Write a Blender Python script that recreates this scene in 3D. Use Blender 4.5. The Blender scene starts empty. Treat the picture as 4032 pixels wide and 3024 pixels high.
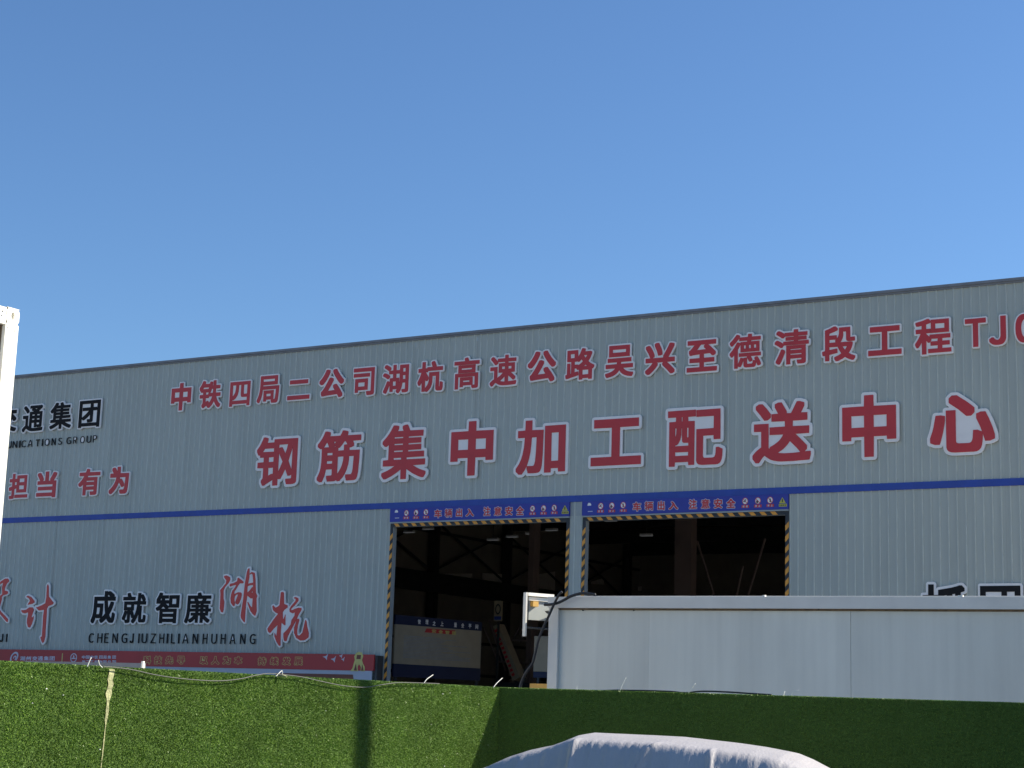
import bpy, math, random
import numpy as np
from mathutils import Vector, Matrix
from mathutils.geometry import tessellate_polygon

# ------------------------------------------------------------------ camera, sky, sun, exposure
SC = bpy.context.scene
COL = SC.collection
EYE = Vector((0, 0, 1.6))
FPX, PITCH, ROLL = 6800.0, math.radians(10.618), math.radians(1.821)
Fv = Vector((0, math.cos(PITCH), math.sin(PITCH)))
R0 = Vector((1, 0, 0)); U0 = Vector((0, -math.sin(PITCH), math.cos(PITCH)))
Rv = math.cos(ROLL) * R0 + math.sin(ROLL) * U0
Uv = -math.sin(ROLL) * R0 + math.cos(ROLL) * U0
cd = bpy.data.cameras.new('camera'); cam = bpy.data.objects.new('camera', cd); COL.objects.link(cam)
m = Matrix((Rv, Uv, -Fv)).transposed().to_4x4(); m.translation = EYE
cam.matrix_world = m
cd.sensor_width = 36.0; cd.lens = FPX / 4032 * 36; cd.clip_start = 0.1; cd.clip_end = 5000
SC.camera = cam

SUN_PHI, SUN_EL = math.radians(12), math.radians(32)       # azimuth from +X towards +Y
w = bpy.data.worlds.new('World'); SC.world = w; w.use_nodes = True
nt = w.node_tree; nt.nodes.clear()
sky = nt.nodes.new('ShaderNodeTexSky'); sky.sky_type = 'NISHITA'; sky.sun_disc = False
sky.sun_elevation = SUN_EL; sky.sun_rotation = math.radians(90) - SUN_PHI
sky.air_density = 1.08; sky.dust_density = 0.3; sky.ozone_density = 8.3
bg = nt.nodes.new('ShaderNodeBackground'); bg.inputs[1].default_value = 0.09
ow = nt.nodes.new('ShaderNodeOutputWorld')
nt.links.new(sky.outputs[0], bg.inputs[0]); nt.links.new(bg.outputs[0], ow.inputs[0])
sd = bpy.data.lights.new('sun', 'SUN'); sd.energy = 5.0; sd.angle = math.radians(0.5); sd.color = (1.0, 0.92, 0.76)
sun = bpy.data.objects.new('sun', sd); COL.objects.link(sun)
S = Vector((math.cos(SUN_EL) * math.cos(SUN_PHI), math.cos(SUN_EL) * math.sin(SUN_PHI), math.sin(SUN_EL)))
sun.rotation_euler = S.to_track_quat('Z', 'Y').to_euler(); sun.location = S * 60
SC.view_settings.view_transform = 'Standard'; SC.view_settings.look = 'None'
SC.view_settings.exposure = 0.737; SC.view_settings.gamma = 1.0; SC.view_settings.use_curve_mapping = False
SC.render.engine = 'CYCLES'; SC.cycles.max_bounces = 6; SC.cycles.use_denoising = True

# ------------------------------------------------------------------ surveying helpers (photo pixel -> point on a real plane)
FA = math.radians(59.107)
E3 = Vector((math.sin(FA), -math.cos(FA), 0)); N3 = Vector((math.cos(FA), math.sin(FA), 0))   # along the hall front, into the hall
O3 = Vector((0, 40, 0)); HROT = math.atan2(E3.y, E3.x)
def ray(x, y): return Fv + (x - 2016) / FPX * Rv + (1512 - y) / FPX * Uv
def on_plane(x, y, P, n):
    d = ray(x, y); t = (P - EYE).dot(n) / d.dot(n); return EYE + t * d
def on_z(x, y, z):
    d = ray(x, y); return EYE + (z - EYE.z) / d.z * d
def fac(x, y, dep=0.0):                       # pixel -> (u, z) on the plane dep metres in front of the hall front
    P = on_plane(x, y, O3 - N3 * dep, N3); return (P - O3).dot(E3), P.z
def hall(u, z, dep=0.0): return O3 + E3 * u - N3 * dep + Vector((0, 0, z))
random.seed(7); rng = np.random.default_rng(7)

# ------------------------------------------------------------------ materials
def mat(name, col, rough=0.6, metal=0.0, var=0.12, scale=6.0, bump=0.0, bscale=60.0, stretch=(1, 1, 1), spec=0.5, col2=None, detail=6.0, glow=0.0, each=0.0):
    M = bpy.data.materials.new(name); M.use_nodes = True
    t = M.node_tree; b = t.nodes['Principled BSDF']
    b.inputs['Roughness'].default_value = rough; b.inputs['Metallic'].default_value = metal
    b.inputs['Specular IOR Level'].default_value = spec
    tc = t.nodes.new('ShaderNodeTexCoord'); mp = t.nodes.new('ShaderNodeMapping'); mp.inputs['Scale'].default_value = stretch
    t.links.new(tc.outputs['Object'], mp.inputs[0])
    nz = t.nodes.new('ShaderNodeTexNoise'); nz.inputs['Scale'].default_value = scale; nz.inputs['Detail'].default_value = detail
    t.links.new(mp.outputs[0], nz.inputs['Vector'])
    cr = t.nodes.new('ShaderNodeValToRGB'); e = cr.color_ramp.elements
    c2 = col2 or tuple(c * (1 + var) for c in col); c1 = tuple(c * (1 - var) for c in col)
    e[0].position = 0.3; e[0].color = (*c1, 1); e[1].position = 0.7; e[1].color = (*c2, 1)
    t.links.new(nz.outputs['Fac'], cr.inputs[0]); t.links.new(cr.outputs[0], b.inputs['Base Color'])
    if glow:
        b.inputs['Emission Color'].default_value = (.9, .95, 1, 1); b.inputs['Emission Strength'].default_value = glow
    if each:                                   # every sheet a little lighter or darker than its neighbour
        oi = t.nodes.new('ShaderNodeObjectInfo'); r1 = t.nodes.new('ShaderNodeMapRange'); r1.inputs[3].default_value = 1 - each; r1.inputs[4].default_value = 1 + each
        t.links.new(oi.outputs['Random'], r1.inputs[0])
        mp2 = t.nodes.new('ShaderNodeMapping'); mp2.inputs['Scale'].default_value = (9, 9, .35); t.links.new(tc.outputs['Object'], mp2.inputs[0])
        ad = t.nodes.new('ShaderNodeVectorMath'); ad.operation = 'ADD'; t.links.new(mp2.outputs[0], ad.inputs[0]); t.links.new(oi.outputs['Random'], ad.inputs[1])
        n3 = t.nodes.new('ShaderNodeTexNoise'); n3.inputs['Scale'].default_value = 1.0; n3.inputs['Detail'].default_value = 5; t.links.new(ad.outputs[0], n3.inputs['Vector'])
        r2 = t.nodes.new('ShaderNodeMapRange'); r2.inputs[1].default_value = .35; r2.inputs[2].default_value = .7; r2.inputs[3].default_value = 1 - each; r2.inputs[4].default_value = 1 + each
        t.links.new(n3.outputs['Fac'], r2.inputs[0])
        mu = t.nodes.new('ShaderNodeMath'); mu.operation = 'MULTIPLY'; t.links.new(r1.outputs[0], mu.inputs[0]); t.links.new(r2.outputs[0], mu.inputs[1])
        mx = t.nodes.new('ShaderNodeMix'); mx.data_type = 'RGBA'; mx.blend_type = 'MULTIPLY'; mx.inputs[0].default_value = 1
        t.links.new(cr.outputs[0], mx.inputs[6]); t.links.new(mu.outputs[0], mx.inputs[7]); t.links.new(mx.outputs[2], b.inputs['Base Color'])
    if bump:
        n2 = t.nodes.new('ShaderNodeTexNoise'); n2.inputs['Scale'].default_value = bscale; n2.inputs['Detail'].default_value = 4
        t.links.new(mp.outputs[0], n2.inputs['Vector'])
        bp = t.nodes.new('ShaderNodeBump'); bp.inputs['Strength'].default_value = bump; bp.inputs['Distance'].default_value = 0.02
        t.links.new(n2.outputs['Fac'], bp.inputs['Height']); t.links.new(bp.outputs[0], b.inputs['Normal'])
    return M
def blade_mat(name, cols):
    M = bpy.data.materials.new(name); M.use_nodes = True; t = M.node_tree; b = t.nodes['Principled BSDF']
    g = t.nodes.new('ShaderNodeNewGeometry'); cr = t.nodes.new('ShaderNodeValToRGB')
    for i, (p, c) in enumerate(cols):
        el = cr.color_ramp.elements[i] if i < 2 else cr.color_ramp.elements.new(p)
        el.position = p; el.color = (*c, 1)
    t.links.new(g.outputs['Random Per Island'], cr.inputs[0])
    tc = t.nodes.new('ShaderNodeTexCoord'); nz = t.nodes.new('ShaderNodeTexNoise'); nz.inputs['Scale'].default_value = 2.2; nz.inputs['Detail'].default_value = 5
    t.links.new(tc.outputs['Object'], nz.inputs['Vector'])
    mr = t.nodes.new('ShaderNodeMapRange'); mr.inputs[1].default_value = .3; mr.inputs[2].default_value = .7; mr.inputs[3].default_value = .72; mr.inputs[4].default_value = 1.22
    t.links.new(nz.outputs['Fac'], mr.inputs[0])
    mx = t.nodes.new('ShaderNodeMix'); mx.data_type = 'RGBA'; mx.blend_type = 'MULTIPLY'; mx.inputs[0].default_value = 1
    t.links.new(cr.outputs[0], mx.inputs[6]); t.links.new(mr.outputs[0], mx.inputs[7])
    t.links.new(mx.outputs[2], b.inputs['Base Color'])
    b.inputs['Roughness'].default_value = .38; b.inputs['Specular IOR Level'].default_value = .35
    return M
M = dict(
    sheet=mat('painted_steel_sheet', (.415, .445, .405), .5, .0, .05, 1.3, .15, 40, (1, 1, .25), each=.035),
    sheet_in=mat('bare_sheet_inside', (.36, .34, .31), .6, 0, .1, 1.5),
    trim=mat('roof_edge_trim', (.20, .21, .23), .55, 0, .15, 3),
    blue=mat('royal_blue_sheet', (.018, .06, .34), .5, 0, .12, 3),
    navy=mat('navy_print', (.010, .018, .06), .6, 0, .08, 3),
    bannerblue=mat('banner_vinyl_blue', (.03, .045, .33), .55, 0, .08, 3),
    red=mat('red_acrylic_face', (.56, .033, .038), .45, 0, .06, 3),
    redscript=mat('bright_red_face', (.62, .05, .04), .45, 0, .06, 3),
    white=mat('white_foam_board', (.86, .83, .80), .6, 0, .04, 4),
    black=mat('black_acrylic_face', (.014, .014, .015), .75, 0, .1, 3, spec=.2),
    lilac=mat('pale_lettering', (.55, .55, .62), .6, 0, .05, 3),
    yellow=mat('hazard_yellow', (.78, .34, .045), .55, 0, .12, 5),
    tape=mat('hazard_black', (.02, .024, .03), .55, 0, .1, 5),
    signyellow=mat('sign_yellow', (.55, .50, .06), .5, 0, .05, 5),
    redpanel=mat('printed_red_vinyl', (.42, .036, .036), .55, 0, .14, .35),
    gold=mat('gold_lettering', (.60, .52, .16), .5, 0, .1, 6),
    boardgrey=mat('board_face', (.42, .45, .52), .6, 0, .06, 2),
    brown=mat('brown_strip', (.17, .055, .035), .6, 0, .1, 2),
    jamb=mat('door_jamb_grey', (.34, .37, .37), .5, 0, .06, 3),
    steel=mat('dark_steel', (.05, .055, .06), .6, .2, .2, 3),
    asphalt=mat('yard_asphalt', (.055, .055, .056), .92, 0, .2, 1.2, .5, 60),
    concrete=mat('yard_concrete', (.46, .41, .34), .9, 0, .18, .8, .4, 30),
    roofdark=mat('roof_underside', (.20, .15, .14), .8, 0, .15, 1.0),
    beige=mat('board_beige', (.40, .32, .22), .7, 0, .06, 4),
    cabin=mat('cabin_grey_panel', (.72, .72, .65), .55, 0, .07, 1.1, .12, 25, (1, 1, .5), each=.05),
    cabinframe=mat('cabin_frame_white', (.76, .73, .67), .5, 0, .07, 2.5),
    ivory=mat('cream_white_steel', (.90, .87, .78), .5, 0, .04, 3),
    rust=mat('rust_stain', (.17, .12, .075), .8, 0, .3, 20),
    cable=mat('black_rubber', (.02, .02, .022), .5, 0, .2, 10),
    rib=mat('rib_flank_highlight', (.68, .73, .67), .45, 0, .10, 5),  # bright line along the ribs, a highlight painted in as lighter colour
    wire=mat('pale_wire', (.72, .72, .66), .5, 0, .08, 10),
    greycable=mat('grey_cable', (.09, .09, .08), .55, 0, .1, 10),
    block=mat('grey_block', (.32, .31, .29), .9, 0, .15, 6, .5, 40),
    backing=mat('turf_backing', (.34, .34, .17), .8, 0, .25, 14, .6, 50),
    turfbase=mat('turf_base', (.07, .125, .026), .9, 0, .25, 45, .6, 120, (1, 1, 1), .2),
    cover=mat('car_cover_fabric', (.47, .445, .45), .5, 0, .04, 3, .22, 22, (2.5, 1.5, .6)),
    rubber=mat('tyre_rubber', (.02, .02, .02), .8, 0, .1, 20),
    lampsteel=mat('galvanised_steel', (.40, .42, .43), .4, .6, .1, 6),
    lamp=mat('lamp_shell', (.75, .75, .75), .4, 0, .03, 6),
    glowing=mat('glowing_lamp', (.5, .5, .5), .5, 0, .02, 3, glow=.03),
    orange=mat('crane_yellow', (.62, .36, .08), .6, 0, .12, 4),
)
M['blades'] = blade_mat('artificial_grass_blades', [(0, (.135, .235, .036)), (1, (.235, .355, .066)), (.45, (.158, .270, .041)), (.8, (.19, .31, .050))])

# ------------------------------------------------------------------ mesh building
class MB:
    def __init__(s): s.v = []; s.f = []; s.mi = []; s.mats = []
    def m(s, k):
        if k not in s.mats: s.mats.append(k)
        return s.mats.index(k)
    def poly(s, pts, k):
        b = len(s.v); s.v += [tuple(p) for p in pts]; s.f.append(tuple(range(b, b + len(pts)))); s.mi.append(s.m(k)); return s
    def box(s, x0, x1, y0, y1, z0, z1, k):
        b = len(s.v); s.v += [(x, y, z) for z in (z0, z1) for y in (y0, y1) for x in (x0, x1)]
        for f in ((0, 2, 3, 1), (4, 5, 7, 6), (0, 1, 5, 4), (2, 6, 7, 3), (0, 4, 6, 2), (1, 3, 7, 5)):
            s.f.append(tuple(b + i for i in f)); s.mi.append(s.m(k))
        return s
    def prism(s, pts, y0, y1, k, side=None):         # outline in x,z extruded from y0 (front) to y1 (back)
        n = len(pts); b = len(s.v)
        s.v += [(x, y0, z) for x, z in pts] + [(x, y1, z) for x, z in pts]
        s.f.append(tuple(b + i for i in range(n))); s.mi.append(s.m(k))
        s.f.append(tuple(b + n + i for i in reversed(range(n)))); s.mi.append(s.m(side or k))
        for i in range(n):
            j = (i + 1) % n; s.f.append((b + i, b + n + i, b + n + j, b + j)); s.mi.append(s.m(side or k))
        return s
    def tube(s, pts, r, k, seg=6):
        pts = [Vector(p) for p in pts]; b = len(s.v); n = len(pts)
        rr = r if isinstance(r, (list, tuple)) else [r] * n
        up = Vector((0.13, 0.31, 0.94)).normalized()
        for i, p in enumerate(pts):
            d = (pts[min(i + 1, n - 1)] - pts[max(i - 1, 0)]).normalized()
            a = d.cross(up)
            if a.length < 1e-3: a = d.cross(Vector((1, 0, 0)))
            a.normalize(); c = d.cross(a)
            for q in range(seg):
                t = 2 * math.pi * q / seg; s.v.append(tuple(p + rr[i] * (math.cos(t) * a + math.sin(t) * c)))
        for i in range(n - 1):
            for q in range(seg):
                q2 = (q + 1) % seg
                s.f.append((b + i * seg + q, b + i * seg + q2, b + (i + 1) * seg + q2, b + (i + 1) * seg + q)); s.mi.append(s.m(k))
        s.f.append(tuple(b + q for q in reversed(range(seg)))); s.mi.append(s.m(k))
        s.f.append(tuple(b + (n - 1) * seg + q for q in range(seg))); s.mi.append(s.m(k))
        return s
    def mesh(s, name):
        me = bpy.data.meshes.new(name); me.from_pydata(s.v, [], s.f)
        for k in s.mats: me.materials.append(M[k])
        me.polygons.foreach_set('material_index', s.mi); me.update(); return me
    def build(s, name, parent=None, smooth=False):
        me = s.mesh(name)
        if smooth: me.polygons.foreach_set('use_smooth', [True] * len(me.polygons))
        return link(name, me, parent)
def link(name, data, parent=None):
    o = bpy.data.objects.new(name, data); COL.objects.link(o)
    if parent: o.parent = parent
    return o
def tag(o, label, cat, group=None):
    o['label'] = label; o['category'] = cat
    if group: o['group'] = group
    return o
def thing(name, label, cat, loc, rotz=0.0, group=None):
    o = bpy.data.objects.new(name, None); COL.objects.link(o); o.location = loc; o.rotation_euler = (0, 0, rotz)
    o.empty_display_size = .3
    return tag(o, label, cat, group)
def struct(o): o['kind'] = 'structure'; return o

# ------------------------------------------------------------------ lettering outlines
GL = {}
def dec(loops): return [[(l[i] / 1000, l[i + 1] / 1000) for i in range(0, len(l), 2)] for l in loops]
GLYPHS = {
'中': ([[379,109,491,110,494,351,648,351,651,349,653,310,759,310,763,313,763,711,494,714,492,844,489,847,379,846,376,714,113,713,109,710,109,308,218,307,220,349,223,351,377,351],[222,462,221,604,377,603,377,462],[494,462,493,604,650,603,650,462]], [[369,73,495,72,511,78,522,89,529,108,529,315,614,315,616,298,623,286,635,277,650,273,770,274,790,285,800,305,800,713,796,730,783,745,765,750,529,750,528,856,517,874,498,884,376,884,354,876,345,864,341,850,341,750,106,750,84,740,72,719,72,307,75,291,87,277,104,270,223,270,238,275,250,285,256,298,257,315,341,315,341,106,350,85]]),
'铁': ([[430,118,472,118,516,150,556,189,585,224,624,290,666,212,692,178,725,145,761,119,802,119,838,163,838,204,789,241,765,265,738,300,712,347,689,407,830,410,831,500,675,502,671,505,673,606,812,608,813,695,673,698,670,826,579,825,578,701,575,697,553,699,561,747,560,792,511,800,470,799,455,717,449,696,447,747,311,747,309,750,318,774,317,813,270,827,230,827,183,734,159,698,118,651,118,609,146,560,172,558,174,526,247,524,246,467,139,467,136,462,138,376,247,373,246,252,236,228,214,207,214,168,240,122,281,120,315,143,389,184,391,157],[450,242,449,257,437,302,396,302,341,277,341,374,445,376,447,406,450,409,555,409,555,402,539,359,515,315,485,275],[342,467,342,525,411,526,446,504,421,500,419,467],[490,502,488,504,511,551,531,606,577,606,577,534,574,503],[236,615,261,654,438,653,422,615]], [[420,82,475,81,492,86,539,120,562,143,586,167,623,212,662,156,700,118,741,88,753,83,804,82,820,87,832,97,873,151,876,206,870,223,859,236,823,260,795,287,765,327,743,371,836,373,849,377,859,386,866,396,868,409,868,502,865,516,853,531,836,539,709,539,709,570,817,570,830,574,842,583,850,605,850,705,839,723,820,733,709,734,708,833,700,850,684,861,671,863,570,862,552,852,541,833,516,837,470,837,451,832,436,815,429,784,355,784,353,824,346,837,336,846,276,864,216,862,204,856,196,846,169,785,152,754,129,720,89,675,83,664,80,651,83,596,113,541,123,530,136,524,143,504,128,503,117,498,107,489,101,476,99,376,102,362,112,348,128,340,211,339,210,260,204,249,183,230,177,210,178,157,207,103,218,90,232,84,287,84,300,88,366,129,405,90]]),
'四': ([[119,118,218,118,219,178,223,181,734,181,737,178,739,125,837,126,838,820,119,820],[221,279,220,317,231,304,268,305,330,344,374,393,404,456,423,534,432,618,436,721,513,723,514,455,520,414,527,396,541,381,571,372,736,371,737,280],[220,410,219,721,333,723,334,664,326,589,310,520,284,466,246,424],[625,462,615,470,611,492,611,721,735,723,737,467,699,462]], [[109,82,218,80,233,84,246,92,254,106,256,144,700,144,700,122,704,109,714,97,728,89,840,88,854,92,865,99,873,112,876,126,876,820,872,836,864,847,852,855,838,858,118,858,103,855,91,847,83,834,80,820,80,117,89,94]]),
'局': ([[640,118,714,118,763,123,790,138,805,163,816,206,827,305,839,506,838,558,311,560,308,561,309,586,783,589,784,824,215,824,214,578,209,500,199,425,181,349,156,280,118,212,118,175,164,138,203,139,235,196,255,240,269,281,288,356,305,469,737,469,740,466,733,361,722,261,714,232,707,218,690,209,669,209,666,212,665,446,334,445,335,165,424,164,426,206,429,209,583,209,586,206,586,173,597,146,601,121],[427,294,427,360,574,359,573,294],[311,676,309,733,312,737,684,737,688,734,688,679,685,676]], [[630,82,744,82,772,87,789,93,812,108,826,123,841,152,851,188,865,317,876,502,876,560,870,578,859,590,844,596,822,596,822,825,817,843,804,856,785,862,214,862,196,857,183,844,177,827,177,584,172,508,162,432,145,361,125,303,82,222,81,172,86,156,94,145,151,103,202,100,217,104,232,116,261,163,297,248,298,157,305,142,319,130,333,127,432,128,446,133,456,144,461,156,462,172,549,172,566,109,573,96,593,84]]),
'二': ([[110,109,844,109,847,113,847,226,842,229,112,229,109,224],[175,568,779,567,781,683,176,684]], [[100,73,854,72,874,83,884,103,884,236,879,247,871,257,860,263,848,266,102,265,89,260,80,252,74,241,72,228,72,102,82,84],[165,531,789,531,808,542,818,561,817,693,804,713,782,721,166,720,145,708,139,697,137,684,138,560,147,542]]),
'公': ([[706,109,760,109,812,137,815,142,815,194,787,242,739,312,635,447,581,448,528,422,529,369,580,298,377,287,470,426,534,538,532,594,475,618,419,618,352,498,284,391,212,299,189,277,171,267,170,212,191,156,247,154,290,162,340,167,655,189,662,183],[159,445,217,446,269,498,331,576,371,639,404,700,428,753,427,809,367,826,313,824,289,770,260,718,226,665,186,613,151,576,110,540,110,484],[744,445,802,446,846,491,846,548,805,583,727,670,664,760,624,830,568,831,516,810,515,753,546,695,586,633,657,538,699,489]], [[696,73,769,73,836,108,846,119,851,133,852,198,846,217,796,296,735,381,670,464,719,417,732,410,802,407,817,411,872,465,880,477,883,490,883,548,879,564,868,578,801,641,757,693,695,780,655,852,640,864,625,868,558,867,496,842,480,824,477,809,479,742,541,631,484,654,423,657,464,747,465,814,460,827,453,837,436,846,373,863,312,863,297,859,281,844,254,785,228,737,195,687,156,636,124,603,83,565,74,548,73,482,77,466,88,453,144,410,160,407,227,409,240,416,280,454,230,381,190,331,167,308,146,296,136,280,133,268,134,204,157,139,168,125,183,118,251,117,297,126,347,131,638,151,675,87,685,78]]),
'司': ([[572,116,695,116,750,123,782,136,793,151,798,164,801,184,800,840,116,840,115,744,118,740,697,739,697,236,691,226,679,223,552,223,551,181],[174,198,273,198,274,255,277,258,591,258,591,557,174,558],[276,353,276,461,490,460,489,353],[122,603,645,602,648,606,648,694,644,697,124,697,121,693]], [[562,79,699,79,760,87,780,93,804,107,818,120,830,141,838,181,838,840,833,859,820,872,802,878,116,878,97,873,84,860,78,842,78,738,81,725,89,714,84,698,84,600,89,584,100,572,113,566,136,564,136,198,141,180,152,167,168,161,277,161,293,166,306,180,310,193,311,221,514,221,514,172,530,129,536,103,546,88]]),
'湖': ([[527,119,562,120,590,154,612,193,629,235,642,276,657,369,660,370,732,370,735,365,734,218,730,213,723,210,644,210,643,177,661,129,743,128,770,130,797,138,809,147,816,157,821,180,821,814,579,816,576,690,485,688,480,691,480,825,396,826,393,690,315,688,312,691,336,725,335,763,285,801,221,836,183,837,152,798,152,763,221,720,268,683,281,681,283,603,393,601,394,504,391,501,308,499,306,412,273,432,237,432,186,305,134,194,134,160,183,129,220,130,307,336,309,163,392,163,395,221,510,221,510,217,486,184,486,151],[395,307,393,414,474,415,475,308],[561,343,560,499,481,502,482,602,577,600,576,446,572,399],[664,457,663,552,733,552,734,458],[242,486,279,487,309,530,308,565,268,594,206,627,186,634,149,634,119,595,119,560,194,520],[664,639,663,730,733,730,734,640]], [[518,83,564,82,579,85,590,94,620,132,632,104,653,91,747,90,778,94,807,101,824,110,841,127,850,142,858,176,858,815,855,830,842,846,823,853,566,851,550,840,541,823,540,725,518,725,517,832,509,849,495,860,481,863,395,863,379,859,367,850,359,838,357,794,305,832,232,872,183,874,168,871,151,858,118,813,114,798,117,750,128,734,216,678,244,654,245,650,194,671,139,670,119,657,88,616,83,605,82,556,91,535,100,528,174,489,213,461,203,447,151,317,99,207,97,160,100,144,112,129,168,95,181,92,222,92,237,97,249,107,272,154,283,136,301,126,399,126,415,133,426,146,430,160,430,184,449,184,449,146,455,128,465,118]]),
'杭': ([[359,116,401,116,450,156,488,203,511,250,528,302,536,351,538,482,541,486,632,484,632,210,636,163,644,145,661,132,684,126,780,126,800,130,815,139,824,149,832,168,839,231,837,317,797,339,756,339,751,237,747,226,742,221,737,220,731,226,729,241,729,575,725,580,443,579,440,407,434,362,424,327,395,271,365,235,333,209,330,210,331,411,353,375,395,374,402,381,429,420,428,464,344,585,404,586,406,609,409,611,826,613,825,704,647,705,646,733,640,747,614,803,591,841,551,841,501,823,501,782,535,705,389,705,385,701,385,681,381,680,330,681,330,835,240,836,237,681,130,678,131,587,219,584,201,529,179,475,142,406,117,370,117,323,143,275,184,274,205,302,237,359,238,124,329,123,332,147]], [[349,79,404,78,421,84,478,131,519,183,547,238,564,295,574,363,575,449,595,449,596,174,604,139,613,124,624,112,648,97,678,90,798,91,823,99,840,110,856,129,868,157,876,227,876,317,872,332,858,348,813,373,800,376,765,376,765,574,833,575,846,580,857,591,863,610,861,717,849,733,830,741,683,742,651,812,630,852,618,868,604,876,542,877,490,860,474,850,464,829,464,780,466,768,479,742,385,741,367,737,367,839,364,852,355,863,345,870,332,873,226,871,210,860,201,842,201,717,122,716,105,707,95,690,93,585,97,569,107,557,120,550,168,549,129,457,81,382,79,323,82,308,111,255,124,242,142,237,201,240,201,119,205,106,214,94,235,86,335,86]]),
'高': ([[148,119,235,120,235,391,240,395,688,395,690,210,687,203,681,201,634,203,631,386,285,386,284,164,369,163,370,196,373,199,599,199,602,196,602,166,621,124,718,125,742,128,763,135,777,152,781,178,780,476,148,476],[372,276,372,310,548,308,546,276],[233,484,699,483,701,665,233,667],[323,560,322,589,325,592,604,592,608,589,608,562,605,560],[120,674,802,673,805,677,805,754,800,757,521,758,491,836,456,837,402,824,402,789,411,760,410,758,120,757]], [[137,83,245,83,257,89,266,99,271,112,272,127,379,127,399,139,407,162,565,162,589,103,601,92,616,87,721,88,748,91,780,102,799,117,812,139,818,173,818,480,810,499,795,510,783,514,738,514,738,636,810,637,825,643,836,654,842,671,842,758,839,772,830,783,819,791,805,794,548,794,525,850,514,866,496,874,455,874,392,860,377,852,366,832,365,794,118,794,104,791,92,783,85,772,82,758,82,671,88,653,99,642,113,637,194,636,194,514,146,514,133,511,117,499,110,480,110,117,118,96]]),
'速': ([[154,120,190,120,247,180,276,199,329,165,357,152,393,140,452,130,494,128,628,128,820,136,836,188,834,225,795,225,628,214,614,216,614,352,675,305,742,244,774,244,779,246,810,280,811,311,810,317,789,338,685,422,790,426,789,643,616,645,613,648,613,667,618,671,823,671,824,752,615,754,612,829,526,830,523,827,522,754,326,753,322,692,281,738,216,800,181,800,140,773,140,735,205,669,255,609,288,609,331,640,335,670,519,671,523,667,523,648,520,645,355,643,354,426,469,422,439,391,389,350,323,312,320,316,320,564,124,564,125,480,227,479,231,476,231,282,175,250,119,200,119,166],[506,214,444,221,399,236,470,288,521,337,523,217,520,214],[442,505,442,564,522,563,522,505],[615,505,614,564,701,563,701,505]], [[144,84,191,83,207,87,276,155,310,133,345,117,383,104,449,93,490,90,631,90,755,94,827,99,847,109,857,124,872,180,872,232,863,250,844,262,848,280,848,319,844,333,789,387,802,390,813,396,822,406,826,419,827,634,840,638,851,645,859,657,862,669,862,757,858,769,851,779,840,787,827,790,650,790,650,832,647,846,633,861,614,867,522,867,505,862,494,852,487,838,486,790,322,790,308,787,295,777,240,830,217,838,168,836,114,800,106,788,102,775,102,734,106,720,175,646,211,604,115,601,96,590,87,570,87,477,96,456,106,447,119,443,194,442,194,306,153,280,116,249,89,223,82,206,82,163,85,149,125,96]]),
'路': ([[458,119,541,119,543,144,548,146,689,146,692,144,694,121,780,123,780,351,803,353,835,396,836,432,749,477,687,526,732,596,753,639,777,701,777,735,742,752,608,750,606,753,614,778,613,812,565,825,529,825,486,725,454,671,431,641,428,793,158,793,157,536,260,532,260,276,258,272,252,270,241,268,238,271,237,499,158,500,156,252,152,248,119,240,119,207,128,157,132,154,167,154,446,223,447,257,440,306,404,306,346,295,346,379,385,380,394,372,414,343,456,345],[545,229,544,335,691,334,691,230],[580,418,618,452,655,420],[437,448,435,464,347,465,346,533,420,534,434,525,466,525,516,578,549,528,521,502,487,476],[615,604,587,643,575,667,655,666,639,635],[242,617,241,710,342,710,342,618]], [[448,83,550,82,568,92,579,109,657,109,670,92,691,84,785,85,802,92,812,104,817,120,817,319,833,330,869,381,873,395,872,440,867,454,856,465,794,494,736,532,782,611,806,670,814,699,812,750,797,768,753,788,651,787,650,820,640,839,621,849,570,862,522,861,502,852,492,837,466,772,466,797,462,810,451,823,435,830,157,830,143,828,127,815,120,795,119,535,124,518,119,501,119,281,94,269,82,248,82,202,93,143,102,128,117,119,172,117,420,177,421,108,431,92]]),
'吴': ([[145,117,183,116,197,119,272,134,345,157,402,187,435,213,447,223,480,267,526,209,568,177,618,152,690,130,765,118,807,118,820,143,839,168,839,208,764,218,708,230,675,243,654,252,616,276,581,310,830,312,831,401,524,402,520,405,522,434,526,443,788,443,789,532,175,532,176,443,417,443,421,440,415,405,411,402,127,400,128,312,372,310,345,281,310,257,266,238,197,218,118,203,118,163],[209,562,745,562,747,810,210,812],[305,655,305,722,649,720,648,655]], [[135,80,193,80,281,98,356,121,423,156,466,190,480,205,502,180,546,146,614,114,680,94,762,81,814,81,827,86,837,96,876,160,877,212,869,231,860,240,848,245,772,254,719,267,699,275,839,275,859,287,869,307,868,412,862,424,852,433,840,438,827,439,827,534,822,550,807,566,784,570,784,813,780,828,770,841,759,847,747,849,208,849,192,846,179,836,171,813,171,570,149,560,138,541,137,439,120,438,108,434,98,425,91,412,90,307,99,287,119,275,255,275,192,255,109,240,96,233,86,223,80,204,83,149,114,94,124,86]]),
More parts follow.
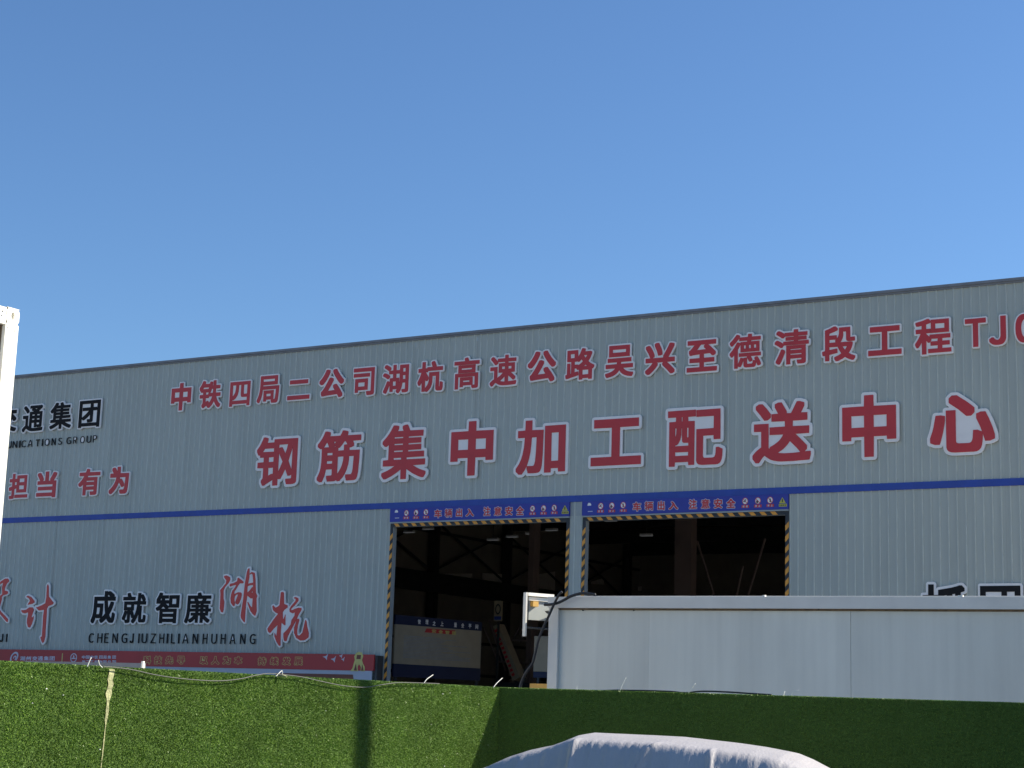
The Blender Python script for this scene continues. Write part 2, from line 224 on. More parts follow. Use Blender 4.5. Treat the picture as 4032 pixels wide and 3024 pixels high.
'兴': ([[739,110,790,110,843,140,845,194,817,228,750,295,655,382,845,386,844,490,687,492,753,599,835,749,836,804,770,823,718,822,686,752,643,670,559,535,558,494,555,491,290,491,341,517,341,570,316,631,267,721,222,787,172,787,121,765,120,713,185,605,207,560,234,492,118,490,117,386,296,382,263,339,221,294,174,253,111,204,111,152,157,112,211,112,255,145,317,201,358,243,418,319,419,372,399,383,561,384,565,382,538,366,539,315,656,202],[431,544,484,543,539,562,540,615,524,674,505,727,452,842,397,843,346,825,345,774,399,653]], [[730,74,793,73,805,76,867,111,876,122,881,136,882,198,876,216,845,252,749,347,852,348,870,358,881,376,882,492,873,514,862,523,848,527,754,528,815,633,871,739,873,807,870,819,863,829,847,841,778,860,717,860,698,854,685,839,638,739,575,630,559,687,535,753,506,818,476,871,455,880,392,880,326,857,315,847,309,833,309,765,364,639,396,528,379,528,378,578,364,616,307,728,266,792,248,815,227,824,166,824,113,804,96,793,87,783,83,769,85,701,136,618,180,529,109,527,96,521,85,510,79,491,81,375,91,357,109,348,220,347,167,295,87,234,79,224,73,207,73,151,76,138,83,127,133,83,146,76,211,74,230,80,312,145,395,229,452,302,456,316,456,347,501,347,502,308,510,291,626,179,713,84]]),
'至': ([[116,116,840,116,839,212,531,213,527,217,529,311,776,313,775,406,529,407,527,489,530,492,673,498,723,446,763,446,810,480,811,521,807,529,731,606,630,690,815,692,817,787,134,788,134,693,300,690,230,614,196,584,168,568,168,526,186,470,226,469,263,477,349,483,421,487,425,484,424,407,184,406,183,313,424,311,425,217,421,213,117,212],[362,581,362,584,455,692,555,691,528,670,528,630,575,589]], [[106,79,840,78,854,81,867,89,874,99,878,112,878,214,872,232,858,245,840,250,564,250,564,275,779,275,797,281,809,296,813,311,813,407,805,430,836,452,845,465,848,479,847,531,839,549,819,572,733,655,822,656,837,661,848,671,854,690,854,789,851,803,844,814,832,822,817,825,133,825,119,823,107,815,99,803,96,789,96,690,102,671,113,661,128,656,218,655,180,618,143,597,131,576,132,516,151,455,164,439,151,426,146,410,146,311,149,296,162,281,180,275,389,275,389,250,114,250,96,244,84,232,78,217,78,113,87,92]]),
'德': ([[230,122,308,121,312,167,347,148,377,148,404,193,440,282,443,171,453,148,470,137,502,131,679,133,696,139,709,154,718,176,727,228,742,201,760,157,792,157,834,176,835,204,826,226,790,297,758,345,728,345,690,330,689,298,709,263,681,274,653,273,647,224,637,208,628,205,539,205,526,209,521,221,521,330,544,296,569,249,601,248,640,265,642,268,641,297,606,360,832,361,834,431,830,435,335,435,335,361,514,360,517,359,519,336,445,334,440,323,401,338,370,337,350,283,331,243,313,215,311,214,310,220,310,514,370,613,373,453,800,453,802,665,614,666,611,668,611,673,614,687,616,688,828,689,829,763,629,764,630,822,573,826,544,825,538,770,535,764,356,764,353,765,358,774,356,803,310,823,281,824,216,747,171,701,128,665,127,633,152,593,157,590,183,590,215,615,275,673,339,746,342,689,525,687,521,666,375,666,372,664,370,648,322,664,292,664,246,586,216,543,176,495,123,440,123,407,156,360,186,361,224,402,229,402],[449,525,447,593,489,594,490,526],[562,525,561,593,606,594,606,526],[679,525,678,593,725,594,725,526]], [[220,86,319,85,335,94,346,110,381,111,395,115,405,123,415,137,439,111,457,101,481,96,683,96,714,107,737,127,757,120,799,120,848,140,862,151,871,171,871,214,850,262,818,322,840,324,854,330,866,342,870,359,869,444,859,462,839,472,839,653,858,665,867,688,866,768,862,780,854,791,843,798,830,800,668,800,666,833,660,844,651,853,633,860,579,863,539,863,520,855,508,838,502,800,395,800,388,823,367,839,319,860,273,860,252,850,188,770,148,731,99,688,92,677,89,664,90,628,96,611,132,560,148,553,174,552,146,518,90,459,86,442,86,400,92,387,132,331,149,324,192,323,192,118,201,98]]),
'清': ([[363,119,447,120,448,231,451,235,680,235,682,212,671,204,585,204,585,171,601,122,707,123,733,127,755,138,764,148,770,170,769,509,363,510],[192,129,229,131,287,252,336,369,336,408,293,439,257,437,200,308,143,198,143,162],[450,313,448,332,451,335,678,335,682,332,682,316,679,313],[450,412,448,429,451,432,678,432,682,429,682,414,679,412],[242,471,277,471,313,518,832,518,832,597,615,597,611,600,611,610,614,612,786,613,785,688,614,689,611,690,611,698,615,701,804,701,806,777,613,779,610,837,524,837,521,834,519,779,333,779,330,777,329,760,272,797,223,824,187,824,154,787,154,752,222,709,272,670,307,670,333,701,516,701,520,698,520,690,518,689,352,688,348,684,350,612,518,612,520,609,519,597,305,597,301,594,300,559,246,595,188,627,151,627,119,589,119,554,194,508]], [[353,83,450,82,462,85,472,91,480,102,485,116,485,198,548,198,548,162,566,108,576,94,593,85,689,84,740,90,774,105,796,128,807,166,807,481,837,481,852,486,865,499,870,518,870,598,868,610,861,621,850,630,824,634,824,669,838,683,843,701,842,784,837,799,825,810,807,815,648,815,645,850,638,862,626,871,611,874,521,874,502,869,490,857,484,842,484,815,331,815,317,813,235,860,186,862,173,859,162,852,123,807,117,790,117,749,120,737,128,725,198,680,253,638,267,633,292,633,273,622,200,663,146,665,134,661,124,654,84,602,82,551,90,530,171,479,218,442,166,323,108,211,106,198,107,151,120,132,177,95,192,92,230,92,242,95,261,112,325,245,325,113,334,94]]),
'段': ([[411,117,450,116,490,129,548,153,616,192,654,168,700,144,764,121,802,122,837,168,836,209,755,237,698,270,740,335,758,372,783,450,783,491,747,504,698,502,515,504,543,539,560,573,570,604,577,640,578,717,581,720,642,718,642,561,647,540,659,523,679,515,695,513,812,513,832,518,832,564,829,599,742,597,734,604,730,808,488,808,487,697,482,664,473,635,460,609,440,585,436,656,277,656,273,659,275,696,391,731,457,758,458,799,415,839,373,840,291,804,179,768,179,345,172,340,117,332,116,293,126,243,179,241,180,131,271,130,274,258,450,288,452,292,448,376,410,377,275,357,273,414,459,414,467,389,490,340,535,270,475,236,382,203,382,163],[613,343,580,387,566,413,659,414,640,376,617,343],[275,507,275,567,418,566,404,551,406,507]], [[401,80,454,79,482,87,560,118,615,148,658,123,723,95,758,85,809,85,822,89,831,97,871,153,874,167,874,211,871,223,864,234,849,244,793,262,752,281,775,321,805,390,820,441,820,476,849,484,866,502,869,516,869,566,865,610,859,621,850,630,832,636,769,635,769,812,762,830,747,842,732,846,487,846,469,840,437,868,426,875,370,877,263,834,164,804,153,795,145,784,142,769,142,375,100,367,89,359,81,346,79,290,90,231,98,218,109,209,122,205,142,204,142,126,147,112,157,100,177,93,272,93,295,100,303,109,308,120,310,226,361,235,350,223,345,211,346,154,380,96,390,86]]),
'工': ([[110,109,846,109,846,221,539,221,534,224,535,605,807,606,808,717,150,718,151,606,415,604,415,224,411,221,110,221]], [[100,73,847,72,860,74,872,81,880,92,884,106,884,222,879,240,866,253,847,258,571,258,571,569,809,569,829,575,840,588,846,605,845,720,842,733,836,743,823,752,808,755,149,755,136,753,124,746,116,735,112,721,112,605,116,589,128,575,148,569,379,569,379,258,108,258,89,252,78,241,72,224,72,107,80,86]]),
'程': ([[255,119,342,120,345,385,375,344,409,344,425,362,427,282,565,281,570,278,568,220,378,220,379,138,837,139,836,220,663,220,658,223,660,281,802,281,805,287,804,363,660,364,659,415,819,417,820,500,412,500,409,498,407,459,343,522,343,530,346,532,431,532,435,535,434,617,346,618,343,621,343,708,407,726,434,738,434,773,396,815,363,815,271,784,130,753,130,720,147,679,187,678,247,688,254,687,253,619,135,616,136,532,231,530,212,485,182,427,145,369,120,339,120,303,148,252,182,252,221,306,253,362],[429,364,428,369,441,386,444,416,569,415,568,364],[438,530,795,530,795,792,438,793],[524,612,524,711,707,709,705,612]], [[245,83,347,82,363,88,375,100,838,100,854,105,867,116,874,136,873,228,868,240,859,250,847,256,833,257,842,281,842,365,837,383,850,395,858,411,858,501,850,522,833,536,833,794,829,810,818,823,797,830,434,830,420,844,407,850,360,852,261,820,120,790,109,785,100,777,93,758,94,713,111,665,120,653,106,640,99,624,99,524,108,508,122,498,175,494,134,420,86,353,83,340,84,292,116,232,133,218,147,215,191,215,206,222,217,235,218,112,227,94]]),
'T': ([[319,112,454,113,455,720,661,723,660,845,111,843,112,723,318,720]], [[309,76,457,74,475,81,488,96,491,112,491,685,664,685,678,689,688,697,696,708,699,720,699,847,693,865,678,878,661,882,110,882,92,876,78,860,74,846,74,720,78,707,88,694,98,688,110,685,281,685,281,110,289,88]]),
'J': ([[293,112,346,111,396,118,445,137,461,148,488,173,514,220,527,266,530,310,529,845,396,843,395,363,393,332,385,300,370,270,347,250,321,239,310,239,275,253,258,265,238,287,222,311,174,311,113,268,113,216,134,184,157,160,188,138,218,124,262,114]], [[283,76,350,74,404,81,421,85,459,102,476,111,518,150,550,208,563,257,568,306,568,844,560,867,541,880,391,881,372,873,361,857,359,844,359,370,354,330,349,310,339,292,327,282,315,277,307,279,281,295,252,334,238,345,224,348,170,349,151,343,93,301,83,291,77,280,76,216,78,203,103,163,132,133,170,106,206,89,247,79]]),
'0': ([[315,112,365,111,422,120,477,151,515,196,545,261,566,351,567,370,572,449,572,512,566,609,546,696,516,760,475,807,426,835,365,845,317,845,260,836,207,806,167,760,137,697,118,608,111,508,111,454,118,351,138,261,167,197,207,150,257,122],[336,234,301,257,275,296,255,356,244,426,242,480,245,546,255,604,274,661,303,703,332,723,342,725,353,722,382,701,409,661,428,605,439,535,442,477,438,414,428,355,407,295,382,257,352,236]], [[306,76,370,74,431,84,449,91,500,122,545,173,556,193,582,253,602,347,609,445,609,518,602,615,581,710,548,780,498,837,440,870,370,882,313,882,251,872,184,836,143,790,130,772,101,707,81,613,74,510,74,450,81,347,104,246,135,177,184,120,245,86]]),
'钢': ([[418,120,501,121,502,218,515,211,549,213,581,266,626,356,670,254,704,253,733,268,736,266,736,223,730,214,638,211,637,181,655,131,732,130,765,133,797,141,813,157,819,170,821,193,820,798,420,799,417,795,415,754,300,753,297,757,308,787,307,822,257,836,225,834,211,796,182,738,163,708,120,655,120,625,149,572,178,570,180,538,245,536,245,470,142,467,141,386,245,382,245,246,239,226,216,202,217,173,241,126,273,126,305,147,415,205],[333,268,332,383,415,383,416,294,385,292],[504,320,504,593,574,464,533,371],[734,339,673,472,735,672],[333,468,333,536,414,539,414,618,228,620,225,623,255,667,415,667,416,470],[615,582,559,675,528,676,502,665,503,715,654,715,633,633],[732,713,726,715,734,716,735,713]], [[408,84,504,83,524,90,533,100,538,114,539,174,556,175,572,183,603,229,600,212,602,168,623,112,631,101,643,95,737,93,788,99,824,115,846,138,854,160,858,188,858,798,853,817,839,830,820,836,415,835,400,831,387,820,381,807,380,790,345,790,343,832,337,844,327,853,265,872,218,872,204,866,194,856,176,809,150,758,129,724,88,674,83,657,83,620,86,608,119,549,129,540,142,534,148,518,161,505,127,502,115,494,107,481,104,467,106,372,117,357,133,348,208,347,207,247,186,227,180,206,181,163,208,108,218,96,232,89,281,89,380,144,380,117,383,104,393,91]]),
'筋': ([[173,120,210,120,225,143,252,204,273,293,277,295,367,295,371,292,372,222,369,211,347,208,284,207,284,173,301,124,402,125,424,129,446,139,465,123,500,124,554,178,591,235,614,287,632,353,640,417,640,456,641,467,644,469,718,467,710,293,700,238,690,218,678,213,594,214,593,180,603,154,608,129,623,126,729,128,754,134,769,144,784,171,797,247,806,396,810,552,643,555,641,588,644,591,664,591,711,610,712,644,694,684,822,685,823,765,604,766,611,789,610,823,552,837,521,837,507,802,486,766,319,766,316,769,323,788,321,824,271,837,237,837,206,770,189,740,165,707,120,654,122,619,166,590,190,590,192,586,192,402,184,319,172,272,158,236,130,183,131,149],[459,229,458,467,550,469,552,452,546,401,531,346,509,295,476,244],[282,376,280,386,283,414,371,412,370,376],[283,496,283,529,371,528,370,496],[460,555,459,592,482,595,519,634,556,683,576,684,605,638,554,635,552,556],[223,611,270,680,273,682,296,638,305,611],[400,611,400,624,417,613],[396,651,383,684,422,684,399,661]], [[164,84,211,83,226,87,240,98,260,129,265,110,273,99,286,90,301,87,389,87,439,95,459,86,506,86,523,94,568,139,572,117,581,103,595,93,616,89,715,89,744,92,772,101,799,122,820,160,834,242,843,392,847,558,838,578,822,589,744,591,749,606,749,648,830,649,846,655,856,668,860,684,860,768,857,782,849,792,838,800,825,803,648,803,646,833,634,852,619,860,560,874,516,874,499,867,488,854,464,803,360,803,358,833,346,852,332,860,281,873,232,874,221,871,210,863,157,760,120,710,90,679,83,659,83,616,90,599,100,588,156,554,156,409,147,326,136,281,121,243,94,196,93,144,98,131,108,119]]),
'集': ([[435,120,520,121,522,251,579,216,628,189,720,149,767,134,800,134,834,178,833,212,744,239,685,264,628,293,819,296,820,373,525,374,521,377,521,395,524,398,799,399,798,474,545,474,541,477,541,490,544,492,749,493,748,564,545,564,541,569,541,578,544,580,745,580,746,650,544,651,541,653,541,664,545,667,775,667,777,743,562,745,535,799,521,822,516,824,487,823,440,809,439,778,454,745,365,745,363,748,380,779,379,812,329,822,293,822,251,754,224,718,192,681,121,615,122,584,161,550,194,550,221,573,224,571,224,376,140,373,139,298,143,295,330,293,282,267,221,239,123,207,121,173,157,128,190,128,290,167,377,213,432,249],[312,375,311,395,315,398,430,398,434,395,434,377,431,374],[313,475,311,489,315,492,451,492,455,489,455,476,452,474],[313,565,311,576,315,580,451,580,455,576,455,566,452,564],[313,651,311,664,315,667,451,667,455,664,455,653,452,651]], [[425,84,522,83,542,90,552,100,557,114,558,184,655,135,708,114,764,97,804,97,820,103,832,113,867,160,872,174,872,211,866,231,848,246,805,258,828,259,843,266,854,280,858,296,858,379,850,396,837,407,835,486,828,498,817,507,804,511,787,511,784,630,803,641,813,659,813,752,802,772,782,781,586,782,551,844,540,855,528,860,477,860,428,846,411,833,396,846,371,852,332,859,285,859,272,853,261,843,222,778,188,733,137,678,95,643,86,626,85,579,94,559,144,516,157,513,187,512,187,411,129,410,114,401,105,389,102,373,102,295,105,281,113,269,126,261,163,258,110,242,93,230,85,211,85,164,92,149,136,97,152,91,191,90,242,106,300,130,397,181,399,110,409,94]]),
'加': ([[158,117,203,118,245,174,280,247,305,330,321,420,331,518,335,605,339,609,404,610,407,606,402,422,393,293,384,250,376,235,370,229,361,226,272,228,273,187,285,156,289,132,312,129,406,129,434,133,451,140,467,154,481,186,489,226,499,371,505,705,339,708,337,841,242,840,239,708,134,705,135,610,233,610,236,606,226,477,207,380,188,317,159,256,115,196,116,155,138,137],[526,128,619,128,621,180,625,183,723,182,727,134,823,136,822,757,525,755],[623,280,621,658,723,659,724,282]], [[149,80,203,79,215,82,231,92,252,121,266,101,287,93,427,93,457,102,476,112,487,123,498,103,516,91,625,91,641,97,653,109,657,123,658,146,688,146,689,127,694,114,704,103,718,98,825,97,839,100,850,108,858,120,860,134,860,757,857,772,849,783,838,791,824,794,522,794,506,789,494,778,488,764,487,744,376,744,376,846,371,859,361,870,341,878,241,878,227,875,215,867,208,857,205,844,203,744,122,742,104,729,97,709,97,608,104,588,114,578,128,573,198,571,188,476,174,399,156,339,125,272,84,217,78,201,78,152,83,136,134,88]]),
'配': ([[140,120,216,120,218,168,221,171,390,171,393,168,395,131,471,133,472,670,469,673,388,674,387,723,390,727,487,728,486,811,120,809,121,728,224,727,228,723,226,674,142,673,139,670],[572,126,748,125,774,128,795,138,803,146,814,160,824,187,832,232,836,312,783,338,751,336,747,270,742,240,734,221,724,214,704,210,606,211,590,218,583,235,584,482,719,483,722,432,807,434,805,806,493,804,495,720,717,720,721,717,720,570,496,568,497,182,504,158,517,141,532,132],[220,250,220,295,393,293,391,250],[220,371,219,382,242,383,259,401,276,427,286,450,299,508,300,589,307,592,309,445,313,422,322,412,335,408,392,407,393,372],[380,472,374,479,374,589,376,592,390,592,393,588,393,477,390,474],[218,486,218,589,220,592,232,592,235,588,232,524,225,496],[303,674,301,724,303,727,310,727,313,724,313,677,311,674]], [[130,84,217,83,231,86,242,93,251,104,255,134,356,134,358,120,364,108,375,99,389,95,475,94,489,99,500,107,523,96,571,88,752,88,779,91,814,106,832,121,845,138,852,154,861,178,868,216,873,276,873,313,867,333,854,346,795,373,752,375,739,373,724,363,715,347,706,248,620,248,620,446,684,446,685,426,690,412,701,400,717,395,813,395,829,402,840,415,844,432,844,807,840,822,832,833,822,840,808,843,506,843,487,848,119,848,104,844,93,836,83,814,83,724,90,705,107,693,102,673,102,119,110,97]]),
'送': ([[156,118,197,118,243,181,266,203,316,167,343,152,386,138,440,129,480,126,624,126,823,134,840,194,839,233,797,234,766,231,793,261,793,302,725,372,653,440,819,442,821,530,621,532,617,535,619,595,798,598,798,685,719,688,760,762,760,803,707,821,668,820,615,717,598,688,593,686,544,687,542,714,480,818,439,819,395,800,395,760,436,688,353,685,353,598,520,595,522,536,516,532,330,531,331,442,500,440,486,414,457,377,431,355,390,327,335,300,331,282,318,293,317,576,134,576,134,487,222,486,225,482,225,301,173,266,133,228,116,207,117,168],[512,220,456,225,436,231,500,270,526,293,554,322,583,360,665,280,710,228,698,225,628,221],[261,615,301,615,344,644,345,687,294,753,240,811,196,812,156,787,156,747,211,683]], [[146,82,200,81,216,86,226,94,270,154,296,135,331,117,377,102,436,92,476,89,628,89,797,94,830,97,852,110,859,123,864,149,876,187,875,246,868,257,858,266,847,270,830,271,830,306,825,322,744,405,832,407,850,419,858,439,857,540,846,559,824,569,832,580,835,593,835,693,828,708,817,718,804,722,783,723,795,748,798,762,797,810,793,822,784,832,770,840,714,858,665,858,650,854,634,838,578,726,511,839,501,849,487,855,429,854,383,837,366,825,358,805,357,758,361,744,373,723,365,724,288,815,262,840,251,847,186,848,138,821,127,811,118,789,118,745,121,732,216,615,124,612,106,601,97,581,97,484,103,465,114,455,127,449,188,449,188,323,150,296,105,252,85,228,80,212,79,166,84,151,125,96]]),
'心': ([[393,109,603,109,640,113,665,124,687,148,700,183,708,238,713,321,738,233,792,233,847,256,847,310,824,395,784,505,747,589,693,589,641,568,641,512,680,420,704,351,683,357,658,371,605,371,597,273,590,246,580,228,565,219,545,216,439,218,417,225,411,235,408,248,408,624,296,625,297,172,305,146,320,127,349,114],[164,212,220,212,231,242,260,355,279,460,285,505,285,556,282,560,236,570,177,568,151,426,137,372,110,291,111,235],[529,546,583,546,603,565,624,589,624,643,599,668,536,722,425,805,367,805,331,770,331,715,439,631]], [[383,73,605,72,653,78,688,94,717,126,734,170,739,195,799,196,838,211,871,227,881,240,884,253,884,315,871,369,827,500,778,610,765,621,749,626,688,626,661,618,661,646,658,659,624,696,559,752,479,813,442,838,426,843,366,843,352,840,326,819,297,787,293,772,296,703,308,685,337,663,291,662,273,655,260,636,257,603,240,606,172,606,157,600,145,589,139,571,114,431,101,381,73,296,74,228,79,214,88,204,156,175,220,174,232,177,243,183,252,193,258,207,260,166,266,143,272,127,287,106,299,96,322,83,353,75]]),
'交': ([[146,112,194,111,311,147,406,189,470,228,540,185,633,147,743,118,795,119,828,167,827,218,772,229,677,258,614,286,567,313,604,362,627,399,660,472,667,469,719,416,768,416,813,452,812,504,760,554,667,630,809,633,809,735,541,736,539,750,517,795,487,842,480,845,436,845,385,827,384,777,406,740,405,736,128,735,128,633,283,630,221,572,181,542,130,510,129,459,172,419,220,418,286,464,320,396,376,315,363,304,329,285,273,259,222,240,114,212,113,161],[470,395,428,449,386,529,363,532,414,589,415,631,530,632,531,579,586,536,554,532,539,496,509,442,489,415]], [[136,76,201,75,262,91,372,131,425,156,470,183,512,158,568,131,678,94,740,80,799,81,820,91,859,146,865,158,865,222,857,242,839,254,780,266,693,292,623,323,674,408,692,387,707,380,774,379,795,390,834,421,847,436,850,452,850,505,847,519,800,568,770,595,822,597,836,606,844,619,847,631,847,738,844,750,836,762,824,770,810,773,570,773,549,814,517,866,502,878,485,882,427,881,375,863,361,856,352,845,348,833,347,773,126,773,112,770,100,762,92,750,89,737,89,631,94,615,104,603,119,596,188,595,157,571,107,540,98,530,92,511,92,456,96,442,102,432,147,390,164,382,231,382,272,406,288,376,321,325,261,295,212,277,101,247,83,233,76,213,78,148,117,88]]),
'通': ([[154,122,188,122,239,183,257,200,270,207,323,170,352,155,412,138,451,133,490,130,625,130,819,138,836,192,834,224,575,210,482,213,452,217,428,223,441,224,443,227,443,341,446,345,534,344,536,227,616,228,617,341,620,345,708,345,712,342,712,308,707,300,625,299,625,268,641,223,744,224,773,230,790,243,797,268,797,635,701,637,680,650,752,699,795,736,795,772,760,797,733,797,715,794,360,792,360,720,441,718,423,699,424,667,490,638,358,635,356,255,312,286,311,544,124,544,125,461,223,460,226,457,226,286,173,250,120,197,120,166],[445,422,445,455,534,454,532,422],[619,422,619,455,712,454,710,422],[445,530,445,562,534,560,532,530],[619,530,619,562,712,560,710,530],[263,603,297,602,330,631,336,639,336,671,285,726,215,788,208,791,177,790,140,760,140,728,225,646],[578,696,530,718,618,718,589,699]], [[145,86,191,84,208,90,271,162,303,139,340,120,404,102,447,96,486,93,629,93,793,98,825,101,838,106,848,114,856,127,872,182,873,224,870,238,862,250,850,258,834,262,834,641,829,657,817,668,803,673,780,674,823,711,832,727,834,777,829,789,820,800,783,829,765,834,728,834,710,830,355,830,336,822,324,805,322,742,238,817,218,827,176,828,163,825,149,817,113,786,106,775,103,763,103,724,108,709,196,623,231,583,117,582,98,571,87,551,87,459,95,437,106,429,119,424,190,424,190,308,151,280,122,254,90,221,83,203,83,163,87,148,124,99]]),
'团': ([[120,119,212,119,214,149,220,151,703,151,706,148,708,119,802,120,801,837,119,836],[216,240,214,747,483,747,481,651,231,650,232,563,433,561,393,518,352,481,303,442,222,390,220,356,221,351,256,315,293,315,380,371,482,457,483,353,481,342,472,338,392,338,390,305,410,251,487,250,521,253,545,259,562,270,571,287,574,305,575,562,691,563,695,566,693,650,575,652,575,747,705,748,705,241]], [[110,83,222,83,241,94,251,114,669,114,673,102,681,91,693,84,705,82,805,82,818,85,829,94,837,106,839,119,839,837,836,852,827,864,815,872,802,874,119,874,104,871,92,862,84,850,82,837,82,118,90,96]]),
'担': ([[158,117,270,119,298,126,315,139,321,151,325,170,326,391,397,414,404,415,405,412,407,289,784,290,784,780,407,781,405,686,329,685,325,689,325,832,232,832,231,686,128,685,125,681,126,593,227,592,231,589,230,472,118,441,116,439,116,402,134,347,172,347,228,363,231,361,231,222,229,212,220,208,140,206,140,167],[351,142,838,141,840,231,352,232],[501,381,500,490,689,489,688,381],[326,500,326,591,404,591,405,512,369,510],[501,582,500,688,689,687,688,583]], [[147,80,235,79,276,82,312,91,336,107,351,104,839,104,854,108,867,117,874,127,877,139,875,245,867,258,854,266,817,270,822,290,822,780,819,795,809,808,798,815,785,818,399,817,381,808,371,793,369,721,362,721,362,837,358,850,349,862,327,870,231,870,216,867,204,858,198,848,195,836,194,721,113,720,96,707,88,687,88,590,97,569,107,560,120,555,194,555,193,500,100,475,86,462,80,445,80,393,98,335,105,322,116,314,129,310,176,310,194,313,194,245,128,242,113,232,104,214,105,153,124,98,134,87]]),
'当': ([[614,113,715,112,720,116,720,579,634,583,687,670,728,747,728,797,669,817,621,816,579,724,527,633,527,588,530,583,525,581,476,583,474,843,367,842,367,585,363,581,288,581,314,596,314,643,276,720,216,809,166,810,119,791,118,743,172,658,208,583,128,580,129,479,609,478,613,475,613,421,610,418,154,418,153,318,610,317,613,313,613,253,609,249,114,249,113,146,610,145,613,142]], [[604,77,727,76,745,86,756,106,756,584,751,600,739,612,727,617,700,619,764,738,765,799,759,818,742,832,678,853,619,854,603,849,588,834,558,765,512,681,512,848,504,867,487,879,365,880,351,877,339,868,333,858,330,846,330,700,267,804,245,833,233,842,217,847,158,846,97,821,86,810,81,797,81,734,151,618,124,618,110,613,97,601,91,585,91,474,94,462,102,452,124,441,116,420,116,316,120,300,132,286,109,286,97,282,85,273,77,260,76,144,82,124,96,112,112,108,576,108,586,88]]),
'有': ([[275,114,373,115,374,257,377,261,638,261,640,223,631,214,516,213,516,170,534,117,581,115,677,118,709,124,727,136,734,147,740,168,739,606,406,609,423,646,427,648,825,649,826,745,466,746,465,749,475,780,475,828,420,842,381,842,374,839,355,778,341,746,132,745,132,649,294,646,262,595,200,518,166,484,114,441,114,399,151,357,197,357,273,420],[376,354,374,385,377,388,635,388,640,385,640,357,636,354],[376,481,374,509,377,512,635,512,640,509,640,484,636,480]], [[265,78,376,77,390,80,400,88,408,99,411,112,411,224,480,224,480,158,500,99,510,88,522,80,585,78,683,81,724,90,740,99,755,111,769,133,777,164,776,610,837,613,852,621,861,634,864,648,864,748,860,762,851,774,840,780,828,783,512,783,511,837,506,849,495,860,484,865,427,879,376,879,357,874,343,860,316,783,129,783,116,779,103,770,96,758,94,745,94,646,103,625,114,616,128,612,227,611,203,578,170,539,83,464,77,446,78,390,84,376,120,333,138,321,204,320,216,325,237,340,237,110,246,90]]),
'为': ([[574,109,661,109,708,114,720,119,735,129,748,142,760,166,772,208,787,342,800,586,800,665,489,668,487,847,377,846,375,718,332,781,292,827,237,827,193,808,190,804,191,750,250,669,130,667,129,557,352,556,356,552,332,474,322,452,299,404,252,336,188,269,110,210,110,153,153,113,207,113,287,174,357,247,399,310,412,331,452,427,499,367,545,293,601,293,648,318,649,376,606,441,546,516,490,518,475,512,473,515,482,555,679,556,682,551,680,495,667,333,660,285,648,246,639,231,623,221,554,225,491,223,491,171,504,141,510,112]], [[565,73,690,73,732,83,755,97,775,116,795,151,809,201,824,337,837,583,837,668,832,684,819,698,802,704,526,704,526,853,516,872,498,883,377,884,365,882,352,875,343,863,340,850,340,830,315,857,295,864,228,864,173,840,161,829,154,815,153,749,158,732,180,704,120,703,107,697,96,684,92,667,92,555,95,541,107,526,126,519,307,518,297,486,267,424,221,357,166,299,88,240,79,230,73,210,73,151,77,136,128,86,141,78,210,76,227,80,317,150,385,223,442,307,464,352,512,274,524,262,478,260,464,250,455,236,454,164,469,128,475,99,484,84,500,76]]),
'成': ([[163,117,204,118,233,172,253,227,265,269,277,230,413,231,383,211,383,172,424,126,465,127,528,170,588,220,616,180,636,158,658,142,680,132,704,128,757,128,775,130,795,141,811,162,823,193,837,287,837,330,813,342,790,359,750,359,743,282,738,255,728,233,718,238,700,255,682,282,668,312,712,381,753,462,786,548,785,589,733,603,691,602,654,507,625,453,611,521,598,618,603,621,829,621,830,713,792,715,791,752,788,756,730,797,683,825,657,837,619,837,590,809,588,838,583,840,491,839,491,715,185,714,184,455,175,359,160,288,143,243,118,193,118,153],[452,256,460,290,467,362,471,561,283,563,283,620,499,619,517,460,543,339,505,298],[341,320,273,325,279,379,283,471,375,470,373,395,367,342,357,324],[594,715,591,724,591,759,661,717]], [[154,80,207,80,228,89,261,144,282,193,346,192,347,164,353,149,397,99,416,90,466,89,480,92,531,126,580,164,611,130,631,114,677,94,700,90,764,91,789,96,820,113,843,142,860,183,869,232,874,282,874,337,869,350,860,359,833,374,808,392,794,396,763,396,800,477,821,536,823,584,838,585,850,590,860,599,867,611,868,717,865,729,858,740,844,749,828,752,826,764,820,775,792,800,701,857,664,874,605,872,588,877,489,877,476,874,466,867,457,856,454,843,455,752,183,752,170,749,159,742,150,730,147,717,147,461,137,357,125,302,108,256,84,211,80,196,81,149,86,133,139,88]]),
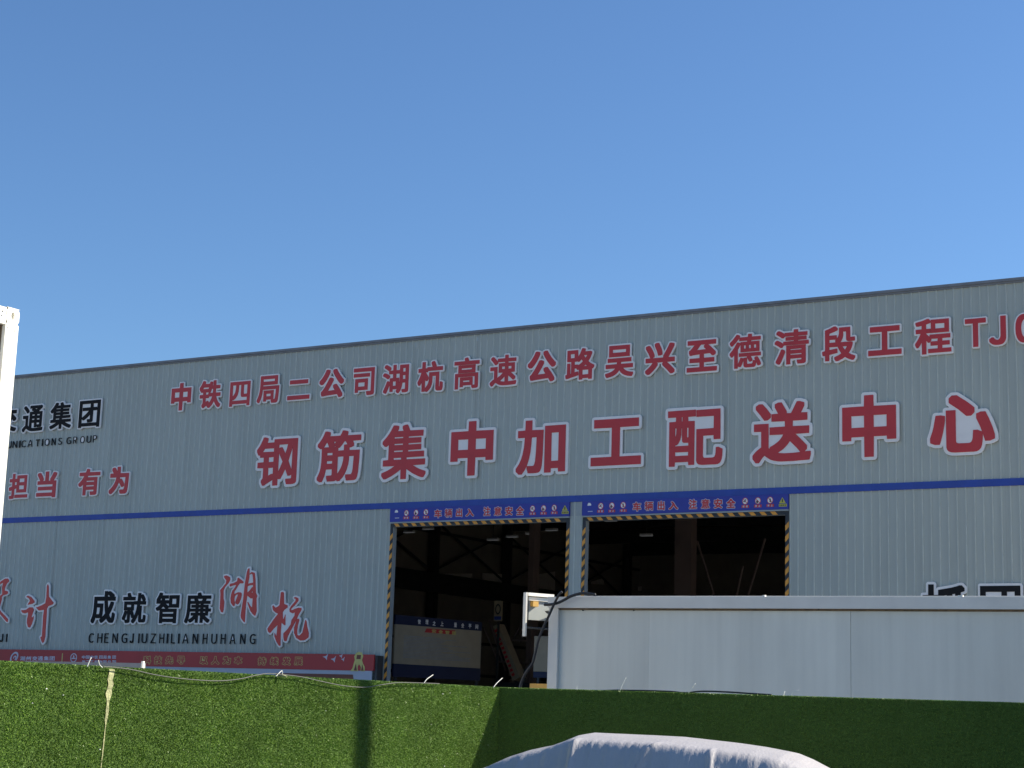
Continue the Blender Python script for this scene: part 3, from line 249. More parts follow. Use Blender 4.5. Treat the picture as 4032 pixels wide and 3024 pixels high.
'就': ([[446,119,481,119,532,177,571,241,600,310,614,355,616,194,620,168,631,150,653,140,671,138,783,139,810,149,820,158,827,173,834,222,836,295,793,319,758,317,753,240,746,221,738,217,718,215,707,218,703,222,700,246,700,531,697,534,650,534,647,539,649,555,653,558,821,559,822,641,780,644,800,661,799,694,784,721,753,765,723,800,689,801,659,786,657,833,570,832,570,729,565,645,467,641,467,559,555,558,558,555,554,518,538,431,518,362,485,291,463,356,432,419,461,420,464,424,464,635,163,634,163,422,272,419,273,212,268,207,257,205,206,208,241,283,269,372,268,406,222,417,187,415,160,327,144,293,120,255,120,217,158,191,193,191,203,202,204,171,223,124,302,125,340,134,352,147,358,164,360,358,386,302,406,241,440,240,456,245,405,186,406,153],[360,410,360,420,377,420],[248,502,248,554,378,552,376,502],[657,644,655,661,659,733,694,688,719,645],[124,660,494,660,495,743,373,745,332,837,292,836,250,826,247,823,247,790,265,745,123,743]], [[437,83,484,82,502,88,561,153,580,182,588,147,607,122,633,108,667,101,773,100,802,105,835,120,850,137,863,162,869,201,873,260,873,300,867,317,854,328,802,355,755,356,737,350,737,521,825,521,838,525,849,533,856,544,859,556,858,652,851,667,837,678,836,703,824,728,799,767,766,809,748,829,737,835,695,838,687,857,669,869,568,870,555,867,544,860,536,849,533,837,532,735,532,753,528,763,519,773,508,780,399,782,363,858,350,870,333,874,292,874,232,859,218,848,211,834,210,782,116,781,98,772,87,755,87,650,93,638,102,629,113,624,126,623,126,419,130,404,141,390,114,317,84,265,83,216,87,200,97,188,139,159,152,155,171,154,190,106,198,95,210,89,276,87,335,92,360,103,382,124,424,89]]),
'智': ([[235,119,322,119,324,144,330,146,630,146,633,144,635,120,724,121,724,458,471,460,471,462,491,484,491,516,399,575,492,576,493,486,495,482,785,482,786,774,495,774,492,659,371,658,368,661,370,693,476,695,476,772,292,774,290,777,295,792,294,827,243,837,210,836,197,802,175,754,146,710,128,689,126,580,129,577,249,575,226,546,196,521,162,500,120,481,119,449,157,408,192,408,233,427],[326,228,324,261,327,265,629,265,633,262,633,231,630,228],[326,344,324,376,327,379,629,379,633,376,633,347,630,344],[281,460,281,462,327,510,395,461],[581,567,580,688,697,689,698,568],[235,659,233,661,253,693,280,692,278,659]], [[225,83,331,82,349,92,360,109,598,109,611,90,633,83,728,83,742,87,753,97,762,119,762,445,790,445,805,450,819,462,824,480,824,775,820,790,810,803,799,810,787,812,332,810,332,830,329,843,320,855,307,862,250,874,210,874,193,871,180,860,143,774,116,732,98,712,91,698,89,578,92,564,100,551,114,542,154,540,100,514,89,504,82,486,82,444,90,422,136,377,152,371,197,371,197,116,206,95]]),
'廉': ([[167,122,198,123,231,204,232,176,264,138,295,136,348,168,414,224,416,131,492,130,494,295,499,298,547,296,548,131,626,131,629,228,673,188,721,152,750,135,780,136,814,177,814,207,737,250,700,278,681,296,765,299,766,389,834,392,835,461,767,464,764,549,630,550,627,551,627,564,631,567,813,568,812,639,682,641,695,665,698,684,825,685,825,763,566,765,537,829,530,832,505,832,454,820,452,788,461,768,459,765,184,764,182,489,174,363,162,297,151,256,122,183,123,152],[231,206,252,311,261,390,414,391,414,367,291,365,291,298,366,296,316,253,263,220],[496,367,496,391,547,390,545,367],[629,367,629,391,686,390,684,367],[266,461,264,683,365,684,367,664,379,640,271,638,270,569,414,566,415,552,412,550,298,549,297,485,300,480,414,480,415,462],[496,461,496,480,547,479,545,461],[629,461,629,480,686,479,684,461],[496,550,496,567,547,565,545,550],[486,640,461,684,599,683,573,640]], [[157,86,210,86,225,97,235,114,247,104,258,100,305,100,340,118,379,144,379,123,385,109,397,98,414,93,498,93,510,97,520,104,544,93,634,94,649,100,659,112,664,126,664,147,701,120,742,99,787,99,807,109,848,161,852,174,852,207,848,223,837,237,784,265,796,277,802,291,803,353,838,354,852,358,866,371,872,389,872,465,866,482,857,492,844,499,803,500,803,530,820,531,834,536,845,548,850,561,850,640,847,654,859,669,863,685,863,768,859,780,852,791,840,799,827,802,591,802,568,850,558,862,540,869,504,869,445,857,431,850,417,832,415,802,182,802,168,799,156,790,149,779,146,765,146,495,137,371,126,305,115,266,87,194,86,152,89,137,98,124]]),
'抓': ([[348,117,389,117,424,202,441,265,450,312,464,417,469,544,470,671,516,679,519,674,520,120,524,118,609,119,610,688,614,692,648,697,656,695,666,479,679,362,698,263,724,182,760,118,799,118,839,166,840,206,810,258,803,277,783,341,766,431,755,540,747,714,749,717,807,733,810,739,809,775,768,814,725,815,680,801,575,780,381,754,379,683,311,682,307,687,306,831,217,832,214,683,123,681,123,592,212,591,215,588,214,469,119,440,116,436,116,400,132,346,173,345,212,358,215,356,213,214,206,210,133,208,133,171,148,120,230,119,257,121,283,129,301,147],[307,196,307,389,367,409,368,395,352,315,334,251],[307,498,307,590,378,590,377,512,351,510]], [[339,80,395,80,409,85,419,94,454,173,482,281,482,117,491,94,504,84,519,80,611,81,633,89,642,100,646,116,646,330,661,255,689,170,725,100,735,89,757,81,800,80,814,84,827,93,872,147,877,163,876,214,839,286,819,350,803,439,792,546,785,661,785,688,825,701,842,718,847,733,846,780,837,800,787,847,770,852,719,851,639,830,568,817,372,791,354,782,343,764,343,838,338,852,329,862,308,869,208,869,189,858,179,839,178,719,116,718,100,711,90,700,86,683,86,591,90,573,100,561,116,555,178,554,178,496,99,472,86,460,80,444,80,391,93,341,102,323,112,314,124,309,178,308,178,247,120,245,106,236,97,221,96,164,113,106,126,89,144,82,253,83,281,89,307,99]]),
'车': ([[440,110,550,111,552,250,813,251,812,358,555,358,551,362,552,416,747,417,751,422,749,522,551,523,551,627,798,629,800,732,449,735,463,775,462,828,400,846,351,846,303,735,124,734,123,630,250,626,200,543,169,515,169,464,190,407,241,407,287,417,437,416,439,360,112,358,110,253,437,250],[339,522,395,627,438,628,439,523]], [[431,70,552,70,577,79,591,106,591,210,817,210,834,216,848,230,854,250,853,365,846,382,832,394,787,399,791,416,791,522,783,546,770,557,754,562,591,562,591,588,800,588,823,596,834,608,840,624,840,739,828,763,804,775,504,775,502,837,484,863,407,886,343,886,326,880,313,867,277,775,118,775,98,767,86,750,82,629,87,609,98,596,114,589,180,588,157,556,137,541,129,522,129,456,149,399,96,395,80,385,71,370,70,246,82,222,106,210,399,210,400,102,411,81]]),
'辆': ([[398,122,476,122,477,248,512,248,538,295,559,353,569,329,581,326,567,295,567,265,598,234,630,236,655,291,674,350,701,280,731,277,729,204,642,200,642,172,658,127,765,129,790,137,802,148,810,187,810,624,696,626,695,701,827,705,827,787,385,787,380,746,288,746,292,825,241,835,213,835,198,747,128,745,128,668,184,664,147,530,128,501,128,472,144,429,174,426,211,435,252,435,255,431,253,363,122,333,121,305,134,253,167,251,254,273,255,124,331,123,333,292,395,310],[477,369,477,544,508,547,510,530,500,446,489,396],[335,383,334,435,394,437,394,515,333,518,332,629,265,631,270,665,391,667,396,705,510,704,511,626,397,624,396,391],[729,421,694,491,697,547,731,545],[610,434,582,489,586,547,620,545],[235,517,255,590,255,519],[588,626,586,703,620,704,622,628]], [[389,82,480,81,504,91,517,117,517,206,534,213,548,227,576,200,602,193,603,162,620,112,630,97,645,88,742,86,780,90,814,104,837,127,846,149,850,182,850,626,842,650,822,664,852,672,868,698,869,793,862,809,849,822,828,828,380,828,355,817,345,803,341,787,333,786,332,836,316,859,297,867,248,875,208,875,188,869,174,853,164,787,117,785,93,767,87,747,89,657,106,633,133,626,109,545,89,514,88,464,115,399,134,387,163,385,106,371,84,350,81,298,97,236,110,220,129,211,173,211,214,221,215,117,222,99,237,87,255,82,336,82,365,97]]),
'出': ([[642,112,751,114,751,470,721,476,720,777,611,777,611,579,605,574,486,576,484,845,374,843,372,575,255,575,254,775,148,777,146,476,111,470,112,155,638,154],[226,260,224,469,373,470,373,261],[487,260,486,469,640,470,640,261]], [[633,72,759,72,780,84,791,106,791,475,782,499,761,512,761,779,754,801,740,814,723,819,609,819,585,809,570,782,570,615,526,615,526,846,520,866,508,879,490,885,360,882,342,869,334,848,334,615,295,615,294,779,285,803,272,813,256,818,144,818,124,810,111,797,106,779,106,514,81,500,71,475,71,153,78,131,92,119,110,113,600,113,609,87]]),
'入': ([[159,110,217,110,288,159,347,212,401,278,446,351,495,459,580,298,628,228,690,164,764,112,817,111,847,174,847,230,742,316,669,415,557,626,486,730,386,824,330,823,298,778,298,725,368,660,404,616,389,556,350,461,307,386,265,332,187,258,110,208,110,153]], [[151,70,230,71,313,127,379,187,434,253,498,365,545,277,596,203,665,132,745,75,762,71,819,71,840,77,856,93,886,162,888,232,880,253,772,344,704,436,592,646,520,754,414,855,399,863,330,865,311,860,281,825,258,787,258,719,263,701,318,653,360,606,315,482,273,409,222,344,162,290,87,242,71,221,70,152,74,134,133,79]]),
'注': ([[179,114,230,116,328,285,363,352,364,371,369,373,523,372,524,231,307,229,307,128,842,128,842,229,635,229,631,233,632,372,795,373,799,379,797,472,631,474,631,591,824,593,825,692,652,694,651,720,641,744,585,838,540,839,490,819,490,770,525,708,528,693,370,694,370,750,315,784,235,824,182,825,152,787,153,738,228,698,291,657,328,655,331,593,523,593,524,479,521,473,360,473,356,409,323,438,276,437,210,317,135,198,136,151],[248,454,299,455,329,499,329,546,263,587,192,622,143,621,114,583,114,533,184,495]], [[171,74,242,75,258,85,272,105,287,92,306,87,844,87,871,98,884,124,884,228,880,246,870,260,846,269,671,270,671,332,804,333,824,342,836,359,839,475,829,499,802,513,671,513,671,552,828,553,853,563,862,576,866,593,866,697,856,721,829,734,690,734,636,838,615,867,594,878,530,878,475,858,460,847,450,825,449,769,464,734,412,734,410,763,395,783,335,820,250,862,180,866,154,856,113,799,113,727,131,704,218,657,196,662,142,662,117,653,76,596,73,531,78,514,90,499,222,422,95,206,95,148,100,131,154,82]]),
'意': ([[384,120,565,120,610,129,626,141,637,160,650,248,690,196,720,147,754,147,798,168,799,202,791,217,758,265,710,321,712,571,217,571,217,323,208,320,164,243,122,193,122,161,164,134,198,134,233,173,288,268,287,301,246,322,376,323,376,317,297,315,297,177,304,147,317,133,336,125],[405,200,390,204,383,214,385,293,445,255,492,216,525,215,560,250,560,281,512,322,648,322,626,307,626,277,640,260,598,275,567,275,561,224,550,204,538,200],[303,393,305,413,626,410,623,393],[303,483,305,500,626,498,623,483],[130,578,797,577,800,651,640,657,658,696,760,697,759,773,526,774,490,835,457,836,405,822,404,790,410,774,164,773,164,697,273,696,288,657,131,654],[392,655,379,696,550,694,530,655]], [[376,80,591,81,640,99,659,117,674,143,689,120,704,109,755,106,817,132,834,148,839,167,836,220,805,270,754,333,754,536,815,540,833,554,840,575,839,664,825,685,801,695,801,780,794,797,780,809,762,814,550,814,529,851,511,870,494,876,455,876,382,857,367,839,363,814,160,814,141,807,127,793,122,775,122,695,100,683,89,661,89,573,97,553,113,540,176,536,176,346,139,277,85,211,81,194,83,148,100,126,156,94,216,97,262,142,272,120,298,97,327,85]]),
'安': ([[160,114,203,114,325,147,411,182,489,226,602,172,695,118,744,120,786,164,785,211,723,247,583,315,627,381,660,451,802,453,802,548,452,551,480,613,480,654,485,657,677,657,680,560,781,560,781,754,518,755,472,841,432,842,371,827,370,784,381,755,133,753,134,560,231,560,235,657,368,655,315,550,114,548,115,452,253,451,207,382,207,337,353,282,276,248,125,210,124,164],[462,362,364,399,396,450,528,451,492,393]], [[151,74,212,74,326,104,425,143,492,180,688,78,757,80,800,120,820,142,826,158,826,214,818,236,745,281,644,331,687,411,809,412,828,421,840,439,842,552,837,570,823,585,822,757,810,784,783,795,542,795,497,874,477,882,427,883,360,867,343,858,331,837,330,795,131,795,103,782,92,757,92,584,79,570,73,552,75,441,85,424,103,413,177,411,166,385,166,335,170,319,188,301,244,281,112,249,97,240,87,226,83,210,87,148,128,88]]),
'全': ([[149,112,809,112,808,210,530,211,531,279,722,280,723,371,719,377,531,377,530,436,720,439,725,452,758,434,805,434,843,479,843,530,729,597,625,676,546,754,543,788,498,810,447,809,366,710,301,650,232,599,112,529,113,480,151,437,198,437,232,454,237,439,424,438,422,377,240,376,239,285,243,279,422,279,424,212,149,210],[361,537,477,650,600,539]], [[140,72,809,71,832,78,844,90,850,107,849,218,840,237,822,249,752,251,764,277,764,377,760,393,825,399,876,454,884,477,884,534,877,552,864,565,754,630,650,708,585,772,582,803,566,822,505,850,444,850,425,843,333,734,276,682,197,625,90,565,75,546,74,467,117,412,142,397,204,396,199,377,199,278,210,251,136,249,118,237,108,217,108,103,119,83]]),
'科': ([[249,114,346,116,349,381,370,345,401,342,402,305,411,257,454,257,649,288,650,115,748,115,749,305,841,321,842,362,833,416,749,412,747,828,650,827,648,691,606,730,541,777,495,777,461,747,461,700,529,647,575,600,621,598,649,620,650,397,646,393,434,359,429,361,448,387,448,432,377,527,430,526,433,510,506,455,561,403,605,403,641,442,641,484,626,500,583,538,512,586,467,587,456,582,454,623,347,625,347,699,442,729,443,773,439,781,410,817,365,817,272,788,133,758,133,714,148,673,198,672,246,679,248,626,125,621,126,528,222,525,162,406,114,341,114,297,143,247,187,247,247,334]], [[240,74,350,73,375,86,387,110,387,223,406,216,459,216,609,241,610,110,624,83,646,73,750,73,768,79,782,92,789,113,789,271,852,281,871,292,882,315,883,369,874,425,861,446,839,457,789,457,789,830,784,848,770,862,749,869,649,869,631,864,619,854,611,839,609,780,549,817,491,818,469,809,436,848,410,858,352,856,261,827,122,798,99,780,92,762,92,709,109,660,93,648,85,629,85,520,94,501,109,490,160,486,127,427,77,357,74,288,107,227,122,212,142,206,207,210,208,106,220,85]]),
'技': ([[761,116,805,117,840,163,841,204,745,240,675,283,736,361,766,415,800,501,800,542,764,559,639,559,637,623,813,626,814,719,639,720,636,835,542,836,538,720,370,720,365,688,319,687,316,835,220,836,218,688,124,684,125,594,219,590,218,474,115,444,115,405,132,351,176,350,219,360,216,214,130,210,130,168,146,120,256,120,288,128,304,138,314,157,317,186,317,391,404,419,407,452,448,366,500,287,430,247,325,208,325,166,353,118,399,118,437,130,508,160,585,205,651,162],[588,360,546,416,521,463,664,464,635,413],[319,502,318,593,396,593,401,626,539,625,538,559,382,558,379,512,355,512]], [[753,76,808,75,827,81,874,139,881,157,881,212,868,236,784,268,736,292,794,381,839,491,838,556,827,574,808,585,837,593,854,616,855,721,848,742,835,754,819,760,678,760,676,847,664,866,644,876,538,876,514,867,500,842,499,760,357,759,356,844,346,863,330,874,218,876,196,869,184,857,179,840,179,728,109,725,92,711,84,691,83,591,90,571,116,554,179,552,179,505,97,482,82,470,75,452,75,396,99,327,123,311,179,310,178,252,118,250,102,240,92,223,90,160,113,96,127,84,144,79,262,80,319,97,330,85,345,78,405,77,491,108,583,156,677,104]]),
'先': ([[147,112,203,114,272,145,327,187,366,235,392,287,425,423,513,421,513,196,520,158,532,142,549,133,581,128,757,128,778,130,797,140,811,157,822,190,831,265,830,318,780,340,732,340,726,268,715,238,695,230,629,233,618,251,618,420,819,423,820,526,524,530,526,626,766,626,767,729,526,730,524,842,519,845,419,844,418,732,357,730,364,765,363,815,311,827,258,826,213,693,180,629,153,589,153,540,172,528,123,525,122,426,303,423,306,416,291,361,269,316,235,275,181,237,111,207,112,158],[263,527,316,625,417,625,417,528]], [[138,72,212,74,292,110,355,157,400,212,429,270,459,383,473,382,475,171,484,139,508,109,536,94,574,87,759,87,792,92,827,111,849,142,867,208,871,319,866,340,849,355,793,379,718,379,701,369,691,352,684,271,659,270,659,382,823,383,847,392,857,405,861,421,861,528,856,546,842,561,823,567,565,568,565,585,768,585,793,595,804,609,808,626,808,733,794,759,769,770,565,770,563,857,550,876,530,885,411,885,391,874,379,854,312,868,252,867,228,855,175,708,115,605,112,566,92,552,82,531,82,420,97,392,120,383,255,382,234,337,203,302,160,272,91,243,74,223,71,158,74,142,117,84]]),
'导': ([[444,117,580,118,618,121,646,130,662,144,670,167,670,345,840,349,839,440,670,442,671,480,732,482,764,489,788,500,806,521,820,566,820,618,749,639,747,835,173,833,173,571,177,536,190,512,212,496,281,482,570,479,568,440,117,439,118,347,231,346,234,315,308,243,359,177,397,176,422,195,423,167],[471,208,438,210,442,217,441,256,365,346,570,345,568,214,552,208],[365,569,319,571,291,578,276,594,277,611,720,609,705,581,673,570],[276,702,277,743,651,740,648,702]], [[435,77,604,79,667,95,694,119,709,158,710,306,846,307,864,315,877,331,878,452,859,476,826,481,841,500,856,538,861,570,861,626,854,642,842,654,789,670,789,839,780,859,764,872,748,875,172,875,151,869,136,850,132,566,138,522,163,481,106,479,81,460,76,441,79,332,90,316,108,307,193,306,203,288,275,218,331,147,351,137,393,136,410,93]]),
'以': ([[343,109,396,109,447,134,535,195,601,266,681,177,725,117,780,117,829,153,829,212,777,277,668,392,693,472,717,600,735,784,733,845,619,846,606,688,583,554,545,439,487,346,422,285,401,268,299,213,300,158],[141,192,197,192,253,227,467,333,467,387,450,440,393,440,272,385,270,817,155,815,155,360,145,329,109,290,109,238],[437,540,491,540,541,569,543,625,498,704,427,803,367,804,321,778,320,724,386,630]], [[334,69,406,69,466,98,546,152,603,205,691,93,714,78,795,79,853,120,866,134,870,151,870,211,865,231,808,303,715,402,748,535,770,708,775,848,768,867,753,881,714,886,618,888,589,875,577,848,561,678,481,799,457,830,439,843,360,844,312,821,301,844,280,857,154,858,133,851,119,836,115,817,115,367,106,345,79,321,70,306,70,227,109,166,132,152,207,152,258,183,259,152,265,136,313,80]]),
'人': ([[154,109,210,109,295,165,358,226,412,297,451,367,477,430,502,372,546,295,599,225,665,164,753,112,806,113,846,158,845,214,724,297,650,381,593,484,557,583,537,670,531,711,531,840,416,838,414,767,403,655,378,540,328,421,239,301,110,208,110,152]], [[146,69,223,71,319,132,390,200,444,271,479,331,512,272,569,198,640,132,733,76,750,72,823,75,837,86,882,139,886,156,887,216,879,238,757,321,683,405,630,500,596,596,578,673,571,718,573,844,566,862,551,876,534,880,412,880,393,873,380,858,363,664,338,552,290,437,210,330,86,241,71,220,70,151,74,133,127,79]]),
'本': ([[423,110,531,111,534,247,700,248,705,262,749,230,799,229,845,277,844,330,784,373,705,452,664,508,625,574,823,576,824,683,534,685,529,840,422,839,420,685,131,681,132,576,326,574,289,509,248,451,168,367,111,325,110,272,153,228,203,228,247,261,252,248,420,247],[340,357,421,484,421,358],[534,357,534,481,613,359]], [[414,70,534,70,558,79,572,106,573,207,709,208,742,189,809,189,836,205,877,251,885,270,885,333,878,353,776,435,737,477,695,535,828,536,853,548,865,575,865,685,860,704,846,719,827,725,573,725,571,848,559,869,538,880,419,880,393,868,381,843,381,725,127,725,103,713,91,690,91,573,104,546,129,535,256,535,215,476,176,431,76,347,70,326,70,270,74,253,123,198,144,188,211,188,245,208,381,207,382,102,393,81]]),
'持': ([[564,117,685,119,727,132,739,148,745,181,745,367,835,371,834,458,747,460,745,498,748,502,839,502,839,591,647,595,649,644,804,645,805,733,649,735,646,825,556,826,553,735,404,735,399,730,400,645,552,644,554,593,393,592,390,681,313,684,312,829,223,830,221,683,126,679,128,591,221,588,220,472,116,439,116,402,131,347,171,347,221,360,220,213,211,209,140,207,140,170,155,119,257,120,287,128,302,139,313,172,313,391,367,410,370,370,429,369,424,361,425,323,471,257,505,195,546,193,547,170],[605,209,575,211,590,223,590,262,525,369,652,367,650,216,638,209],[393,460,387,498,390,502,652,499,649,459],[315,501,313,589,360,590,361,511]], [[555,77,691,79,728,87,752,99,772,123,783,157,785,329,846,330,862,340,872,353,875,459,871,476,880,500,880,595,868,620,843,633,842,750,829,767,810,775,688,775,686,837,677,853,661,864,552,866,532,859,518,842,514,775,387,773,366,757,359,723,353,722,353,833,341,858,315,870,206,867,190,856,182,837,181,723,112,720,94,706,86,687,86,589,93,568,119,551,181,550,181,502,98,478,83,465,76,447,77,393,98,322,123,307,181,306,181,250,127,247,111,237,102,221,100,162,118,102,129,87,147,78,221,77,288,85,326,105,345,132,353,164,353,332,384,329,389,303,437,236,471,172,487,157,510,153,529,96,540,83]]),
'续': ([[391,119,426,119,490,152,564,206,605,254,693,188,763,120,799,120,835,154,833,191,765,253,683,315,820,317,820,399,660,400,656,405,659,570,708,569,689,518,690,484,733,472,768,472,820,610,820,646,787,656,640,656,641,686,780,687,781,764,777,769,641,769,638,837,551,837,548,769,416,767,417,687,548,686,548,655,404,655,359,679,325,680,280,599,257,595,254,598,311,701,345,780,343,814,297,836,263,836,228,750,181,657,143,597,119,576,119,544,137,494,171,493,219,502,161,426,126,396,125,362,142,316,177,315,256,344,367,375,373,372,371,337,347,336,123,257,123,223,136,172,176,173,391,255,391,316,521,316,484,272,448,243,360,196,360,160],[390,401,384,461,349,462,299,451,386,591,390,571,460,569,443,550,445,511,414,510,388,480,388,447,452,401],[542,401,543,446,568,446,562,402],[568,536,519,570,570,570]], [[382,79,437,80,502,112,560,150,613,199,688,138,737,89,754,80,802,80,818,84,863,124,873,141,875,191,871,208,801,276,837,280,858,301,860,411,852,426,838,437,794,441,816,479,859,599,858,660,846,679,821,690,821,773,810,797,784,809,680,809,677,853,667,867,651,876,538,876,522,867,512,853,509,809,411,809,386,796,382,829,363,850,305,876,260,876,243,872,226,854,182,749,136,660,110,621,89,605,80,590,79,536,97,482,109,463,130,452,94,422,85,400,85,353,106,295,89,280,82,258,83,214,100,151,126,132,178,131,319,184,319,153,325,138,362,90]]),
'发': ([[760,113,810,114,843,162,843,209,720,244,644,282,696,349,732,416,755,474,754,523,717,541,479,541,490,568,817,569,819,667,764,669,766,721,691,806,669,825,625,824,583,797,584,750,653,669,514,669,530,775,530,827,467,839,422,837,391,670,331,669,359,753,359,803,303,815,255,814,212,699,192,665,178,654,178,609,195,559,243,557,295,568,358,565,317,475,274,409,231,357,186,316,114,263,114,214,153,174,203,174,289,237,328,275,393,355,449,282,376,244,269,208,268,160,296,115,343,114,390,128,460,155,545,201,655,145],[542,358,504,400,480,437,606,437,576,391]], [[752,73,810,72,829,78,877,139,883,156,883,217,868,242,770,270,707,295,755,369,780,422,795,466,795,528,834,531,856,554,860,669,853,690,834,706,808,709,805,734,790,757,701,853,683,864,616,864,570,839,559,857,541,867,475,879,421,879,393,867,381,839,307,855,251,855,232,849,216,828,198,770,172,709,140,670,138,600,159,539,178,520,248,517,296,526,244,437,204,389,151,339,80,286,73,263,73,211,80,192,125,144,141,135,207,134,230,143,265,88,288,74,350,74,391,85,474,117,545,154,653,102]]),
'展': ([[169,120,202,121,235,184,259,257,276,341,281,343,340,341,339,241,329,219,305,197,306,166,329,121,360,121,580,182,584,218,651,168,708,140,767,121,803,122,836,166,836,198,757,222,700,251,787,308,790,342,827,344,827,422,678,424,675,429,677,468,798,470,797,548,675,551,677,590,783,593,782,793,202,792,200,506,189,380,175,311,152,243,120,180,121,149],[427,233,426,342,494,342,544,260],[624,312,601,342,672,342],[286,424,288,468,391,466,390,424],[476,424,476,468,589,466,588,424],[291,549,291,590,391,589,390,549],[476,549,476,590,589,589,588,549],[291,671,292,713,696,710,693,671]], [[161,80,206,80,226,87,238,100,266,157,295,97,322,81,371,82,605,150,691,103,757,82,810,81,834,95,874,151,876,200,870,220,857,233,783,256,817,281,829,302,856,315,868,341,867,431,858,450,839,464,839,554,823,581,824,795,819,812,809,824,784,834,202,834,184,830,171,819,161,795,160,512,149,387,135,321,115,261,83,198,80,182,80,143,89,123]]),
'州': ([[174,116,223,117,278,179,320,250,347,327,363,401,372,513,403,401,450,400,487,414,487,166,586,166,589,537,641,407,685,406,710,416,711,123,813,122,812,842,711,840,709,545,648,660,605,661,588,655,586,822,488,823,486,522,437,652,392,653,372,649,371,839,271,839,270,657,232,666,186,665,158,561,115,467,117,420,163,400,208,401,239,462,268,554,263,464,249,395,225,327,187,262,135,202,136,157]], [[166,76,223,75,240,79,310,153,357,233,386,315,396,360,447,360,447,163,457,138,486,125,589,125,609,131,621,144,627,162,628,368,670,365,670,120,680,96,694,85,711,81,818,81,844,96,854,122,854,842,850,859,839,873,815,883,710,883,681,870,671,844,670,695,654,701,627,701,627,829,618,849,601,861,485,864,457,850,447,825,446,693,412,694,412,843,397,871,375,880,270,880,253,876,240,866,230,842,230,707,177,705,151,688,120,576,75,472,75,415,88,391,149,362,193,360,155,287,103,228,95,207,95,154,99,138,147,86]]),
'国': ([[121,120,211,120,213,157,218,159,701,159,707,120,798,121,797,836,120,835],[214,247,213,747,703,748,704,248],[233,286,691,286,692,366,665,369,664,402,609,466,657,469,657,550,499,554,501,629,675,630,675,713,243,714,243,630,411,628,411,552,266,550,264,474,267,468,410,467,412,372,407,368,233,368],[501,368,499,465,515,468,516,432,573,370]], [[112,80,223,81,243,94,253,119,664,119,677,91,704,80,803,80,828,93,839,120,839,836,836,852,825,866,799,876,120,877,104,873,90,863,80,836,80,119,89,94]]),
'第': ([[174,119,208,119,278,152,343,192,420,252,422,121,511,120,515,311,686,310,674,257,661,238,555,236,555,203,571,153,699,151,730,159,744,170,762,201,773,251,785,343,784,393,515,394,512,425,759,429,760,623,732,627,730,658,713,690,817,693,817,769,610,770,614,824,556,837,526,836,496,761,491,770,323,770,327,824,276,837,241,836,190,735,120,655,120,620,166,592,181,591,183,543,419,543,422,512,210,508,183,351,183,313,337,310,306,284,240,243,139,198,138,162],[288,394,292,428,421,426,420,394],[514,510,514,543,670,541,669,510],[236,626,278,690,285,691,312,626],[407,626,405,657,393,691,452,691,429,663,427,627],[538,626,579,692,591,690,634,628]], [[165,79,224,82,316,126,381,169,385,104,399,87,420,80,522,81,542,94,552,116,579,111,718,113,752,124,774,141,792,167,805,204,825,340,824,405,816,420,800,432,800,626,791,651,833,655,847,664,856,678,859,773,846,799,820,810,655,810,653,837,639,857,565,878,521,877,502,870,490,856,472,810,369,810,366,837,353,856,285,877,235,877,211,863,157,760,88,680,80,658,80,616,85,600,98,586,141,560,145,526,167,505,142,357,144,300,153,285,166,275,205,271,117,233,105,222,98,207,97,160,102,143,144,90]]),
'限': ([[388,120,425,120,475,140,620,181,621,237,650,202,694,163,754,125,790,126,829,174,828,211,764,247,699,308,813,392,813,426,767,470,765,832,391,830,390,256,385,230,363,198,363,166],[120,122,206,123,207,348,222,303,298,303,329,308,346,317,359,329,372,356,379,406,374,491,352,551,320,601,387,780,386,814,349,837,119,833],[485,245,483,454,520,457,547,375,598,271],[246,388,206,392,210,747,271,745,223,609,223,574,276,491,286,459,290,426,276,396],[645,394,621,456,725,456],[485,543,485,603,676,601,674,543],[485,687,485,746,676,744,674,687]], [[379,80,435,81,648,150,678,124,738,88,797,85,821,98,866,156,870,211,863,233,849,246,795,275,761,302,840,360,850,373,854,390,850,442,808,492,808,834,801,854,785,868,767,873,375,869,349,878,118,875,97,869,83,853,78,834,81,107,93,90,113,81,208,81,227,87,240,99,246,117,247,262,305,263,350,273,347,245,323,211,323,160,354,97]]),
'管': ([[245,120,331,120,333,143,339,145,655,145,660,121,744,122,743,336,333,340,336,355,704,356,705,535,253,536,249,546,705,549,709,471,794,471,796,624,709,626,723,636,723,664,708,697,814,699,814,772,608,772,610,824,562,833,526,834,505,777,480,731,476,772,295,772,297,825,245,836,212,835,172,739,120,668,120,638,162,610,163,472,244,469],[335,222,336,260,658,257,655,221],[335,430,336,460,620,457,616,429],[218,626,265,700,280,698,314,628],[382,626,398,636,398,665,385,699,454,699,451,681,414,671,414,639,419,626],[526,626,524,634,537,643,576,698,594,697,639,628]], [[236,80,340,80,357,88,371,105,621,105,636,88,658,81,749,81,776,96,785,120,785,340,773,365,746,377,746,430,809,432,825,443,835,461,836,629,831,645,820,658,843,670,855,693,855,777,840,803,817,812,651,813,648,839,634,858,568,874,520,874,501,867,487,852,474,813,339,813,335,840,321,859,252,876,204,876,180,862,138,762,83,684,80,633,90,607,122,588,122,470,128,450,152,432,204,430,204,117,214,93]]),
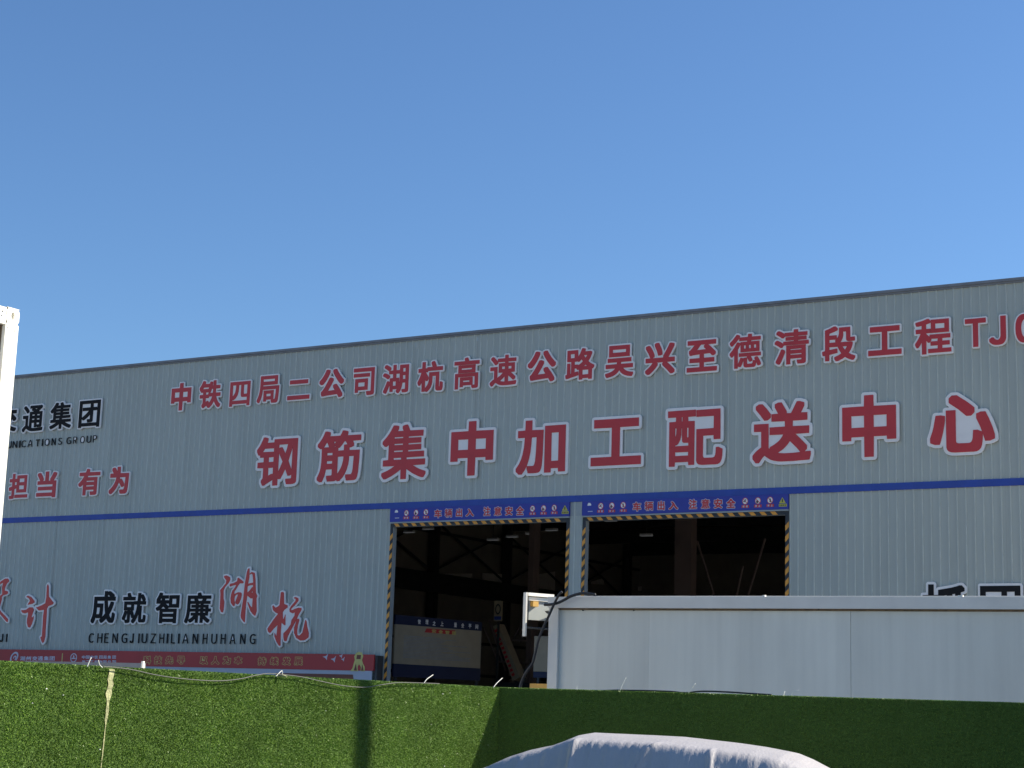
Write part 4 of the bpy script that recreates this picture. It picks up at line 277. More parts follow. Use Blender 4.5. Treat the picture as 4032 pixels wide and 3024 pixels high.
'理': ([[328,119,837,120,836,205,641,208,643,270,812,272,810,355,645,355,641,360,643,406,802,409,801,770,396,771,390,754,128,753,128,670,214,668,218,664,217,544,137,543,134,538,135,457,217,455,218,295,119,261,119,227,133,172,170,172,391,246,395,248,397,270,549,268,548,205,328,204],[307,321,306,455,379,458,379,539,376,543,306,544,306,667,390,669,392,409,548,406,549,357,386,355,381,336,350,335],[479,490,478,549,554,548,553,490],[639,490,638,549,714,548,713,490],[479,630,478,687,554,686,553,630],[639,630,638,687,714,686,713,630]], [[319,79,838,78,857,84,870,96,878,117,877,212,866,233,844,246,852,267,853,355,849,372,838,387,843,407,843,772,838,790,825,804,803,811,391,811,373,807,359,795,123,795,107,789,94,777,87,755,90,653,100,639,117,630,177,628,177,584,124,582,99,564,93,545,94,450,103,431,119,419,177,416,177,323,103,299,83,280,79,222,93,163,102,146,117,134,171,131,286,167,289,104,301,88]]),
'之': ([[150,110,207,111,243,158,273,189,346,143,436,121,576,118,830,126,847,188,846,242,550,228,466,234,410,251,528,342,665,471,722,538,776,610,775,668,734,694,571,693,569,720,564,732,485,844,432,843,383,817,383,762,429,693,149,691,149,581,579,579,509,505,394,404,263,313,223,306,186,286,116,223,110,213,110,160]], [[142,70,208,70,224,74,239,84,277,135,357,95,447,80,750,81,837,85,858,96,870,113,888,186,887,251,879,267,866,279,849,283,790,283,629,270,504,271,619,368,694,444,754,512,809,586,816,606,816,669,805,696,743,734,609,732,580,783,524,864,508,879,489,884,421,882,353,844,343,822,342,762,353,733,146,732,120,721,107,695,107,579,114,559,129,545,148,540,487,540,370,437,302,386,246,351,208,344,163,320,125,290,77,240,70,218,72,144,116,88]]),
'上': ([[110,109,846,109,846,221,510,224,510,467,793,468,794,580,510,581,509,813,395,814,394,223,110,221]], [[101,69,847,68,872,77,888,104,888,222,882,242,867,257,848,262,550,262,550,427,795,428,817,434,830,449,835,466,835,583,827,605,813,617,797,621,550,621,550,817,540,840,526,851,510,855,392,855,370,847,358,833,354,815,354,262,108,262,84,253,69,226,69,106,79,82]]),
'量': ([[125,124,831,124,830,192,516,194,519,211,769,213,768,276,516,280,519,293,752,293,753,506,210,506,210,294,434,293,437,280,190,276,188,213,434,211,436,194,126,192],[288,353,290,370,437,367,434,353],[518,353,519,370,673,367,670,353],[288,430,290,445,437,442,434,429],[518,430,519,445,673,442,670,429],[129,516,824,516,827,580,131,583],[223,591,730,591,732,797,223,798],[303,650,301,663,306,666,646,666,651,661,646,650],[303,724,301,737,306,740,646,740,651,735,646,723]], [[116,84,833,83,849,87,863,98,873,122,871,204,862,220,849,229,810,233,809,284,794,308,794,475,838,477,861,494,868,514,867,589,858,609,842,621,772,624,772,800,768,817,758,829,733,839,222,839,204,835,191,824,181,800,181,624,113,621,96,608,87,586,87,512,95,492,119,476,169,475,169,312,149,287,147,233,104,228,90,215,84,198,85,113,97,94]]),
'平': ([[420,109,533,110,534,376,847,379,846,489,679,491,757,645,759,700,805,703,803,812,150,810,150,703,202,699,203,646,237,574,266,491,110,489,109,379,418,376],[380,490,381,548,364,601,321,700,419,699,419,491],[535,490,533,699,634,700,602,620,562,544,562,491]], [[411,69,538,69,555,75,568,88,573,108,574,336,849,336,869,343,883,359,888,376,888,490,878,515,852,529,746,530,795,630,799,660,827,668,844,691,845,817,838,835,823,848,804,853,149,853,128,846,114,830,110,813,112,689,131,666,162,660,165,631,210,530,104,529,78,515,68,490,71,362,84,345,106,336,379,336,379,104,390,82]]),
'间': ([[116,116,215,117,215,659,261,661,307,693,307,732,302,740,256,799,212,840,168,840,128,813,128,770,202,683,115,678],[610,119,685,119,739,124,760,135,774,158,777,807,313,808,313,712,676,710,676,222,665,213,591,213,591,172],[283,250,608,250,607,635,282,635],[376,339,376,398,513,396,511,339],[376,488,376,545,513,544,511,488]], [[107,76,218,75,243,86,255,112,256,218,281,209,550,209,551,163,571,106,584,88,603,79,689,78,747,84,771,93,798,116,814,147,818,183,818,809,814,825,804,838,778,849,312,849,293,844,280,833,241,870,213,880,156,878,98,842,87,819,88,764,95,747,118,721,88,710,75,683,75,116,84,89]]),
'C': ([[419,134,465,136,505,145,536,157,573,178,598,198,628,231,627,236,596,272,580,286,534,247,509,232,481,220,454,214,427,213,371,220,322,244,306,259,279,286,249,340,230,411,225,475,230,546,250,619,283,675,326,713,373,736,427,743,456,742,498,729,526,713,561,683,566,682,611,735,611,743,588,765,538,798,505,811,474,818,431,822,351,812,336,807,277,781,218,731,173,664,147,588,134,479,144,375,172,291,216,224,267,180,283,171,345,144]], []),
'H': ([[135,134,225,136,225,452,226,456,231,457,537,456,539,136,629,135,628,822,539,820,538,540,537,536,532,536,226,536,225,820,134,821]], []),
'E': ([[135,134,541,135,540,212,230,213,225,217,226,456,479,457,482,458,483,462,481,534,226,536,225,743,530,745,531,822,134,821]], []),
'N': ([[135,134,216,134,220,137,220,525,212,699,281,568,530,136,624,135,623,822,541,822,537,819,537,459,541,357,548,267,546,259,475,393,227,820,134,821]], []),
'G': ([[429,134,477,136,519,144,558,157,606,183,639,211,639,492,419,492,419,419,554,418,558,415,558,251,544,239,512,224,457,213,380,220,325,246,281,286,250,339,232,402,225,486,231,554,252,620,285,673,329,712,382,736,439,743,470,742,498,736,528,723,584,682,630,735,630,743,609,762,554,798,520,811,486,819,441,822,357,812,342,807,281,781,220,730,173,663,149,594,144,578,134,479,145,372,173,291,218,224,277,176,300,165,352,144]], []),
'I': ([[135,134,221,134,225,137,225,818,222,822,138,822,134,819]], []),
'U': ([[372,134,444,140,504,162,551,198,589,255,612,326,621,421,619,822,535,820,534,426,528,352,513,300,488,260,456,233,419,218,382,214,337,218,300,233,268,261,244,300,229,353,223,429,222,820,134,820,134,422,143,326,166,253,203,198,251,162,311,140]], []),
'Z': ([[135,134,610,135,609,212,250,214,604,763,605,822,167,821,168,745,490,743,135,193]], []),
'L': ([[135,134,520,134,524,137,522,212,225,214,225,818,222,822,138,822,134,819]], []),
'A': ([[135,134,226,135,291,340,297,343,536,342,601,136,698,136,465,822,365,820,145,173,134,139],[317,416,316,419,415,740,513,417]], []),
'M': ([[135,134,212,134,216,137,216,550,208,696,388,204,447,203,452,204,456,217,630,700,622,548,622,137,626,134,707,135,706,822,598,820,421,319,243,820,134,821]], []),
'O': ([[414,134,494,144,509,149,568,177,624,228,666,295,685,355,693,380,702,474,695,569,689,594,666,665,624,730,569,780,558,785,501,811,419,822,341,812,329,808,271,782,213,732,170,665,144,584,134,481,143,386,148,365,170,295,213,227,275,173,336,145],[414,213,366,220,319,245,278,286,249,340,230,406,225,487,230,552,247,613,278,673,317,711,362,734,420,743,471,736,516,713,559,672,587,621,603,565,611,480,604,400,588,341,559,287,519,246,472,221]], []),
'S': ([[360,134,432,140,489,160,531,188,564,224,570,235,587,272,593,320,589,369,577,405,554,439,536,456,481,491,312,567,290,583,272,601,260,623,255,657,258,675,264,689,270,700,288,718,312,732,341,741,366,743,404,742,427,737,475,718,525,683,533,689,570,735,569,743,545,764,520,782,487,799,445,813,415,820,379,822,316,816,266,800,217,766,192,738,172,695,165,650,170,599,187,560,209,531,237,507,293,476,424,418,472,389,489,369,500,345,503,312,499,287,488,263,468,242,440,226,405,215,357,213,301,223,273,234,242,250,187,294,176,286,135,235,141,224,172,198,200,179,235,161,280,145,325,136]], []),
'R': ([[135,134,225,136,225,420,226,424,231,424,342,424,508,136,609,135,607,146,441,432,480,448,504,461,522,473,541,490,571,534,585,575,591,634,583,694,559,744,524,779,477,803,410,819,352,822,134,821],[227,498,226,747,337,747,383,745,425,736,451,723,480,698,494,669,497,655,499,623,495,591,481,557,459,532,425,512,379,501,343,498]], []),
'P': ([[135,134,225,136,226,405,335,405,399,410,451,423,470,429,519,457,557,498,582,558,590,619,582,681,558,738,518,778,467,803,407,817,333,822,134,821],[227,481,226,747,350,746,372,745,416,736,452,719,478,694,494,655,498,620,494,581,479,541,454,514,421,496,375,484,321,480]], []),
'D': ([[135,134,312,134,411,145,487,175,544,220,594,292,622,377,623,390,631,485,622,583,594,668,568,707,549,734,486,782,406,812,382,815,308,822,134,820],[227,210,225,745,297,747,370,739,429,717,439,710,478,677,511,624,530,559,537,489,529,396,511,336,483,290,476,280,430,242,370,218,302,210]], []),
'Q': ([[526,134,573,136,610,147,598,202,593,204,540,195,489,203,462,214,442,227,423,246,413,262,462,280,509,309,547,351,574,402,593,470,598,529,592,623,579,664,569,694,536,747,487,789,434,813,370,822,300,813,246,789,201,751,163,691,141,624,134,544,140,467,158,405,188,349,226,307,276,277,330,262,348,228,370,200,403,171,445,149,480,139],[363,322,323,328,291,345,253,381,228,429,214,481,209,542,214,603,219,623,229,655,252,698,288,733,323,750,366,757,410,750,442,734,481,698,504,657,518,608,523,542,516,471,504,426,481,383,449,349,434,341,409,328]], []),
'a': ([[320,134,369,138,405,147,440,160,480,182,541,225,553,151,647,152,647,556,642,629,624,695,593,750,550,789,494,813,416,822,365,819,320,810,270,793,233,778,190,754,161,735,204,657,211,658,266,690,297,704,366,723,401,726,446,719,481,702,506,674,521,643,530,603,531,567,396,545,306,521,238,491,223,482,176,442,144,389,134,319,140,265,159,218,190,181,226,156,270,140],[341,229,301,238,279,251,260,272,249,295,245,330,250,362,272,400,308,429,363,454,441,474,532,487,532,312,479,270,437,247,412,237,385,230]], []),
'b': ([[333,134,392,142,440,164,479,198,511,247,533,311,539,372,534,455,520,506,494,555,460,590,411,613,355,621,311,614,276,601,214,563,216,820,136,822,134,147,200,146,207,187,210,189,247,162,270,149,311,137],[323,204,297,208,270,217,241,233,217,252,216,485,238,507,277,533,316,548,341,549,371,545,402,530,428,502,442,471,452,431,454,373,450,333,439,292,418,253,391,227,366,213]], []),
'c': ([[435,134,480,136,555,155,589,171,619,189,655,218,617,280,604,295,554,260,506,239,479,233,452,231,397,238,347,262,311,295,276,353,258,409,257,422,252,477,258,541,278,606,311,657,351,693,397,716,454,725,498,718,521,709,555,689,578,671,585,670,640,740,639,747,617,765,589,784,558,801,502,817,452,822,362,811,292,782,226,730,179,665,148,586,134,479,144,379,148,365,175,291,222,223,278,178,292,170,356,144]], []),
'禁': ([[343,120,466,123,500,130,517,142,527,172,527,310,531,314,612,313,584,293,585,258,673,190,732,134,768,133,811,162,812,194,749,251,669,312,818,314,819,393,142,393,142,315,271,312,212,251,133,198,133,166,178,131,211,132,236,148,292,193,338,240,360,268,360,300,329,313,437,313,435,205,324,200,324,168],[228,421,742,421,743,499,679,502,679,586,767,504,799,505,833,541,834,575,772,623,720,679,809,681,809,759,680,760,677,836,595,836,592,760,462,758,462,682,548,679,509,635,474,605,470,628,399,679,459,683,459,759,359,760,355,836,273,836,270,760,148,759,149,681,232,679,185,623,121,569,122,538,153,502,187,501,229,534,271,579,271,502,227,499],[359,501,359,598,409,556,428,555,430,541,466,504,502,509,541,538,593,589,591,501]], [[334,80,471,82,529,99,551,119,563,143,568,220,648,158,707,102,721,94,783,95,837,129,849,146,853,196,848,213,786,273,832,276,855,295,860,313,859,402,851,420,836,431,784,435,784,464,808,465,824,472,866,516,875,535,875,579,870,595,815,640,837,651,849,670,849,768,838,788,819,799,719,800,717,848,708,863,694,873,594,877,575,872,555,848,552,800,397,800,395,848,376,871,357,876,266,876,247,868,235,853,231,800,141,800,122,790,110,775,109,671,120,651,144,640,86,591,81,574,82,529,90,511,132,467,149,460,186,460,186,435,129,432,113,422,103,406,101,313,105,296,129,276,173,273,99,221,92,201,94,153,105,136,147,103,174,91,226,94,292,139,309,97]]),
'止': ([[110,109,847,110,846,220,565,222,565,457,812,458,814,564,809,570,565,571,563,822,451,820,450,221,328,222,328,655,216,657,214,222,109,219]], [[101,69,848,68,868,74,882,88,888,108,888,223,882,241,868,255,848,260,605,261,605,417,814,418,834,424,847,436,853,452,854,570,843,596,819,609,605,610,605,825,599,843,585,857,565,863,445,862,424,852,412,833,410,260,368,261,368,657,363,677,348,691,327,697,210,697,192,691,180,678,173,657,173,261,97,259,78,246,69,224,69,102,80,80]]),
'吸': ([[303,117,343,117,381,161,411,207,440,265,481,389,545,287,494,246,416,200,416,161,455,117,496,117,568,160,621,204,678,163,760,120,800,120,838,167,837,208,754,249,698,292,757,399,787,480,806,554,806,590,802,594,769,607,685,606,728,772,727,814,340,815,333,791,117,790,117,250,206,248,210,321,345,321,311,256,255,190,256,151],[350,330,349,719,420,721,417,635,404,524,384,425],[620,376,561,467,511,590,521,721,609,719,562,555,562,516,687,512,660,445],[210,416,208,694,255,697,258,419]], [[295,77,359,79,400,119,424,89,440,79,504,77,566,110,623,151,683,112,740,84,805,80,829,91,873,146,879,163,879,208,870,232,857,244,798,271,751,301,794,381,816,436,846,544,846,591,840,613,823,629,779,646,739,648,769,768,768,824,749,849,728,855,335,855,315,849,300,831,113,831,96,825,82,812,76,790,78,237,89,218,109,208,218,209,215,149,220,131,233,116]]),
'烟': ([[159,122,193,122,217,149,262,220,292,294,350,205,382,204,395,213,397,121,477,121,479,162,484,165,727,165,732,128,813,129,812,805,397,806,395,705,347,707,321,624,319,834,235,835,233,505,216,377,196,312,166,252,121,192,122,159],[532,249,569,298,614,384,679,250],[720,249,729,255,729,250],[393,319,314,426,320,507,362,507,393,573],[481,338,480,521,555,523,548,474,534,429,511,381],[728,360,639,515,640,522,730,521],[159,457,194,457,202,480,222,586,228,649,228,679,223,683,186,688,153,687,144,599,120,505,120,477],[481,603,480,722,563,723,564,604],[643,603,641,722,729,723,729,604]], [[151,82,198,81,220,90,261,140,301,206,323,173,355,163,358,107,370,90,389,81,491,83,512,99,520,125,689,125,701,99,727,87,818,87,843,100,854,127,854,805,850,822,840,836,814,846,395,846,375,840,360,825,353,857,329,875,231,876,204,863,194,839,194,729,142,727,127,719,117,707,102,599,80,509,80,466,93,443,147,418,181,416,157,325,131,272,88,216,81,197,81,154,87,137,133,90]]),
'湖草': ([[562,141,568,140,570,144,571,356,585,475,643,438,673,437,677,434,675,323,643,345,605,393,600,394,594,389,648,283,690,242,728,219,733,223,751,276,736,432,737,441,748,469,721,508,702,671,686,755,680,761,635,771,608,753,606,736,630,751,652,737,663,689,669,640,664,635,621,630,588,621,588,636,601,703,596,813,591,818,571,810,558,770,536,623,523,427,498,226,506,192,544,151],[194,262,202,261,206,266,215,339,215,400,198,436,190,538,211,581,264,634,292,678,283,710,226,732,191,726,186,721,192,703,230,669,221,628,137,546,146,489,148,312,172,268],[378,341,383,341,386,344,391,381,379,420,380,459,383,465,404,485,432,490,437,489,396,393,407,372,439,361,461,382,484,429,495,484,487,509,479,514,432,517,379,495,372,498,370,524,395,554,426,601,448,626,455,630,498,627,514,640,513,645,502,655,427,700,415,698,410,694,408,661,405,656,349,632,302,628,285,609,292,593,297,589,350,605,391,609,394,606,380,580,336,534,322,492,315,441,326,382,361,347],[649,509,668,539,670,511],[585,512,582,518,580,555,583,593,628,604,671,605,671,578,659,581,610,528]], [[563,117,573,117,581,120,590,136,593,341,630,270,678,224,722,197,737,196,748,204,772,266,772,285,757,434,768,459,770,471,765,482,742,512,741,519,722,685,704,770,691,780,658,790,631,792,618,787,617,822,611,834,595,841,571,835,559,830,553,823,538,783,520,669,441,718,425,722,402,717,392,710,388,700,386,671,343,653,302,650,313,669,314,680,306,714,298,727,231,753,174,744,165,733,164,717,174,690,207,661,202,638,162,597,121,564,115,550,125,487,126,308,152,260,166,246,202,239,218,244,227,260,236,333,236,406,219,441,212,532,228,569,263,603,277,576,291,567,302,568,353,584,319,548,301,499,294,427,306,373,350,328,377,319,389,318,403,327,409,348,436,339,454,344,479,370,499,410,477,233,477,212,485,184,496,170,532,132]]),
'杭草': ([[341,138,357,140,362,144,355,322,358,427,363,429,404,400,417,396,422,400,415,531,412,532,410,528,396,486,382,474,377,474,368,560,390,590,442,621,445,626,437,650,389,665,383,669,371,805,367,810,346,819,326,813,322,808,313,651,283,630,251,620,245,622,213,647,197,636,214,586,260,555,293,544,295,539,232,471,138,352,154,313,183,297,240,354,297,400,299,393,291,268,288,265,282,267,258,301,256,295,259,256,296,188],[443,197,450,196,453,200,475,268,588,458,590,455,587,426,565,370,568,301,605,240,670,208,697,209,743,213,793,245,798,251,799,300,768,383,754,447,738,466,735,464,727,432,699,305,657,270,625,275,620,278,613,329,621,399,639,457,633,479,604,478,600,482,630,542,664,589,666,596,662,610,658,615,616,618,554,601,512,584,505,588,500,598,501,603,563,655,609,703,608,729,605,738,564,752,542,748,536,744,544,732,565,729,563,701,495,636,475,599,481,569,487,562,529,547,566,560,559,515,517,462,508,409,460,347,400,295,403,245,414,206,420,201]], [[337,116,371,120,379,126,383,134,380,270,382,240,399,190,412,181,449,174,461,176,472,187,495,258,544,338,548,290,587,227,595,220,665,187,743,190,754,194,815,235,820,245,821,272,820,305,788,390,773,457,752,485,739,490,725,487,715,475,680,317,651,292,639,295,634,327,641,383,660,449,661,459,653,491,645,499,634,502,648,531,686,583,688,600,679,626,670,633,659,637,610,639,562,626,628,691,631,700,630,733,623,752,614,758,566,773,552,773,521,763,513,752,513,738,527,718,540,709,480,653,467,631,460,657,451,667,403,683,391,815,382,827,346,841,312,831,301,818,294,664,273,650,252,643,224,667,208,669,183,656,176,646,174,631,195,574,259,531,214,484,156,414,120,367,115,352,136,301,144,293,176,275,187,274,196,278,236,319,234,306,238,252,241,241,280,174,320,128]]),
'计草': ([[523,139,529,140,544,153,558,212,553,333,553,452,549,532,568,563,630,581,651,600,563,674,549,792,534,816,530,813,520,793,526,663,516,596,454,570,392,552,370,551,420,513,501,520,506,518,498,454,503,341,504,217,501,212,485,207,482,203,501,164],[288,316,300,317,326,356,345,416,344,447,340,446,323,427,310,444,340,518,339,525,316,549,267,550,211,521,162,516,139,519,138,515,142,500,164,485,202,479,246,492,251,490,254,466,243,416,244,370,267,322],[234,579,305,590,338,606,340,611,338,624,282,668,230,685,222,685,203,675,202,671,248,653,265,626,234,583]], [[520,116,536,118,562,139,579,206,574,335,574,459,570,528,580,545,636,560,646,566,670,585,675,599,673,609,665,619,583,684,570,799,550,832,534,840,524,838,516,832,499,800,504,664,496,610,447,590,389,574,359,574,348,566,343,552,330,567,315,571,350,587,359,595,361,616,355,639,295,686,232,708,220,708,186,690,179,681,176,670,180,660,186,654,235,636,240,628,213,591,209,581,214,564,230,555,206,542,161,538,141,543,131,542,119,534,115,521,123,489,153,466,193,458,210,458,231,465,221,420,224,361,252,305,263,299,293,293,306,295,316,302,345,345,366,410,365,460,357,470,344,475,361,512,362,529,414,491,481,496,477,436,482,340,483,230,464,221,460,213,458,203,485,149,510,121]]),
'设草': ([[676,137,708,138,704,178,633,232,540,293,494,336,490,343,529,480,526,531,556,555,624,568,660,589,640,620,581,629,576,634,578,671,608,733,660,780,658,787,636,812,625,819,570,819,481,778,400,733,396,727,396,701,379,663,355,624,350,625,308,657,235,680,227,680,198,664,200,659,265,636,280,603,280,595,243,540,242,535,308,548,332,560,336,559,337,552,341,551,365,563,372,571,408,633,435,706,476,737,525,752,530,750,512,679,527,608,530,576,528,571,420,514,362,470,359,463,335,481,276,483,217,450,170,438,142,440,138,435,149,401,187,385,194,385,242,398,247,396,254,350,255,251,291,180,303,174,312,163,335,172,403,266,420,311,425,315,486,282,575,217],[357,256,371,329,367,330,343,320,340,331,343,381,369,446,361,461,383,450,436,481,466,488,468,484,452,449,427,366,370,270]], [[670,116,713,115,727,124,730,133,731,147,727,181,723,190,645,250,552,310,513,349,550,475,547,521,565,535,633,548,674,570,682,580,681,598,655,637,640,643,598,649,598,665,626,722,681,772,683,787,674,801,644,834,635,839,571,841,556,837,466,795,381,747,374,734,375,708,349,654,317,677,233,703,222,701,179,678,171,661,178,646,250,618,256,605,257,600,220,545,217,536,218,525,224,517,233,512,246,512,325,531,342,529,380,547,389,556,428,625,451,691,486,718,501,721,491,677,508,584,409,532,357,493,340,503,271,504,210,470,166,459,141,463,128,461,119,454,115,444,123,406,129,391,137,382,183,363,194,362,229,371,233,347,234,245,274,166,290,155,302,141,319,140,351,155,357,168,422,256,434,286,482,258]]),
}
for _k, (_a, _b) in GLYPHS.items():
    core = dec(_a); plate = dec(_b)
    xs = [p[0] for l in core for p in l]; zs = [p[1] for l in core for p in l]
    x0, x1, z0, z1 = min(xs), max(xs), min(zs), max(zs)
    f = lambda L: [[((x - x0) / (x1 - x0), (z - z0) / (z1 - z0)) for x, z in l] for l in L]
    GL[_k] = (f(core), f(plate), (x1 - x0) / (z1 - z0))
def parea(l): return .5 * sum(l[i][0] * l[(i + 1) % len(l)][1] - l[(i + 1) % len(l)][0] * l[i][1] for i in range(len(l)))
def glyph(mb, loops, x0, z0, W, H, yf, yb, k, side=None):
    """outline loops (0..1) scaled to W x H at x0,z0, front face at y=yf, back at yb"""
    # group outer loops with their holes
    if not loops: return
    L = [[(x0 + x * W, z0 + z * H) for x, z in l] for l in loops]
    A = [parea(l) for l in L]; big = max(range(len(L)), key=lambda i: abs(A[i])); sg = 1 if A[big] > 0 else -1
    outs = [i for i in range(len(L)) if A[i] * sg > 0]; hol = [i for i in range(len(L)) if A[i] * sg <= 0]
    def inside(p, l):
        c = False; n = len(l)
        for i in range(n):
            (xa, za), (xb, zb) = l[i], l[(i + 1) % n]
            if (za > p[1]) != (zb > p[1]) and p[0] < xa + (p[1] - za) / (zb - za) * (xb - xa): c = not c
        return c
    own = {i: [] for i in outs}
    for h in hol:
        cand = [o for o in outs if inside(L[h][0], L[o])]
        if cand: own[min(cand, key=lambda o: abs(A[o]))].append(h)
    for o, hs in own.items():
        grp = [L[o]] + [L[h] for h in hs]; flat = [p for l in grp for p in l]
        tris = tessellate_polygon([[Vector((x, z, 0)) for x, z in l] for l in grp])
        b = len(mb.v); n = len(flat); mb.v += [(x, yf, z) for x, z in flat] + [(x, yb, z) for x, z in flat]
        kk = mb.m(k); ks = mb.m(side or k)
        for t in tris:
            a, c, d = t
            (ax, az), (cx, cz), (dx, dz) = flat[a], flat[c], flat[d]
            if (cx - ax) * (dz - az) - (dx - ax) * (cz - az) < 0: c, d = d, c
            mb.f.append((b + a, b + c, b + d)); mb.mi.append(kk)
        q = 0
        for l in grp:
            for i in range(len(l)):
                j = (i + 1) % len(l); mb.f.append((b + q + i, b + n + q + i, b + n + q + j, b + q + j)); mb.mi.append(ks)
            q += len(l)

# ================================================================== GROUND
g = MB(); g.poly([(-400, -300, 0), (400, -300, 0), (400, 600, 0), (-400, 600, 0)], 'asphalt')
struct(g.build('ground'))
g = MB(); g.poly([(-60, 17.5, .004), (60, 15.6, .004), (60, 90, .004), (-60, 90, .004)], 'concrete')
struct(g.build('yard'))

# ================================================================== THE HALL
RIB0, RIB = 7.1302, 0.17873
ZTOP, ZTR, ZS1, ZS0, ZB = 10.47, 10.385, 6.39, 6.245, 5.92
UL, UR = -20.5, 17.5
H = thing('factory_hall', 'long grey-blue corrugated steel factory hall with blue stripe and two open truck doors', 'factory hall', O3, HROT)
def sheet_mesh(u0, u1, z0, z1):
    """ribbed sheet from u0 to u1 in local coordinates starting at x=0"""
    mb = MB(); prof = [(0.0, 0.0)]
    k = math.floor((u0 - RIB0) / RIB)
    while RIB0 + k * RIB < u1 + .1:
        c = RIB0 + k * RIB - u0
        for dx, dy in ((-.021, 0), (-.012, -.024), (.012, -.024), (.021, 0)):
            if 0.001 < c + dx < u1 - u0 - .001: prof.append((c + dx, dy))
        k += 1
    prof.append((u1 - u0, prof[-1][1] if False else 0.0))
    for (xa, ya), (xb, yb) in zip(prof, prof[1:]): mb.poly([(xa, ya, z0), (xb, yb, z0), (xb, yb, z1), (xa, ya, z1)], 'sheet' if ya > -.02 or yb < -.02 or yb > ya + 9 else 'rib')  # one flank of each rib gets the painted highlight
    return mb.mesh('wall_panel')
def sheets(u0, u1, z0, z1):
    full = None; u = u0
    # panels cut on the global five-rib module
    mod = 5 * RIB; base = RIB0 - RIB / 2
    cuts = [u0]; k = math.ceil((u0 - base) / mod + .02)
    while base + k * mod < u1 - .02: cuts.append(base + k * mod); k += 1
    cuts.append(u1)
    for i, (a, b) in enumerate(zip(cuts, cuts[1:])):
        if abs(b - a - mod) < 1e-4:
            full = full or sheet_mesh(a, b, z0, z1); me = full
        else: me = sheet_mesh(a, b, z0, z1)
        o = link('wall_panel', me, H); o.location = (a, random.uniform(-.0035, .0035), 0)
D1 = (-3.285, 1.655); D2 = (1.985, 6.945)
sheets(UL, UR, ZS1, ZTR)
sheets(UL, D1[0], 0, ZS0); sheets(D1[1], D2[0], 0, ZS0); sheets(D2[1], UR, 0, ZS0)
mb = MB(); mb.box(UL - .05, UR + .05, -.034, .02, ZS0, ZS1, 'blue'); mb.build('blue_stripe', H)
mb = MB(); mb.box(UL - .1, UR + .1, -.07, .3, ZTR + .028, ZTOP, 'trim'); mb.box(UL - .1, UR + .1, -.04, .25, ZTR - .012, ZTR + .026, 'trim'); mb.build('roof_edge', H)
mb = MB(); mb.box(UL, UR, .32, 48, 10.2, 10.3, 'roofdark'); mb.build('roof', H)
for nm, a in (('side_wall', (UL, UL + .06, .05, 48)), ('side_wall', (UR - .06, UR, .05, 8)), ('side_wall', (UR - .06, UR, 14, 20)), ('side_wall', (UR - .06, UR, 26, 48)), ('back_wall', (UL + .07, UR - .07, 47.9, 48))):  # unseen right wall has two openings added to let light into the hall
    mb = MB(); mb.box(*a, 0, 10.19, 'sheet_in'); mb.build(nm, H)
for ya in (8.01, 20.01): mb = MB(); mb.box(UR - .06, UR, ya, ya + 5.98, 3.6, 10.19, 'sheet_in'); mb.build('side_wall', H)
mb = MB(); mb.box(UL + .1, UR - .1, .1, 47.8, .004, .06, 'concrete'); mb.build('floor_slab', H)
# frame above the doors behind the banner
mb = MB(); mb.box(D1[0], D2[1], -.005, .12, ZB + .01, ZS0 - .003, 'jamb'); mb.build('door_header', H)
def door(u0, u1):
    for s, ua in ((1, u0), (-1, u1)):
        x0, x1 = sorted((ua, ua + s * .085))
        mb = MB(); mb.box(x0, x1, -.012, .14, 0, ZB - .035, 'jamb'); o = mb.build('door_jamb', H)
        t = MB(); t.box(x0 + .002, x1 - .002, -.018, -.0125, .02, ZB - .115, 'tape')
        z = .05; dx = .1
        while z < ZB - .36:
            t.prism([(x0 + .002, z + (.0 if True else dx)), (x1 - .002, z + .09), (x1 - .002, z + .21), (x0 + .002, z + .12)], -.0215, -.0183, 'yellow'); z += .235
        t.build('hazard_strip', H)
    mb = MB(); mb.box(u0 + .0855, u1 - .0855, -.012, .14, ZB - .115, ZB - .0355, 'jamb'); mb.build('door_lintel', H)
    mb = MB(); mb.box(u0, u1, -.05, .13, ZB - .034, ZB - .004, 'jamb'); mb.build('lintel_trim', H)
    t = MB(); t.box(u0 + .002, u1 - .002, -.018, -.0125, ZB - .114, ZB - .037, 'tape'); x = u0 + .1
    while x < u1 - .3:
        t.prism([(x, ZB - .038), (x + .115, ZB - .038), (x + .185, ZB - .113), (x + .07, ZB - .113)][::-1], -.0215, -.0183, 'yellow'); x += .246
    t.build('hazard_strip', H)
door(*D1); door(*D2)
